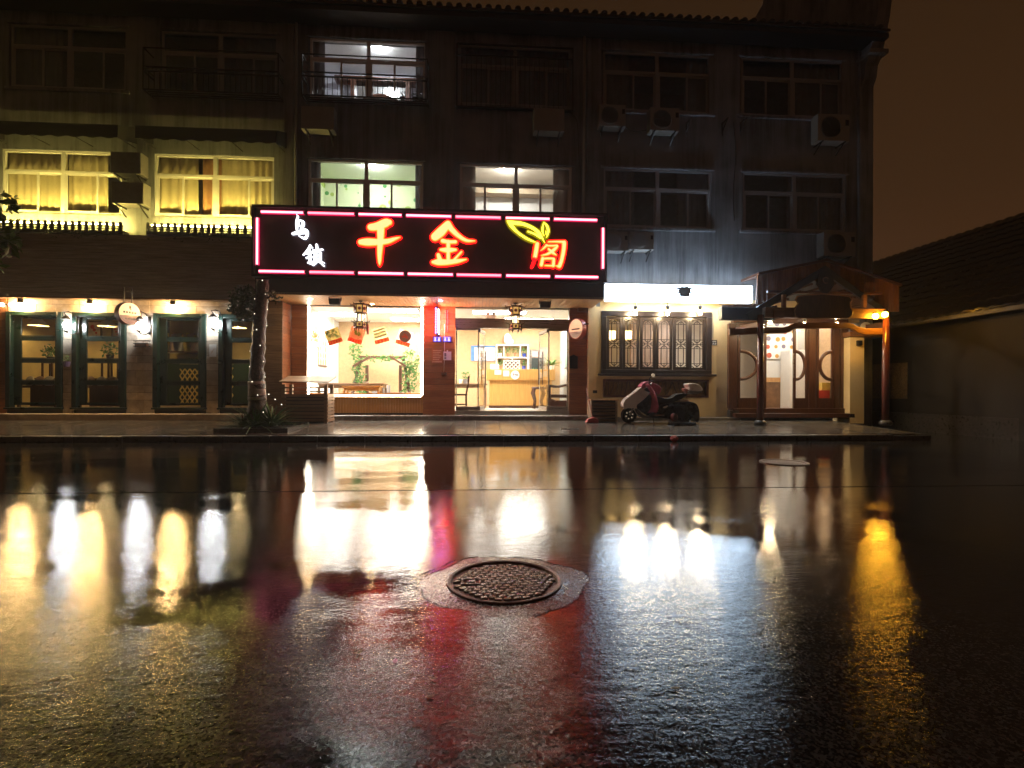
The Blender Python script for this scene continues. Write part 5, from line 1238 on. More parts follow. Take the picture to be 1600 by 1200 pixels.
for px, w, h, py, mm, lb in ((778,.22,.14,582,M_paper,'blank white card on the oak counter front'),(791,.20,.19,583.5,mat('pale teal card',(.50,.66,.64),.5,var=.15,scale=30),'pale teal printed card on the oak counter front')):
    p = at(px,py,YR-.085); tag(MB().box(p.x-w/2,p.x+w/2,YR-.09,YR-.082,p.z-h/2,p.z+h/2).build('notice_card', mm), lb, 'notice')
p = at(773,573,YR+.2); tag(MB().add([(p.x-.14,YR+.1,zc+.001),(p.x+.14,YR+.1,zc+.001),(p.x+.14,YR+.18,zc+.17),(p.x-.14,YR+.18,zc+.17),(p.x-.14,YR+.24,zc+.001),(p.x+.14,YR+.24,zc+.001)],[[0,1,2,3],[3,2,5,4],[0,3,4],[1,5,2],[0,4,5,1]]).build('tent_card', M_paper),'folded white tent card standing on the counter','card')
# lattice box on the counter
p0, p1 = at(787,562.5,YR+.1), at(812,576.5,YR+.1); t = thing('lattice_box',((p0.x+p1.x)/2,YR+.15,zc+.001),'brown box with white diamond lattice on the counter','box')
H = p0.z-zc; W_ = p1.x-p0.x
MB().box(p0.x,p1.x,YR+.1,YR+.32,zc+.001,zc+H).build('body', M_walnut, t)
MB().box(p0.x-.01,p1.x+.01,YR+.085,YR+.099,zc+.001,zc+.02).box(p0.x-.01,p1.x+.01,YR+.085,YR+.099,zc+H-.02,zc+H).box(p0.x-.01,p0.x+.012,YR+.085,YR+.099,zc+.02,zc+H-.02).box(p1.x-.012,p1.x+.01,YR+.085,YR+.099,zc+.02,zc+H-.02).build('rim', M_paper, t)
cell = W_/4
for k in range(4):
    for j in range(2):
        for s_, dy in ((1,0),(-1,.004)):
            q = (p0.x+(k+.5)*cell, zc+.02+(j+.5)*(H-.04)/2)
            MB().bar((q[0]-s_*cell/2,YR+.09+dy,q[1]-(H-.04)/4),(q[0]+s_*cell/2,YR+.09+dy,q[1]+(H-.04)/4),.006,.022,(0,1,0) if False else (1,0,0)).build('slat', M_paper, t)
# wall shelf with plants
YV = YB-.25; sx0, sx1 = fx(775,YV), fx(826,YV); vz0, vz1 = fz(800,578,YV), fz(800,539,YV)
t = thing('wall_shelf',((sx0+sx1)/2,YV+.1,vz0),'white framed wall shelf with two tiers behind the counter','shelf')
m = MB()
for z in (vz0,(vz0+vz1)/2,vz1): m.box(sx0,sx1,YV,YB-.005,z-.02,z+.02)
for x in (sx0+.02,sx1-.02): m.box(x-.02,x+.02,YV+.002,YB-.006,vz0+.02,(vz0+vz1)/2-.02).box(x-.02,x+.02,YV+.002,YB-.006,(vz0+vz1)/2+.02,vz1-.02)
m.build('frame', M_paper, t)
for q in (.24,.74): MB().box(sx0+(sx1-sx0)*q-.012,sx0+(sx1-sx0)*q+.012,YV+.01,YB-.01,(vz0+vz1)/2+.021,vz1-.021).build('divider', M_paper, t)
MB().box(sx0+(sx1-sx0)*.5-.012,sx0+(sx1-sx0)*.5+.012,YV+.01,YB-.01,vz0+.021,(vz0+vz1)/2-.021).build('divider', M_paper, t)
M_terra = mat('terracotta',(.45,.19,.09),.6); M_blue = mat('cobalt glaze',(.04,.06,.30),.2)
for k, (q, tier, pm, lb) in enumerate(((.12,1,M_paper,'white potted herb in the first upper cell of the wall shelf'),(.38,1,M_terra,'terracotta potted herb left of the upper middle cell'),(.60,1,M_terra,'terracotta potted herb right of the upper middle cell'),(.87,1,M_blue,'blue potted herb in the last upper cell of the wall shelf'),(.14,0,M_terra,'terracotta potted herb on the lower tier of the wall shelf'),(.86,0,M_blue,'blue potted herb on the lower tier of the wall shelf'))):
    x = sx0+(sx1-sx0)*q; z = ((vz0+vz1)/2 if tier else vz0)+.021
    pot_plant('potted_plant',(x,YV+.12,z),lb,.075,.13,.12,60,80+k,pm,group='herbs on the wall shelf')
p = at(793,528,YB-.15); tag(MB().sphere((p.x,YB-.2,vz1+.021+.2),.2,12,8,(.7,.5,1)).sphere((p.x+.12,YB-.2,vz1+.021+.1),.1,10,7).build('stuffed_bag', M_paper, smooth=True),'lumpy white bag on top of the wall shelf','bag')
# notice board, cooler, painting, chairs
p0, p1 = at(736,540,YB-.03), at(774,564,YB-.03); t = thing('notice_board',((p0.x+p1.x)/2,YB-.03,p1.z),'white notice board with blue border on the tan wall','notice board')
MB().box(p0.x,p1.x,YB-.04,YB-.005,p1.z,p0.z).build('board', M_paper, t)
MB().box(p0.x,p0.x+.12,YB-.046,YB-.041,p1.z,p0.z).box(p0.x+.121,p1.x,YB-.046,YB-.041,p0.z-.07,p0.z).box(p0.x+.121,p1.x,YB-.046,YB-.041,p1.z,p1.z+.02).build('blue_border', mat('board blue',(.10,.26,.60),.5), t)
MB().box(p0.x+.3,p1.x-.3,YB-.0465,YB-.041,p0.z-.30,p0.z-.285).box(p0.x+.3,p1.x-.2,YB-.0465,YB-.041,p0.z-.40,p0.z-.387).build('lettering', M_curtd, t)
x0, x1 = fx(828,17.9), fx(850,17.9); t = thing('drinks_cooler',((x0+x1)/2,18.1,ZFL),'tall steel framed drinks cooler behind the counter','cooler'); zt_ = fz(840,546,17.9)
MB().box(x0,x1,17.95,18.5,ZFL+.01,zt_).build('cabinet', M_steel, t); MB().box(x0+.06,x1-.05,17.935,17.948,ZFL+.3,zt_-.30).build('glass_door', mat('cooler glass',(.05,.06,.06),.1), t); MB().box(x0+.06,x1-.05,17.935,17.948,zt_-.27,zt_-.06).build('brand_panel', mat('pinkish panel',(.45,.30,.28),.5), t)
rn = random.Random(4)
bt = MB(); [bt.lathe([(.03,0),(.03,.14),(.012,.2)],(x0+.12+k*.09,17.925,zt_-.85),8) for k in range(4)]; bt.build('bottles', M_leafvivid, t)
# landscape painting on the right side wall
Y0, Y1 = 15.5, 17.3; zb_, zt_ = fz(882,572,16.2), fz(882,517,16.2); t = thing('landscape_painting',(xi1-.02,(Y0+Y1)/2,zb_),'tall misty green landscape painting on the wall past the glass doors','painting')
MB().box(xi1-.03,xi1-.004,Y0,Y1,zb_,zt_).build('canvas', mat('misty green paint',(.42,.58,.52),.6,var=.3,scale=3,stretch=(1,4,.6),col2=(.12,.26,.20)), t); MB().box(xi1-.04,xi1-.002,Y0-.04,Y1+.04,zb_-.05,zb_-.002).build('lower_rod', M_walnut, t)
p = at(863,560,17.6); pot_plant('potted_plant',(fx(862,17.3),17.3,zc+.001),'tall palm like plant at the counter end',.09,.16,.30,40,99,M_paper,M_leafvivid,'blade')
# armchair of carved rosewood
M_rose = mat('carved rosewood',(.085,.035,.022),.25,var=.25,scale=7)
xa_ = fx(876,15.9); t = thing('carved_armchair',(xa_,15.9,ZFL),'dark carved rosewood armchair behind the right side light','armchair')
MB().box(xa_-.42,xa_+.42,15.55,16.2,ZFL+.36,ZFL+.46).build('seat', M_rose, t, bevel=.02)
MB().prism([(xa_-.45,ZFL+.01),(xa_+.45,ZFL+.01),(xa_+.40,ZFL+.36),(xa_+.2,ZFL+.28),(xa_-.2,ZFL+.28),(xa_-.40,ZFL+.36)],15.54,15.6).build('front_apron', M_rose, t, bevel=.01)
MB().tube([(xa_+.30,15.6,ZFL+.4),(xa_+.34,15.62,ZFL+.75),(xa_+.28,15.7,ZFL+1.05),(xa_+.33,15.75,ZFL+1.25),(xa_+.46,15.8,ZFL+1.3)],[.06,.05,.05,.06,.05],8).box(xa_+.30,xa_+.40,15.65,16.15,ZFL+.5,ZFL+1.22).build('backrest', M_rose, t)
for Yq in (15.6,16.15): MB().tube([(xa_-.46,Yq,ZFL+.62),(xa_-.40,Yq,ZFL+.72),(xa_-.1,Yq,ZFL+.70),(xa_+.32,Yq,ZFL+.78)],[.035,.045,.035,.035],8).tube([(xa_-.38,Yq,ZFL+.45),(xa_-.38,Yq,ZFL+.7)],.03,8).build('armrest', M_rose, t)
for sx in (-.38,.38):
    for Yq in (15.62,16.12): MB().box(xa_+sx-.04,xa_+sx+.04,Yq-.04,Yq+.04,ZFL+.004,ZFL+.36).build('leg', M_rose, t)
xa_ = fx(841,16.1); t = thing('carved_stand',(xa_,16.1,ZFL),'carved rosewood stand between the counter and the open door','stand')
MB().lathe([(.20,.62),(.22,.66),(.20,.70),(.001,.70)],(xa_,16.1,ZFL),16).build('top', M_rose, t)
for k in range(4):
    a = math.pi/4+k*math.pi/2; c, s_ = math.cos(a), math.sin(a); MB().tube([(xa_+.18*c,16.1+.18*s_,ZFL+.66),(xa_+.24*c,16.1+.24*s_,ZFL+.5),(xa_+.14*c,16.1+.14*s_,ZFL+.25),(xa_+.2*c,16.1+.2*s_,ZFL+.01)],[.05,.05,.035,.035],8).build('leg', M_rose, t)
# side chair and desk on the other side
xc_ = fx(721,15.4); t = thing('side_chair',(xc_,15.4,ZFL),'dark wooden chair seen side on through the left side light','chair')
MB().box(xc_-.28,xc_+.18,15.2,15.6,ZFL+.42,ZFL+.47).build('seat', M_rose, t)
for Yq in (15.23,15.57):
    MB().tube([(xc_+.15,Yq,ZFL+.004),(xc_+.14,Yq,ZFL+.45),(xc_+.20,Yq,ZFL+.75),(xc_+.22,Yq,ZFL+1.0)],.024,8).build('back_post', M_rose, t); MB().box(xc_-.27,xc_-.23,Yq-.02,Yq+.02,ZFL+.004,ZFL+.42).build('leg', M_rose, t)
    MB().box(xc_-.23,xc_+.13,Yq-.015,Yq+.015,ZFL+.14,ZFL+.17).build('stretcher', M_rose, t)
MB().box(xc_+.19,xc_+.225,15.25,15.55,ZFL+.78,ZFL+.98).build('back_rail', M_rose, t)
table(731,17.2,1.3,.5,.80,'plain brown desk against the tan wall by the side chair',M_rustic,M_rustic,'desks in the reception')
p = at(727,588,17.2); pot_plant('potted_plant',(p.x,17.2,ZFL+.801),'small grey potted plant on the brown desk',.09,.15,.16,70,55,M_curtd)
p = at(720,590,17.2); tag(MB().lathe([(.001,0),(.05,0),(.06,.14),(.055,.14),(.045,.02)],(p.x,17.15,ZFL+.801),12).build('cup', M_paper),'white cup on the brown desk','cup')

# ------------------------------------------------------------------ street things before the restaurant
# slatted cover
YA = 13.3; x0, x1 = fx(440,YA,620), fx(511,YA,620); zf = pz(13.6); z1_ = fz(475,598,YA)
t = thing('slatted_cabinet',((x0+x1)/2,13.6,zf),'brown slatted timber cabinet with sloping lid beside the tree','cabinet')
MB().box(x0+.05,x1-.04,YA+.09,13.82,zf+.01,z1_-.30).build('inner_box', M_black, t)
for x in (x0+.04,x1-.04):
    for Y in (YA+.04,13.86): MB().box(x-.04,x+.04,Y-.04,Y+.04,zf,z1_-.04).build('corner_post', M_greywood, t)
n = 8
for k in range(n):
    z = zf+.03+k*(z1_-.30-zf)/n
    MB().box(x0+.0,x1,YA-.022,YA-.001,z,z+(z1_-.30-zf)/n-.018).build('slat', M_greywood, t); MB().box(x1+.001,x1+.022,YA,13.9,z,z+(z1_-.30-zf)/n-.018).build('slat', M_greywood, t)
for k in range(2): MB().box(x0,x1,YA-.022,YA-.001,z1_-.24+k*.10,z1_-.21+k*.10).build('slat', M_greywood, t)
for k in range(6):
    a, b = k/6, (k+1)/6-.012
    za, zb_ = z1_+.0+a*.16, z1_+b*.16; Ya, Yb = YA-.06+a*.68, YA-.06+b*.68
    MB().add([(x0-.05,Ya,za),(x1+.06,Ya,za),(x1+.06,Yb,zb_),(x0-.05,Yb,zb_),(x0-.05,Ya,za+.03),(x1+.06,Ya,za+.03),(x1+.06,Yb,zb_+.03),(x0-.05,Yb,zb_+.03)],[[0,3,2,1],[4,5,6,7],[0,1,5,4],[1,2,6,5],[2,3,7,6],[3,0,4,7]]).build('lid_board', M_greywood, t)
# street tree in its planter
YT = 12.25; zp = pz(11.9); x0, x1 = fx(337,11.55,670), fx(452,11.55,670)
t = thing('tree_planter',((x0+x1)/2,12.1,zp),'low black edged planting bed cut into the pavement','planter')
m = MB(); m.box(x0,x1,11.45,11.55,pz(11.5)-.03,pz(11.5)+.10).box(x0,x1,12.75,12.85,pz(12.8)-.03,pz(12.8)+.10).box(x0,x0+.1,11.55,12.75,pz(11.5)-.03,pz(11.5)+.098).box(x1-.1,x1,11.55,12.75,pz(11.5)-.03,pz(11.5)+.098); m.build('edging', M_kerb, t)
MB().box(x0+.1,x1-.1,11.55,12.75,pz(11.5)-.03,pz(11.5)+.075).build('soil', M_soil, t)
zb_ = pz(11.5)+.075
tr = [at(px,py,YT) for px,py in ((402,652),(402,625),(401,590),(403,550),(405,510),(409,470),(411,437))]; tr[0].z = zb_-.02
rr = [.23,.19,.170,.155,.15,.14,.13]
tree = thing('street_tree',(tr[0].x,YT,zb_),'pollarded street tree wound with tiny lights before the restaurant','tree')
P = smooth_path([(v.x,v.z,r) for v,r in zip(tr,rr)],6); rn = random.Random(6)
MB().tube([(x+rn.uniform(-.010,.010),YT+rn.uniform(-.010,.010),z) for x,z,r in P],[r*(1+.07*math.sin(i*2.1)+rn.uniform(-.05,.05)) for i,(x,z,r) in enumerate(P)],14).build('trunk', M_bark, tree, smooth=True)
wl = [p for p in P if fz(400,626,YT) < p[1] < fz(400,594,YT)]
MB().tube([(x,YT,z) for x,z,r in wl],[r*1.05+.004 for x,z,r in wl],14).build('whitewash_band', mat('worn whitewash',(.40,.34,.29),.8,var=.35,scale=9,col2=(.14,.11,.09)), tree, smooth=True)
b1 = at(408,470,YT); cc = at(384,474,YT-.05)
MB().tube([b1,at(396,466,YT),at(384,470,YT-.05),at(372,478,YT-.1)],[.06,.04,.03,.012],8).tube([b1,at(400,455,YT),at(392,448,YT)],[.05,.035,.012],8).tube([at(411,470,YT),at(424,462,YT-.1),at(432,468,YT-.1)],[.03,.015,.008],6).build('limb', M_bark, tree, smooth=True)
m = MB()
for i, (px, py, rx, rz, n) in enumerate(((376,462,.20,.18,120),(388,456,.18,.14,90),(370,480,.16,.2,110),(386,484,.2,.2,130),(396,474,.14,.2,80),(378,494,.10,.09,40),(430,466,.10,.05,22),(424,460,.08,.05,16),(398,500,.05,.1,14))):
    leaves(m, at(px,py,YT-.05), (rx*1.15,.2,rz*1.1), int(n*1.8), .10, 500+i)
m.build('crown', M_leafdark, tree)
m = MB(); ln = MB(); k = 0
path = []
for i in range(90):
    q = i/89; idx = q*(len(P)-1); a = int(min(idx,len(P)-2)); f_ = idx-a
    x, z, r = [P[a][j]*(1-f_)+P[a+1][j]*f_ for j in range(3)]; th = q*2*math.pi*9
    path.append(Vector((x+(r+.012)*math.cos(th), YT+(r+.012)*math.sin(th), z)))
ln.tube(path,.004,4).build('light_wire', M_black, tree)
for i in range(0,90,3): m.sphere(path[i],.009,6,4)
sw = [at(px,py,YT) for px,py in ((410,585),(414,605),(420,616),(430,624),(440,632))]
for p in sw: m.sphere(p,.010,6,4)
m.build('tiny_lights', glow('fairy light',(1,.86,.62),2.2), tree)
ln = MB().tube(sw,.005,4).build('light_wire', M_black, tree)
for k, (px, py, Y, n, L, sd, lb) in enumerate(((398,650,11.95,120,1.0,1,'spiky evergreen clump at the foot of the tree trunk'),(425,645,12.2,110,1.05,2,'spiky evergreen clump between the trunk and the cabinet'),(380,655,12.1,70,.7,3,'small spiky clump at the shop door side of the bed'))):
    q = at(px,py,Y); t = thing('spiky_plant',(q.x,Y,zb_),lb,'plant','spiky plants in the planting bed')
    blades(MB(),(q.x,Y,zb_+.02),n,L,.045,sd).build('leaf_blades', M_leaf if k < 2 else M_leafdark, t)
    MB().lathe([(.06,0),(.05,.08),(.02,.12)],(q.x,Y,zb_-.01),8).build('stem', M_bark, t)
rn = random.Random(30); m = MB()
for k in range(70):
    q = Vector((rn.uniform(x0+.15,x1-.15), rn.uniform(11.6,12.7), zb_+.006)); leaves(m,q,(.02,.02,.004),1,.09,900+k)
tag(m.build('fallen_leaves', mat('dead leaf',(.30,.22,.12),.6,var=.4), origin=(0,0,0)), 'scatter of dead leaves on the soil of the planting bed', 'leaves', kind='stuff')
# low louvred cover and broom
YA = 13.55; x0, x1 = fx(924,YA,640), fx(965,YA,640); zf = pz(13.7); z1_ = fz(945,624,YA)
t = thing('louvred_box',((x0+x1)/2,13.75,zf),'low louvred timber box against the yellow wall','box')
MB().box(x0-.03,x1+.03,YA-.03,13.98,z1_-.03,z1_).build('top_board', M_soffit, t); MB().box(x0+.02,x1-.02,YA+.06,13.97,zf,z1_-.03).build('core', M_black, t); MB().box(x0,x0+.05,YA,13.97,zf-.02,z1_-.031).build('side_post', M_greywood, t); MB().box(x1-.05,x1,YA,13.97,zf-.02,z1_-.031).build('side_post', M_greywood, t)
for k in range(6): z = zf+.03+k*(z1_-zf-.06)/6; MB().add([(x0+.05,YA+.0,z),(x1-.05,YA+.0,z),(x1-.05,YA+.055,z+.05),(x0+.05,YA+.055,z+.05),(x0+.05,YA+.0,z-.014),(x1-.05,YA+.0,z-.014),(x1-.05,YA+.055,z+.036),(x0+.05,YA+.055,z+.036)],[[0,1,2,3],[4,7,6,5],[0,4,5,1]]).build('slat', M_greywood, t)
q = at(925,653,13.45); zf = pz(13.45); t = thing('dustpan',(q.x,13.45,zf),'red long handled dustpan leaning by the yellow wall','dustpan')
MB().prism([(q.x-.17,zf+.005),(q.x+.17,zf+.005),(q.x+.15,zf+.10),(q.x+.05,zf+.16),(q.x-.12,zf+.10)],13.36,13.56).build('pan', mat('faded red plastic',(.50,.09,.09),.45), t, bevel=.015); a = at(917,606,13.8); MB().tube([(q.x+.02,13.5,zf+.14),(a.x,13.9,a.z)],.014,8).build('handle', mat('pink handle',(.55,.25,.20),.5), t)
# ------------------------------------------------------------------ cream shop with lattice window
YY = 14.42; yx0, yx1 = fx(919,YY), fx(1146,YY)
shop3 = thing('cream_shopfront',((yx0+yx1)/2,YY,0),'cream plastered shopfront with a dark lattice window','shopfront')
lx0, lx1 = fx(940,YY), fx(1110,YY); lz0, lz1 = fz(1025,583,YY), fz(1025,488,YY)
qx0, qx1 = fx(943,YY), fx(1106,YY); qz0, qz1 = fz(1025,620,YY), fz(1025,594,YY)
rects_wall(MB(), yx0, yx1, .1, 3.75, YY, YY+.25, [(lx0,lx1,lz0,lz1),(qx0,qx1,qz0,qz1)]).build('wall', M_yellow, shop3)
MB().box(yx0,yx1,14.0,YY-.002,.1,.36).build('step', MATS['wet grey step'], shop3, bevel=.012)
MB().box(fx(919,YY-.1),fx(931,YY-.1),YY-.10,YY-.001,.37,3.6).build('pilaster', M_yellow, shop3)
# lattice window
f = .13; Y = YY-.05
m = MB().box(lx0-.02,lx1+.02,Y,YY+.18,lz1-f,lz1+.02).box(lx0-.02,lx1+.02,Y,YY+.18,lz0-.02,lz0+f*.7).box(lx0-.02,lx0+f,Y+.002,YY+.178,lz0+f*.7,lz1-f).box(lx1-f,lx1+.02,Y+.002,YY+.178,lz0+f*.7,lz1-f)
M_ebony = mat('near black lacquer',(.030,.022,.022),.33,var=.2)
m.build('window_frame', M_ebony, shop3, bevel=.012)
MB().box(lx0-.12,lx1+.12,Y-.10,YY-.001,lz0-.09,lz0-.022).build('window_sill', M_ebony, shop3, bevel=.01)
ix0, ix1 = lx0+f, lx1-f; cw = (ix1-ix0)/6
for k in range(6):
    a, b = ix0+k*cw+.008, ix0+(k+1)*cw-.008; s = .085 if k in (0,2,4) else .07; z0, z1 = lz0+f*.7+.006, lz1-f-.006; Yl = YY+.02+(.02 if k % 2 else 0)
    cs = MB().box(a,a+s,Yl,Yl+.05,z0,z1).box(b-s,b,Yl,Yl+.05,z0,z1).box(a+s,b-s,Yl+.001,Yl+.049,z1-s,z1).box(a+s,b-s,Yl+.001,Yl+.049,z0,z0+s).build('casement', M_ebony, shop3)
    u0, u1, w0, w1 = a+s, b-s, z0+s, z1-s; W_, H = u1-u0, w1-w0; um = (u0+u1)/2; wm = w0+H*.49
    g = MB(); B = lambda p, q, w=.016: g.bar((p[0],Yl+.02,p[1]),(q[0],Yl+.02,q[1]),.014,w,(1,0,0) if abs(p[0]-q[0]) < .5 and False else (0,1,0))
    def L2(x0_, z0_, x1_, z1_, w=.024):
        w = max(w,.018)
        d = Vector((x1_-x0_,0,z1_-z0_)); n_ = Vector((-d.z,0,d.x)).normalized()*w/2; p_, q_ = Vector((x0_,0,z0_)), Vector((x1_,0,z1_))
        g.prism([((p_+n_).x,(p_+n_).z),((p_-n_).x,(p_-n_).z),((q_-n_).x,(q_-n_).z),((q_+n_).x,(q_+n_).z)],Yl+.018+random.random()*.004,Yl+.03)
    i = W_*.24
    L2(u0,wm,u1,wm,.02)
    for (b0, b1) in ((w0,wm-.01),(wm+.01,w1)):
        hh = b1-b0; e_ = hh*.15
        for q in (u0+i,u1-i): L2(q,b0+e_*.9,q,b1-e_*.9)
        L2(u0,b0+e_*1.15,u1,b0+e_*1.15,.012); L2(u0,b1-e_*1.15,u1,b1-e_*1.15,.012)
        L2(u0+i,b1-e_*.9,um,b1-e_*.25); L2(um,b1-e_*.25,u1-i,b1-e_*.9); L2(u0+i,b0+e_*.9,um,b0+e_*.25); L2(um,b0+e_*.25,u1-i,b0+e_*.9)
        L2(um,b1,um,b1-e_*1.15,.012); L2(um,b0,um,b0+e_*1.15,.012)
        L2(u0,b1-e_*.55,u0+i,b1,.012); L2(u1,b1-e_*.55,u1-i,b1,.012); L2(u0,b0+e_*.55,u0+i,b0,.012); L2(u1,b0+e_*.55,u1-i,b0,.012)
    if k in (2,3):
        for j in range(8): t0_, t1_ = math.pi*j/8, math.pi*(j+1)/8; L2(um+W_*.5*math.cos(t0_),w1-W_*.5+W_*.5*math.sin(t0_),um+W_*.5*math.cos(t1_),w1-W_*.5+W_*.5*math.sin(t1_),.03)
    g.build('lattice', M_ebony, cs); MB().box(u0-.01,u1+.01,Yl+.034,Yl+.040,w0-.01,w1+.01).build('pane', M_glass, cs)
# interior of the cream shop
room(shop3, yx0+.05, yx1+3.6, YY+.27, 18.2, .5, 3.6, M_ivory, M_ivory, M_floorw, M_tan)
# screen between the rooms, dark timber
MB().box(fx(985,16.8),fx(1048,16.8),16.8,16.9,.5,3.55).build('partition', mat('dusty brown screen',(.36,.27,.22),.6,var=.2,scale=3,stretch=(5,1,.6)), shop3)
MB().box(fx(940,16.5),fx(1000,16.5),16.4,16.8,.5,1.5).build('sideboard', M_rustic, shop3)
for k, (px, py, lb) in enumerate(((955,524,'glowing drum lamp behind the first lattice panel'),(980,524,'glowing drum lamp behind the second lattice panel'))):
    q = at(px,py,16.0); t = thing('drum_lamp',(q.x,16.0,q.z-.15),lb,'lamp','drum lamps behind the lattice window')
    MB().lathe([(.13,-.13),(.14,.13)],q,16).build('lamp_shade', glow('drum shade',(1.0,.62,.20),5), t); MB().tube([q+Vector((0,0,.13)),(q.x,16.0,3.59)],.008,5).build('cord', M_dark, t)
q = at(1070,512,15.6); t = thing('ceiling_light',(q.x,15.8,3.5),'white ceiling light behind the end lattice panels','ceiling light','ceiling lights of the cream shop')
MB().box(q.x-.5,q.x+.5,15.5,16.1,3.56,3.595).build('frame', M_white, t); MB().box(q.x-.47,q.x+.47,15.53,16.07,3.55,3.558).build('diffuser', glow('cream shop diffuser',(1,.93,.82),15), t)
q = at(962,560,16.2); tag(MB().lathe([(.05,0),(.05,.22),(.02,.28),(.02,.36)],(q.x,16.5,1.502),10).build('green_bottle', M_leafvivid),'green bottle on the sideboard behind the lattice window','bottle')
# bamboo panel under the window
t = MB().box(qx0,qx1,YY+.10,YY+.14,qz0,qz1).build('branch_panel', mat('woven tan panel',(.36,.22,.09),.7,var=.3,scale=10,stretch=(6,1,1)), shop3)
m = MB().box(qx0-.02,qx1+.02,YY-.02,YY+.1,qz1-.04,qz1+.02).box(qx0-.02,qx1+.02,YY-.02,YY+.1,qz0-.02,qz0+.04).box(qx0-.02,qx0+.04,YY-.018,YY+.1,qz0+.04,qz1-.04).box(qx1-.04,qx1+.02,YY-.018,YY+.1,qz0+.04,qz1-.04).build('panel_frame', M_walnut, t)
rn = random.Random(9)
for k in range(22):
    x = qx0+.1+(qx1-qx0-.2)*(k+.5)/22; s = rn.uniform(-.14,.14)
    MB().tube([(x-s,YY+.085,qz0+.045),(x,YY+.08+.01*(k % 3),(qz0+qz1)/2),(x+s*rn.uniform(.3,1),YY+.085,qz1-.045)],rn.uniform(.007,.013),5).build('branch', M_bark, t)
# bulbs, number plate, socket
def bulb_pendant(px, lb):
    Y = YY-.32; q = at(px,488,Y); zt = 3.30
    t = thing('hanging_bulb',(q.x,Y,q.z-.12),lb,'lamp','bare bulbs hanging below the white sign')
    MB().lathe([(.045,.06),(.05,.17),(.02,.2)],q,12).build('lamp_holder', M_dark, t); MB().tube([q+Vector((0,0,.2)),(q.x,Y,fz(1060,471,14.02)-.002)],.008,5).build('cord', M_dark, t)
    MB().lathe([(.001,-.09),(.038,-.075),(.045,-.02),(.035,.06)],q,14).build('bulb', glow('hanging bulb',(1.0,.76,.42),190), t, smooth=True)
bulb_pendant(993,'bare bulb above the first lattice panels'); bulb_pendant(1043,'bare bulb above the middle lattice panels'); bulb_pendant(1094,'bare bulb above the last lattice panels')
q = at(1115.5,535.5,YY); t = thing('house_number',(q.x,YY,q.z-.07),'small dark house number plate beside the lattice window','number plate')
MB().box(q.x-.085,q.x+.085,YY-.018,YY-.003,q.z-.075,q.z+.075).build('plate', mat('slate plate',(.03,.03,.04),.4), t)
m = MB()
for sx in (-.035,.035):
    for (a, b, c, d) in ((-.022,.022,-.008,0),(-.022,.022,-.034,-.026),(-.022,.022,-.062,-.054),(.015,.022,-.026,-.008),(-.022,-.015,-.054,-.034)): m.box(q.x+sx+a,q.x+sx+b,YY-.021,YY-.0185,q.z+c,q.z+d)
m.box(q.x-.06,q.x+.06,YY-.021,YY-.0185,q.z+.03,q.z+.05); m.build('digits', M_paper, t)
q = at(929.5,612,YY-.1); tag(MB().box(q.x-.06,q.x+.06,YY-.13,YY-.101,q.z-.04,q.z+.04).build('wall_socket', M_dark, bevel=.006),'small dark socket low on the cream pilaster','socket')
# ------------------------------------------------------------------ white light box sign
YX = 14.02; bx0, bx1 = fx(947,YX,455), fx(1176,YX,455); bz0, bz1 = fz(1060,471,YX), fz(1060,445,YX)
t = thing('white_sign',((bx0+bx1)/2,YX,bz0),'long glowing white light box sign above the lattice window','sign')
M_box = glow('white light box',(.62,.80,1.0),8.5)
MB().box(bx0,bx1,YX,YX+.16,bz0,bz1).build('light_box', M_box, t, bevel=.01)
MB().box(bx0-.01,bx1+.01,YX+.162,YX+.19,bz0-.01,bz1+.01).build('back_tray', M_steel, t)
for q_ in (.1,.5,.9): x = bx0+(bx1-bx0)*q_; MB().box(x-.03,x+.03,YX+.191,YY-.001,bz0+.1,bz0+.16).build('bracket', M_steel, t)
cv = lambda x, y: (lambda p: (p.x,p.z))(at(920+x/4.44,420+y/4.44,YX))
strokes(MB(), [[(612,136,14),(665,134,18),(716,136,12)],[(622,151,14),(700,150,18)],[(648,138,32),(640,162,32)],[(680,138,34),(684,168,32)],[(618,167,14),(665,165,22),(708,164,12)],[(636,183,18),(694,183,20)],[(655,158,30),(668,182,30)]], cv, 14.2/FPX/4.44, YX-.012, YX-.004).build('logo_mark', mat('grey blue mark',(.10,.13,.19),.5), t)

# ------------------------------------------------------------------ timber porch
YPo = 12.85; porch = thing('timber_porch',(fx(1286,YPo),13.5,pz(13)),'dark timber entrance porch with a gabled canopy and two posts','porch')
def post(px, rr_):
    q = at(px,600,YPo); zb_ = pz(YPo); zt_ = fz(px,492,YPo)
    m = MB().lathe([(rr_,.1),(rr_*1.02,1.0),(rr_*.92,zt_-zb_)],(q.x,YPo,zb_),16).build('post', mat('plum red lacquer',(.13,.035,.026),.22,var=.15,scale=4), porch, smooth=True)
    MB().lathe([(rr_*1.3,0),(rr_*1.75,.03),(rr_*1.8,.08),(rr_*1.4,.13),(rr_*1.05,.14)],(q.x,YPo,zb_-.005),16).build('base_stone', M_kerb, m, smooth=True)
post(1188,.085); post(1384,.085)
def prx(poly, Y0, Y1): return MB().prism([(at(x,y,Y0).x,at(x,y,Y0).z) for x,y in poly],Y0,Y1)
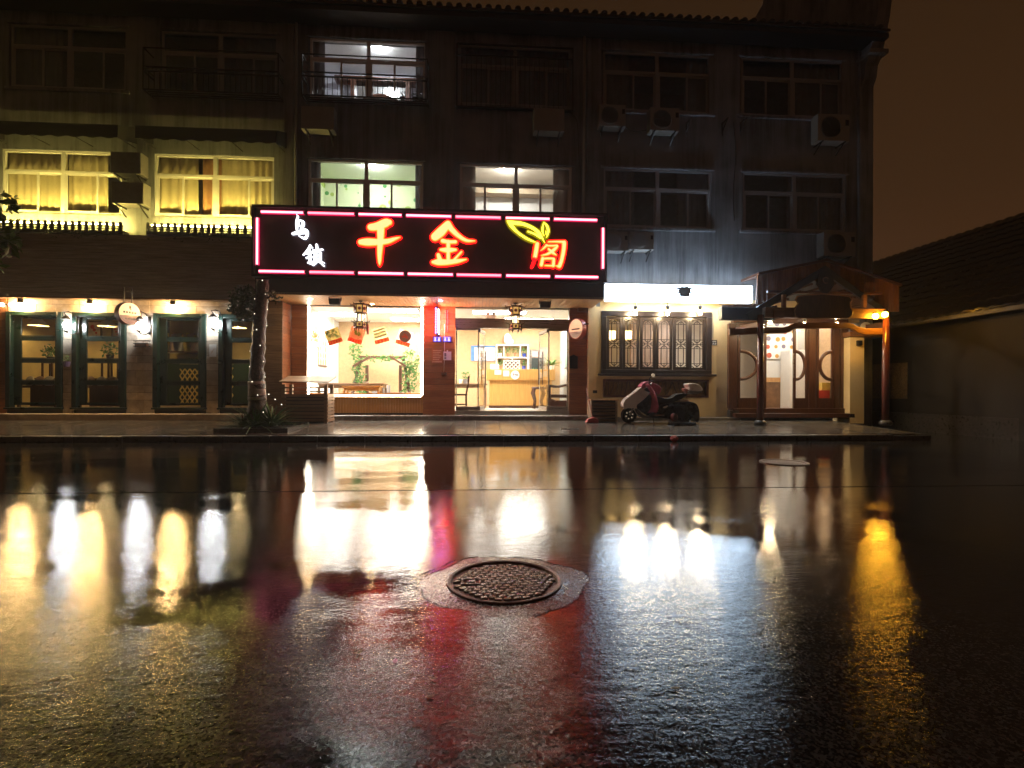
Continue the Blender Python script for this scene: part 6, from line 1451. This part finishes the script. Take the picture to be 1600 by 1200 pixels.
# boarded gable behind: separate upright boards
def clip_x(poly, xl, xr):
    def half(P, keep, xc):
        out = []
        for i in range(len(P)):
            a, b = P[i], P[(i+1)%len(P)]; ka, kb = keep(a[0]), keep(b[0])
            if ka: out.append(a)
            if ka != kb: s_ = (xc-a[0])/(b[0]-a[0]); out.append((xc,a[1]+s_*(b[1]-a[1])))
        return out
    return half(half(poly, lambda x: x >= xl, xl), lambda x: x <= xr, xr)
YBd = 13.35
regions = [[(1128,500),(1128,477),(1181,475),(1184,428),(1290,408),(1290,419),(1176,492)],[(1290,408),(1405,446),(1405,487),(1384,487),(1290,419)]]
k = 0
for reg in regions:
    W_ = [(at(x,y,YBd).x,at(x,y,YBd).z) for x,y in reg]; xl = min(p[0] for p in W_); xr = max(p[0] for p in W_); x = xl
    while x < xr-.02:
        pc = clip_x(W_, x+.004, min(x+.135,xr))
        if len(pc) >= 3: MB().prism(pc, YBd-.004*(k % 2), YBd+.03).build('gable_board', M_woodv, porch)
        x += .139; k += 1
MB().prism([(at(x,y,YBd).x,at(x,y,YBd).z) for x,y in ((1184,426),(1290,405),(1407,444),(1407,447.5),(1290,409),(1184,430))],YBd-.06,YBd+.9).build('ridge_capping', M_walnut, porch)
# sloping roof planes behind the boards
for (a, b) in (((1290,410),(1176,490)),((1290,410),(1390,484))):
    p0, p1 = at(*a,YBd), at(*b,YBd)
    MB().add([(p0.x,YBd+.04,p0.z),(p1.x,YBd+.04,p1.z),(p1.x,14.38,p1.z),(p0.x,14.38,p0.z),(p0.x,YBd+.04,p0.z+.04),(p1.x,YBd+.04,p1.z+.04),(p1.x,14.38,p1.z+.04),(p0.x,14.38,p0.z+.04)],[[0,3,2,1],[4,5,6,7],[0,1,5,4],[1,2,6,5],[2,3,7,6],[3,0,4,7]]).build('roof_slope', M_walnut, porch)
# bargeboards, purlin ends and king block
YBg = 12.95
prx([(1290,415),(1296,424),(1172,498),(1166,490)],YBg,YBg+.08).build('bargeboard', M_black, porch)
prx([(1290,415),(1284,424),(1384,493),(1388,485)],YBg+.002,YBg+.082).build('bargeboard', M_black, porch)
prx([(1280,428),(1301,428),(1304,444),(1297,455),(1290,460),(1283,455),(1276,444)],YBg-.03,YBg-.002).build('king_block', M_black, porch)
q = at(1290,438,YBg-.03); MB().tube([(q.x+.08*math.cos(a*.6+.5),YBg-.04,q.z+.08*math.sin(a*.6+.5)) for a in range(9)],.014,6).build('ring_ornament', M_walnut, porch)
for k in range(5):
    f_ = .18+k*.17
    for (a, b) in (((1290,425),(1180,494)),((1290,425),(1382,489))):
        x, y = a[0]+(b[0]-a[0])*f_, a[1]+(b[1]-a[1])*f_; p = at(x,y+4,13.0); MB().tube([(p.x,13.04,p.z-.03),(p.x,14.3,p.z-.03)],.035,8).build('purlin', M_walnut, porch)
# beams
def hb(px0,px1,py0,py1,Y0,Y1,mm,nm='beam',bv=.01): return pb(MB(),px0,px1,py0,py1,Y0,Y1).build(nm,mm,porch,bevel=bv)
M_beam = mat('orange brown beam',(.30,.13,.05),.45,var=.25,scale=4,stretch=(.7,1,7),bump=.1)
hb(1196,1384,481,497,YPo-.06,YPo+.10,M_beam)
hb(1128,1212,480,500,YPo+.12,YPo+.3,M_black,'bracket_beam')
hb(1200,1378,455,459,YPo+.14,YPo+.22,M_walnut,'tie_bar')
for px in (1226,1352): hb(px-3,px+3,460,481,YPo-.02,YPo+.06,M_beam,'strut')
hb(1209,1226,483,497,YPo-.10,YPo-.062,M_beam,'beam_end')
# humped lower beam, one sweep between the posts
top = [(1140,514),(1160,513),(1188,511),(1225,511),(1234,509),(1241,505),(1250,504),(1325,504),(1334,506),(1342,511),(1352,513),(1386,513)]
prx(top+[(x,y+ (9 if 1240 < x < 1338 else 10)) for x,y in top[::-1]],YPo+.02,YPo+.12).build('humped_beam', M_beam, porch, bevel=.012)
for px in (1188,1384):
    a = at(px,505,YPo+.1); MB().box(a.x-.05,a.x+.05,YPo+.1,14.2,a.z-.12,a.z+.04).build('tie_beam', M_walnut, porch)
# carved plaque
pl = [(1246,463),(1243,468),(1247,474),(1243,480),(1241,486),(1243,494),(1248,497),(1326,497),(1331,493),(1332,486),(1329,480),(1328,473),(1331,468),(1327,463),(1310,461),(1286,459),(1262,461)]
t = thing('carved_plaque',at(1286,497,YPo-.12),'dark scroll edged wooden plaque hung on the porch beam','plaque')
prx(pl,YPo-.135,YPo-.095).build('panel', M_walnut, t, bevel=.012)
m = MB(); P2 = [at(x,y,YPo-.14) for x,y in pl]; m.tube(P2+[P2[0]],.018,6).build('scroll_edge', M_beam, t)
MB().box(at(1255,480,YPo).x,at(1258,480,YPo).x,YPo-.095,YPo-.061,at(1286,490,YPo).z,at(1286,484,YPo).z).box(at(1314,480,YPo).x,at(1317,480,YPo).x,YPo-.095,YPo-.061,at(1286,490,YPo).z,at(1286,484,YPo).z).build('fixing', M_dark, t)
# door wall
YO = 14.15; zs_ = fz(1240,640,YO); ztp = fz(1240,503,YO)
hb(1146,1332,638,646,YO-.05,YO+.3,M_walnut,'door_sill'); hb(1150,1336,646,653,YO-.25,YO+.3,M_walnut,'lower_sill')
hb(1146,1326,497,505,YO,YO+.15,M_walnut,'door_lintel')
for a, b in ((1139,1152),(1190,1198),(1264,1275),(1303,1312),(1314,1326)): hb(a,b,505,638,YO,YO+.12,M_walnut,'door_post')
MB().box(at(1139,640,YO).x,at(1153,640,YO).x,YO-.06,YO+.1,.3,fz(1145,641,YO)).build('foot_block', M_kerb, porch)
def round_door(px0,px1,side,rx=None):
    Y = YO+.03; x0_, x1_ = fx(px0,Y), fx(px1,Y); z0, z1 = zs_+.01, fz(1240,506,Y); s = .07; zk = fz(1240,622,Y)
    d = MB().box(x0_,x0_+s,Y,Y+.05,z0,z1).box(x1_-s,x1_,Y,Y+.05,z0,z1).box(x0_+s,x1_-s,Y+.001,Y+.049,z1-s,z1).box(x0_+s,x1_-s,Y+.001,Y+.049,z0,zk).build('round_panel_door', M_walnut, porch)
    MB().box(x0_+s,x1_-s,Y+.02,Y+.026,zk,z1-s).build('pane', M_glass, d)
    cz = fz(1240,571,Y); rz = .40; w = (x1_-x0_-2*s); rx = w*.92
    c = x0_+s if side > 0 else x1_-s
    MB().tube([(c+side*rx*math.sin(a),Y+.012,cz+rz*math.cos(a)) for a in [math.pi*k/20 for k in range(21)]],.05,8).build('half_ring', M_walnut, d)
    e_ = x1_-s if side > 0 else x0_+s
    MB().box(min(c+side*rx,e_)-.01,max(c+side*rx,e_)+.01,Y-.005,Y+.03,cz-.04,cz+.04).build('ring_stop', M_walnut, d)
    return d
round_door(1153,1189,1); round_door(1240,1263,1); round_door(1276,1303,-1)
q = at(1240,571,YO-.04); MB().tube([(q.x,YO-.05,q.z-.35),(q.x,YO-.05,q.z+.35)],.015,8).build('pull_handle', M_steel, porch)
# cream pier past the door
MB().box(fx(1328,13.9),fx(1350,13.9),13.9,14.6,.2,fz(1340,527,13.9)).build('pier', M_yellow, porch)
MB().box(fx(1326,13.9),fx(1380,13.9),13.85,14.55,fz(1340,526,13.9),fz(1340,519,13.9)).build('pier_lintel', M_beam, porch)
q = at(1342,536,13.88); tag(MB().box(q.x-.07,q.x+.07,13.82,13.899,q.z-.07,q.z+.07).build('camera_box', M_dark, bevel=.01),'small dark box fixed high on the cream pier','box')
xe0, xe1 = fx(1350,14.5), fx(1362,14.5)
MB().box(fx(1136,YY),fx(1362,YY),YY+.02,YY+.24,fz(1240,503,YO)+.05,3.75).build('upper_wall', M_yellow, porch)
# things inside the porch doorway
q = at(1220,540,17.0); zt_, zb_ = fz(1220,485,16.6), fz(1220,561,16.6); t = thing('menu_wall',(fx(1220,16.6),16.6,zb_),'big white menu poster of dishes inside the porch doorway','poster')
MB().box(fx(1193,16.6),fx(1246,16.6),16.58,16.62,zb_,zt_).build('sheet', M_paper, t)
rn = random.Random(14); ds = [MB() for _ in range(3)]
for k in range(4):
    for j in range(6):
        ds[rn.randrange(3)].lathe([(.001,-.004),(rn.uniform(.06,.11),-.004)],(fx(1200+k*12.5+rn.uniform(-2,2),16.6),16.58,zb_+.12+j*.27+rn.uniform(-.03,.03)),12,'Y')
for d, mm in zip(ds,(mat('dish red',(.50,.10,.05),.5),mat('dish ochre',(.62,.34,.08),.5),mat('dish slate',(.22,.20,.28),.5))):
    if d.v: d.build('dish_pictures', mm, t)
MB().box(fx(1190,16.64),fx(1262,16.64),16.64,16.9,.5,fz(1220,560,16.64)+1.9).build('inner_wall', M_rwhite, shop3)
tag(MB().box(fx(1192,16.55),fx(1241,16.55),16.5,16.575,.52,fz(1220,597,16.5)).build('wainscot_panel', M_rustic),'brown boarded panel below the menu poster in the porch doorway','panel')
tag(MB().box(fx(1192,16.55),fx(1241,16.55),16.49,16.585,fz(1220,597,16.5)+.003,fz(1220,590,16.5)).build('panel_cap', M_soffit),'pale wood band topping the brown boarded panel','band')
t = thing('ceiling_light',(fx(1232,15.4),15.4,3.4),'bright round lamp just inside the porch doorway','ceiling light','ceiling lights of the cream shop')
MB().lathe([(.001,0),(.2,.02),(.22,.06),(.2,.08)],(fx(1226,15.2),15.2,3.42),20).build('diffuser', glow('porch room lamp',(1,.92,.80),42), t); MB().lathe([(.1,.08),(.1,.178)],(fx(1226,15.2),15.2,3.42),14).build('mount', M_white, t)
t = thing('ceiling_light',(fx(1290,15.4),15.4,3.4),'round lamp deeper in behind the right porch doors','ceiling light','ceiling lights of the cream shop')
MB().lathe([(.001,0),(.16,.02),(.18,.06),(.16,.08)],(fx(1290,15.6),15.6,3.42),20).build('diffuser', MATS['porch room lamp'], t); MB().lathe([(.1,.08),(.1,.178)],(fx(1290,15.6),15.6,3.42),14).build('mount', M_white, t)
p = at(1277,525,15.9); tag(MB().box(p.x-.18,p.x+.18,15.9,15.93,p.z-.35,p.z+.35).build('blue_poster', mat('ultramarine print',(.10,.12,.50),.5,var=.3,scale=8)),'blue poster hanging inside the right porch door','poster')
x_ = fx(1246,15.9); tag(MB().box(x_-.22,x_+.30,15.95,16.5,.52,2.45).build('fridge', M_rwhite, bevel=.03),'tall white fridge behind the open porch door leaf','fridge')
for k, (px, py0, py1, w, mm, lb) in enumerate(((1281,610,622,.42,M_red,'red carton on the floor behind the right porch door'),(1288,598,609,.36,mat('yellow carton card',(.66,.46,.08),.6),'yellow carton balanced on the red carton'),(1298,608,622,.34,mat('plain carton card',(.36,.24,.13),.7),'plain brown carton next to the red carton'))):
    Y = 15.1+.03*k; p = at(px,py1,Y); zt2 = fz(px,py0,Y); zb2 = .52 if k != 1 else fz(1281,610,15.1)+.003
    tag(MB().box(p.x-w/2,p.x+w/2,Y-.15,Y+.2,zb2,zt2).build('carton', mm, bevel=.006), lb, 'carton')
# porch lamps
M_amb = glow('amber globe',(1.0,.46,.03),55)
for k, (px, py, lb) in enumerate(((1368,494,'amber globe lamp on the beam side of the porch corner'),(1382.5,491.5,'amber globe lamp on the street side of the porch corner post'))):
    Y = YPo-.16 if k == 0 else YPo-.22
    p = at(px,py,Y); t = thing('globe_lamp',(p.x,Y,p.z-.09),lb,'lamp','amber lamps on the porch corner')
    MB().sphere(p,.075,16,10).build('globe', M_amb, t, smooth=True); MB().lathe([(.045,.065),(.05,.09),(.02,.12)],p,12).build('cap', M_dark, t); MB().tube([p+Vector((0,0,.11)),(p.x,YPo-.06,p.z+.11)],.012,6).build('arm', M_dark, t)
for k, px in enumerate((1203,1256,1307)):
    p = at(px,502,YPo+.5); t = thing('porch_downlight',(p.x,YPo+.5,p.z-.08),('first','second','third')[k]+' small downlight under the porch, counting from the white sign','lamp','downlights under the porch')
    MB().lathe([(.05,.02),(.06,.06),(.06,.14),(.02,.16)],(p.x,YPo+.5,p.z-.06),14).build('can', M_steel, t); MB().lathe([(.001,-.005),(.042,.0),(.046,.019)],(p.x,YPo+.5,p.z-.06),14).build('lens', glow('porch downlight',(1,.74,.40),300), t)
    MB().box(p.x-.02,p.x+.02,YPo+.48,YPo+.52,p.z+.1,p.z+.4).build('stem', M_dark, t)
p = at(1353,511,13.6); t = thing('half_round_sign',(p.x,13.6,p.z-.1),'white half round sign under the porch beam by the cream pier','sign')
MB().prism([(p.x+.17*math.cos(a),p.z-.03+.17*math.sin(a)) for a in [math.pi*k/14 for k in range(15)]],13.59,13.61).build('panel', M_paper, t)
strokes(MB(), [[(40,20,8),(60,24,8)],[(50,15,8),(48,60,8)],[(36,48,7),(64,50,7)]], lambda x,y: (p.x+(x-50)*.0022,p.z+.1-(y)*.0022), .0022, 13.586, 13.5895).build('mark', M_red, t)
MB().bar((p.x,13.6,p.z+.14),(p.x,13.6,p.z+.4),.015,.015).build('hanger', M_dark, t)
# ------------------------------------------------------------------ scooter
YM = 13.35
M_silver = mat('pale champagne paint',(.78,.68,.60),.28,metal=.0,var=.06); M_navy = mat('black plastic',(.026,.030,.042),.28,var=.2); M_seat = mat('black vinyl',(.012,.012,.014),.45)
M_pink = mat('crimson apron cloth',(.50,.10,.16),.7,var=.25,scale=7)
zg = pz(YM)
S0 = at(950,570,YM)
def sp_(x, y):
    q = at(950+x/10, 570+y/10, YM); return (q.x, q.z)
base = at(950+325/10,655,YM)
dz = zg-(sp_(325,850)[1])
def sq(x, y): a = sp_(x,y); return (a[0], a[1]+dz)
sc = thing('motor_scooter',(sq(780,700)[0],YM,zg),'pale motor scooter with crimson apron parked before the lattice window','scooter')
def wheel(x, y, r, gaps=True):
    cx, cz = sq(x,y); cz = zg+r
    w = MB().lathe([(r*.62,-.045),(r*.85,-.055),(r*.98,-.03),(r,0),(r*.98,.03),(r*.85,.055),(r*.62,.045)],(cx,YM,cz),28,'Y').build('wheel', M_rubber, sc, smooth=True)
    MB().lathe([(.001,-.035),(r*.2,-.04),(r*.22,-.02),(r*.5,-.02),(r*.56,-.045),(r*.63,-.045)],(cx,YM,cz),24,'Y').build('rim', mat('grey alloy',(.30,.29,.28),.35,metal=.7), w)
    m = MB()
    for k in range(6): a = k*math.pi/3+.3; m.lathe([(.001,-.05),(r*.09,-.05)],(cx+r*.42*math.cos(a),YM,cz+r*.42*math.sin(a)),8,'Y')
    if gaps: m.build('spoke_gap', M_cream, w)
wheel(325,730,.215); wheel(1190,735,.215,False)
def pan(pts, w, mm, nm, bv=.03, off=0, par=None):
    return MB().prism([sq(x,y) for x,y in smooth2(pts)],YM+off-w/2,YM+off+w/2).build(nm,mm,par or sc,bevel=bv,smooth=False,seg=3)
def smooth2(pts):
    n = len(pts); out = []
    for i in range(n):
        p0, p1, p2, p3 = pts[i-1], pts[i], pts[(i+1)%n], pts[(i+2)%n]
        for k in range(3):
            t = k/3; out.append(tuple(.5*((2*p1[j])+(-p0[j]+p2[j])*t+(2*p0[j]-5*p1[j]+4*p2[j]-p3[j])*t*t*.9+(-p0[j]+3*p1[j]-3*p2[j]+p3[j])*t**3*.9) for j in range(2)))
    return out
pan([(215,545),(260,470),(380,380),(500,280),(570,250),(640,300),(640,360),(520,490),(430,560),(430,620),(380,610),(300,610),(230,600)],.30,M_silver,'front_fairing',.06)
pan([(235,620),(290,585),(370,590),(440,650),(455,720),(430,700),(390,640),(320,610),(260,625)],.16,M_silver,'front_fender',.03)
pan([(430,560),(520,490),(620,400),(660,470),(640,640),(690,720),(600,720),(500,660),(430,600)],.26,M_navy,'leg_shield',.04)
pan([(420,610),(500,690),(600,735),(760,735),(760,765),(560,765),(470,730),(410,650)],.28,mat('grey sill plastic',(.11,.10,.095),.4),'floor_sill',.02)
pan([(640,690),(900,680),(920,760),(660,760)],.34,M_navy,'footboard',.02)
pan([(740,430),(860,460),(960,455),(1040,400),(1150,385),(1210,400),(1150,450),(1050,500),(940,530),(800,560),(720,640),(690,600),(700,480)],.28,M_seat,'seat',.06)
pan([(700,640),(800,570),(950,530),(1150,510),(1290,520),(1360,570),(1390,680),(1385,800),(1350,830),(1300,770),(1260,720),(1180,690),(1080,720),(1020,770),(860,770),(830,690)],.34,M_navy,'rear_body',.06)
pan([(820,600),(880,570),(900,580),(860,610)],.36,M_silver,'side_badge',.01)
pan([(1090,500),(1140,475),(1230,480),(1245,540),(1190,560),(1110,550)],.26,M_silver,'tail_cover',.04)
pan([(1215,235),(1300,228),(1385,250),(1435,310),(1425,345),(1330,350),(1245,340),(1235,290)],.36,M_silver,'top_box',.07)
pan([(1240,345),(1420,350),(1400,375),(1340,395),(1250,390),(1215,370)],.34,mat('grey box base',(.20,.18,.16),.4),'top_box_base',.03)
pan([(1170,300),(1240,330),(1230,380),(1190,360)],.2,mat('rose reflector',(.55,.20,.16),.3),'rear_light',.02)
a, b = sq(1200,380), sq(1100,475); MB().tube([(a[0],YM-.12,a[1]),(b[0]+.1,YM-.13,b[1]),(b[0],YM-.13,b[1])],.014,8).tube([(a[0],YM+.12,a[1]),(b[0]+.1,YM+.13,b[1]),(b[0],YM+.13,b[1])],.014,8).build('grab_rail', mat('chrome',(.7,.68,.64),.12,metal=1,var=.02), sc)
a, b, c = sq(600,240), sq(605,150), sq(650,105); MB().tube([(a[0],YM-.2,a[1]),(b[0],YM-.24,b[1]),(c[0],YM-.25,c[1])],.012,6).build('mirror_stem', M_navy, sc); MB().lathe([(.001,-.012),(.048,-.008),(.05,.008),(.001,.012)],(c[0]+.01,YM-.25,c[1]),16,'Y').build('mirror', M_cream, sc)
a, b = sq(600,250), sq(640,240); MB().tube([(a[0],YM-.33,a[1]),(b[0],YM-.2,b[1]+.03),(b[0],YM+.2,b[1]+.03),(a[0],YM+.33,a[1])],.018,8).build('handlebar', M_navy, sc)
a, b = sq(400,560), sq(325,730); MB().tube([(a[0],YM-.085,a[1]),(b[0],YM-.085,zg+.215)],.024,8).tube([(a[0],YM+.085,a[1]),(b[0],YM+.085,zg+.215)],.024,8).build('fork', mat('grey alloy'), sc)
a, b = sq(690,760), sq(675,870); MB().tube([(a[0],YM-.1,a[1]),(b[0],YM-.22,zg+.006)],.014,6).tube([(sq(980,760)[0],YM-.08,sq(980,760)[1]),(sq(990,850)[0],YM-.16,zg+.006)],.016,6).build('side_stand', M_dark, sc)
MB().box(sq(690,710)[0],sq(840,710)[0],YM-.19,YM-.171,sq(700,722)[1],sq(700,712)[1]).build('trim_strip', MATS['chrome'], sc)
q = sq(560,300); MB().sphere((sq(290,500)[0],YM,sq(290,505)[1]),.10,14,10,(.9,1.1,.5)).build('headlamp', mat('lamp glass',(.55,.50,.46),.1), sc, smooth=True)
# crimson wind apron thrown over the handlebar
t = thing('scooter_apron',(sq(640,450)[0],YM,sq(640,680)[1]),'crimson padded apron draped over the scooter handlebar','apron')
rows = []
for j in range(13):
    v = j/12; row = []
    for k in range(15):
        u = -1+2*k/14
        xx = 560+260*math.sin(v*math.pi*.55)*(.55+.45*abs(u))-v*v*150*(1-.2*u*u); yy = 215+v*450+25*abs(u)+12*math.sin(9*u+6*v)
        a = sq(xx+12*math.sin(7*v+5*u),yy); row.append((a[0],YM+u*.30*(1-.25*v)+.012*math.sin(11*v),a[1]))
    rows.append(row)
o = MB().sheet(rows).build('cloth', M_pink, t, smooth=True); o.modifiers.new('s','SOLIDIFY').thickness = .02
pan([(490,270),(560,205),(650,210),(760,260),(800,320),(760,400),(700,350),(640,270),(560,280),(510,310)],.34,M_pink,'collar',.05,0,t)
pan([(540,320),(600,290),(660,320),(680,370),(630,370),(560,345)],.35,M_navy,'dark_cuff',.04,0,t)
# plastic crate of nets standing in front
YK = 12.95; q0, q1 = at(1048,655,YK), at(1083,655,YK); zk = pz(YK)
t = thing('plastic_basket',((q0.x+q1.x)/2,YK,zk),'dark blue plastic basket standing in front of the scooter','basket')
M_bk = mat('navy basket plastic',(.016,.026,.045),.3)
cxk, wk = (q0.x+q1.x)/2, (q1.x-q0.x)/2
MB().box(cxk-wk,cxk+wk,YK-.22,YK+.22,zk+.004,zk+.07).build('tray', M_bk, t, bevel=.02)
xa_, xb_ = fx(1049,YK), fx(1066,YK); zt_ = zk+.52
m = MB().box(xa_,xb_,YK-.17,YK-.15,zt_-.03,zt_).box(xa_,xb_,YK+.15,YK+.17,zt_-.03,zt_).box(xa_,xa_+.02,YK-.15,YK+.15,zt_-.03,zt_).box(xb_-.02,xb_,YK-.15,YK+.15,zt_-.03,zt_)
m.build('rim', M_bk, t)
b0 = None
for k in range(9):
    for Yq in (YK-.165,YK+.16):
        loc = Vector((xa_+.01+k*(xb_-xa_-.02)/8,Yq,zk+.07))-wloc(t)
        if b0 is None: b0 = MB().box(-.006,.006,-.004,.004,0,zt_-zk-.10).build('rib', M_bk, origin=(0,0,0)); b0.parent = t; b0.location = loc
        else: dup(b0, t, loc)
for k in range(8):
    z = zk+.09+k*.05; [MB().box(xa_,xb_,yq,yq+.007,z,z+.01).build('hoop', M_bk, t) for yq in (YK-.172,YK+.164)]
q = at(1052,643,YK); MB().sphere((q.x+.02,YK,zk+.2),.10,12,8,(1,1,1.1)).build('bundle', mat('dull red bundle',(.20,.06,.05),.7), t, smooth=True)

# ------------------------------------------------------------------ tiled house beyond the alley
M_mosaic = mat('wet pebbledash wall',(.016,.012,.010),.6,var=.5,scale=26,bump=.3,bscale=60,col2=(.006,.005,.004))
hx, hY0, hY1 = 12.3, 10.6, 26.0
ho = thing('tiled_house',(15,16,0),'low dark house with a wet tiled roof beyond the alley','house')
ez, rz_, rx_ = 3.45, 6.35, 16.0
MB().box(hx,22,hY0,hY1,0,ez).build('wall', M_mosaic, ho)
MB().box(hx-.06,hx+.25,hY0-.06,hY0+.3,0,ez-.02).build('corner_pier', M_mosaic, ho)
MB().box(hx-.03,hx-.001,hY0+.3,hY1,0,.5).build('plinth', M_kerb, ho)
MB().box(hx-.02,hx-.002,14.0,16.2,.9,1.95).build('light_patch', mat('ochre light patch',(.16,.10,.04),.5,var=.5,scale=34,bump=.3,bscale=70), ho)  # ochre panel stands in for a patch of light falling on the wall
ov = .55; sl = (rz_-ez)/(rx_-hx)
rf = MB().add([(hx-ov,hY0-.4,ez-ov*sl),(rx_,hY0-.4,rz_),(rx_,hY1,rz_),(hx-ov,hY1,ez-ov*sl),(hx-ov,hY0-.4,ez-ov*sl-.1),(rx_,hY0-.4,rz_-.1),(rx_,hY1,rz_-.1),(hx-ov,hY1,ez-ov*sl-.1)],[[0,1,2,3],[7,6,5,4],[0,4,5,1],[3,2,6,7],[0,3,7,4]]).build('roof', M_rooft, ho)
MB().prism([(hx,ez),(22,ez),(rx_,rz_-.12)],hY0,hY0+.2).build('gable', M_mosaic, ho)
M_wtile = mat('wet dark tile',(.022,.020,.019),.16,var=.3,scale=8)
c0 = None; n = int((hY1-hY0)/.3); L = math.hypot(rx_-hx+ov,rz_-ez+ov*sl); ang = math.atan(sl)
for r in range(14):
    f_ = r/14
    xr_, zr_ = hx-ov+(rx_-hx+ov)*f_, ez-ov*sl+(rz_-ez+ov*sl)*f_
    rows = []
    for k in range(49): 
        yy = hY0-.4+(hY1-hY0+.4)*k/48
        rows.append(yy)
    loc = Vector((xr_,0,zr_))-wloc(ho)
    if c0 is None:
        m = MB(); A, B = [], []
        for k in range(0,241):
            yy = hY0-.42+(hY1-hY0+.42)*k/240; h = .035*abs(math.sin(k*math.pi/5))
            A.append((-.02,yy,.045+h)); B.append((.36,yy,.36*sl+.02+h))
        m.sheet([A,B]); m.sheet([[(x,y,z-.05) for x,y,z in A],A])
        c0 = m.build('tile_course', M_wtile, origin=(0,0,0)); c0.parent = rf; c0.location = loc
    else: dup(c0, rf, loc)
# dark wall closing the alley
tag(MB().box(fx(1352,19),14.5,19.0,19.3,0,4.4).build('alley_wall', M_render, bevel=.02),'dark rendered wall closing the alley beside the porch','wall')

# ------------------------------------------------------------------ overhanging twig and litter
q = at(2,330,9.0)
t = thing('tree_branch',(q.x-1.2,9.0,q.z),'leafy green branch reaching in from beyond the picture edge','branch')
MB().tube([(q.x-2.5,9.2,q.z+.6),(q.x-1.2,9.0,q.z+.15),at(-6,318,9.0),at(10,312,9.0),at(22,322,9.0)],[.06,.045,.03,.014,.006],7).tube([(q.x-1.2,9.0,q.z+.1),at(-8,365,9.0),at(12,372,9.0)],[.03,.014,.006],6).build('limb', M_bark, t)
m = MB()
for i, (px, py, rx, rz, n) in enumerate(((12,310,.14,.07,16),(4,325,.1,.09,12),(20,322,.07,.05,6),(8,368,.18,.12,34),(18,376,.12,.10,20),(2,390,.14,.14,26),(-10,400,.2,.2,30))): leaves(m, at(px,py,9.0), (rx,.15,rz), n, .17, 700+i)
m.build('leaves', mat('lit broad leaf',(.11,.22,.03),.45,var=.3,scale=9,col2=(.05,.11,.015)), t)
M_dead = mat('dead leaf')
rn = random.Random(77)
spots = [(1562,692,0.062,'pale dead leaf far out on the road beyond the kerb end'),(52,716,0.056,'yellow dead leaf on the road near the stone shopfront'),(617,1033,0.031,'pink petal on the near road left of the manhole'),(205,1112,0.043,'curled dead leaf in the near corner of the road'),(178,1098,0.037,'small dead leaf beside the curled one in the near corner'),(676,1060,0.031,'dark twiggy leaf on the near road below the manhole'),(672,1088,0.031,'flat wet leaf on the near road below the twiggy one'),(1210,905,0.031,'small wet leaf on the road under the white reflection'),(85,1062,0.037,'thin dark leaf on the near road at the picture edge'),(560,1020,0.031,'brown leaf on the road near the pink petal'),(1055,1075,0.031,'tiny leaf on the dark near road'),(1390,812,0.031,'tiny pale leaf on the road past the amber reflection')]
for k, (px, py, s_, lb) in enumerate(spots):
    p = ground(px,py,.006); a = rn.uniform(0,6.3); c, s2 = math.cos(a), math.sin(a)
    prof = [(-1,0),(-.5,.34),(0,.44),(.5,.3),(1,0),(.5,-.3),(0,-.42),(-.5,-.32)]
    vs = [(p.x+(x*c-y*s2)*s_*.6, p.y+(x*s2+y*c)*s_*.6, p.z+.012*abs(x)*s_/.06*(1 if k % 2 else .3)) for x,y in prof]+[(p.x,p.y,p.z+.002)]
    mm = M_dead if k != 2 else mat('pink petal',(.55,.16,.28),.6)
    tag(MB().add(vs,[[i,(i+1)%8,8] for i in range(8)]).build('fallen_leaf', mm), lb, 'leaf', 'single leaves fallen on the road')
p = ground(1080,697,0); p.y = KY0-.10; m = MB(); rn = random.Random(3)
m.sphere((p.x,p.y,.065),.07,14,10,(1.25,1,.9)); m.v = [(x+rn.uniform(-.008,.008),y+rn.uniform(-.008,.008),z+rn.uniform(-.008,.008)) for x,y,z in m.v]
tag(m.build('crumpled_bag', mat('red plastic bag',(.55,.06,.04),.35,var=.2,scale=12), smooth=False),'crumpled red plastic bag lying against the kerb','bag')

# sagging cables on the facade
for k, (pts, lb) in enumerate((([(462,300),(461,330),(463,250),(466,180)],'thin cable running up the pilaster left of the lit windows'),([(905,335),(907,290),(903,240),(900,190),(880,172)],'thin cable looping from the red sign up to the plain air conditioner'),([(1148,345),(1146,300),(1150,240),(1146,190)],'dark cable hanging between the windows near the building corner'),([(975,196),(990,205),(1010,203),(1022,196)],'slack cable between the pair of air conditioners under the top window'))):
    P_ = smooth_path([(at(x,y,YW-.02).x,at(x,y,YW-.02).z,0) for x,y in pts],5)
    tag(MB().tube([(x,YW-.105 if k < 2 else YW-.012,z) for x,z,_ in P_],.009,5).build('facade_cable', M_black), lb, 'cable', 'cables on the facade')

# ------------------------------------------------------------------ damp night air
HZ = bpy.data.materials.new('night mist'); HZ.use_nodes = True; t_ = HZ.node_tree; t_.nodes.clear()
vo_ = t_.nodes.new('ShaderNodeVolumePrincipled'); oo_ = t_.nodes.new('ShaderNodeOutputMaterial')
vo_.inputs['Color'].default_value = (.9,.92,.95,1); vo_.inputs['Density'].default_value = HAZE_D; vo_.inputs['Anisotropy'].default_value = .72
t_.links.new(vo_.outputs[0], oo_.inputs['Volume'])
hz = MB().box(-125,125,-30,145,-1.0,19).build('haze', HZ, origin=(0,0,0)); tag(hz, kind='stuff')
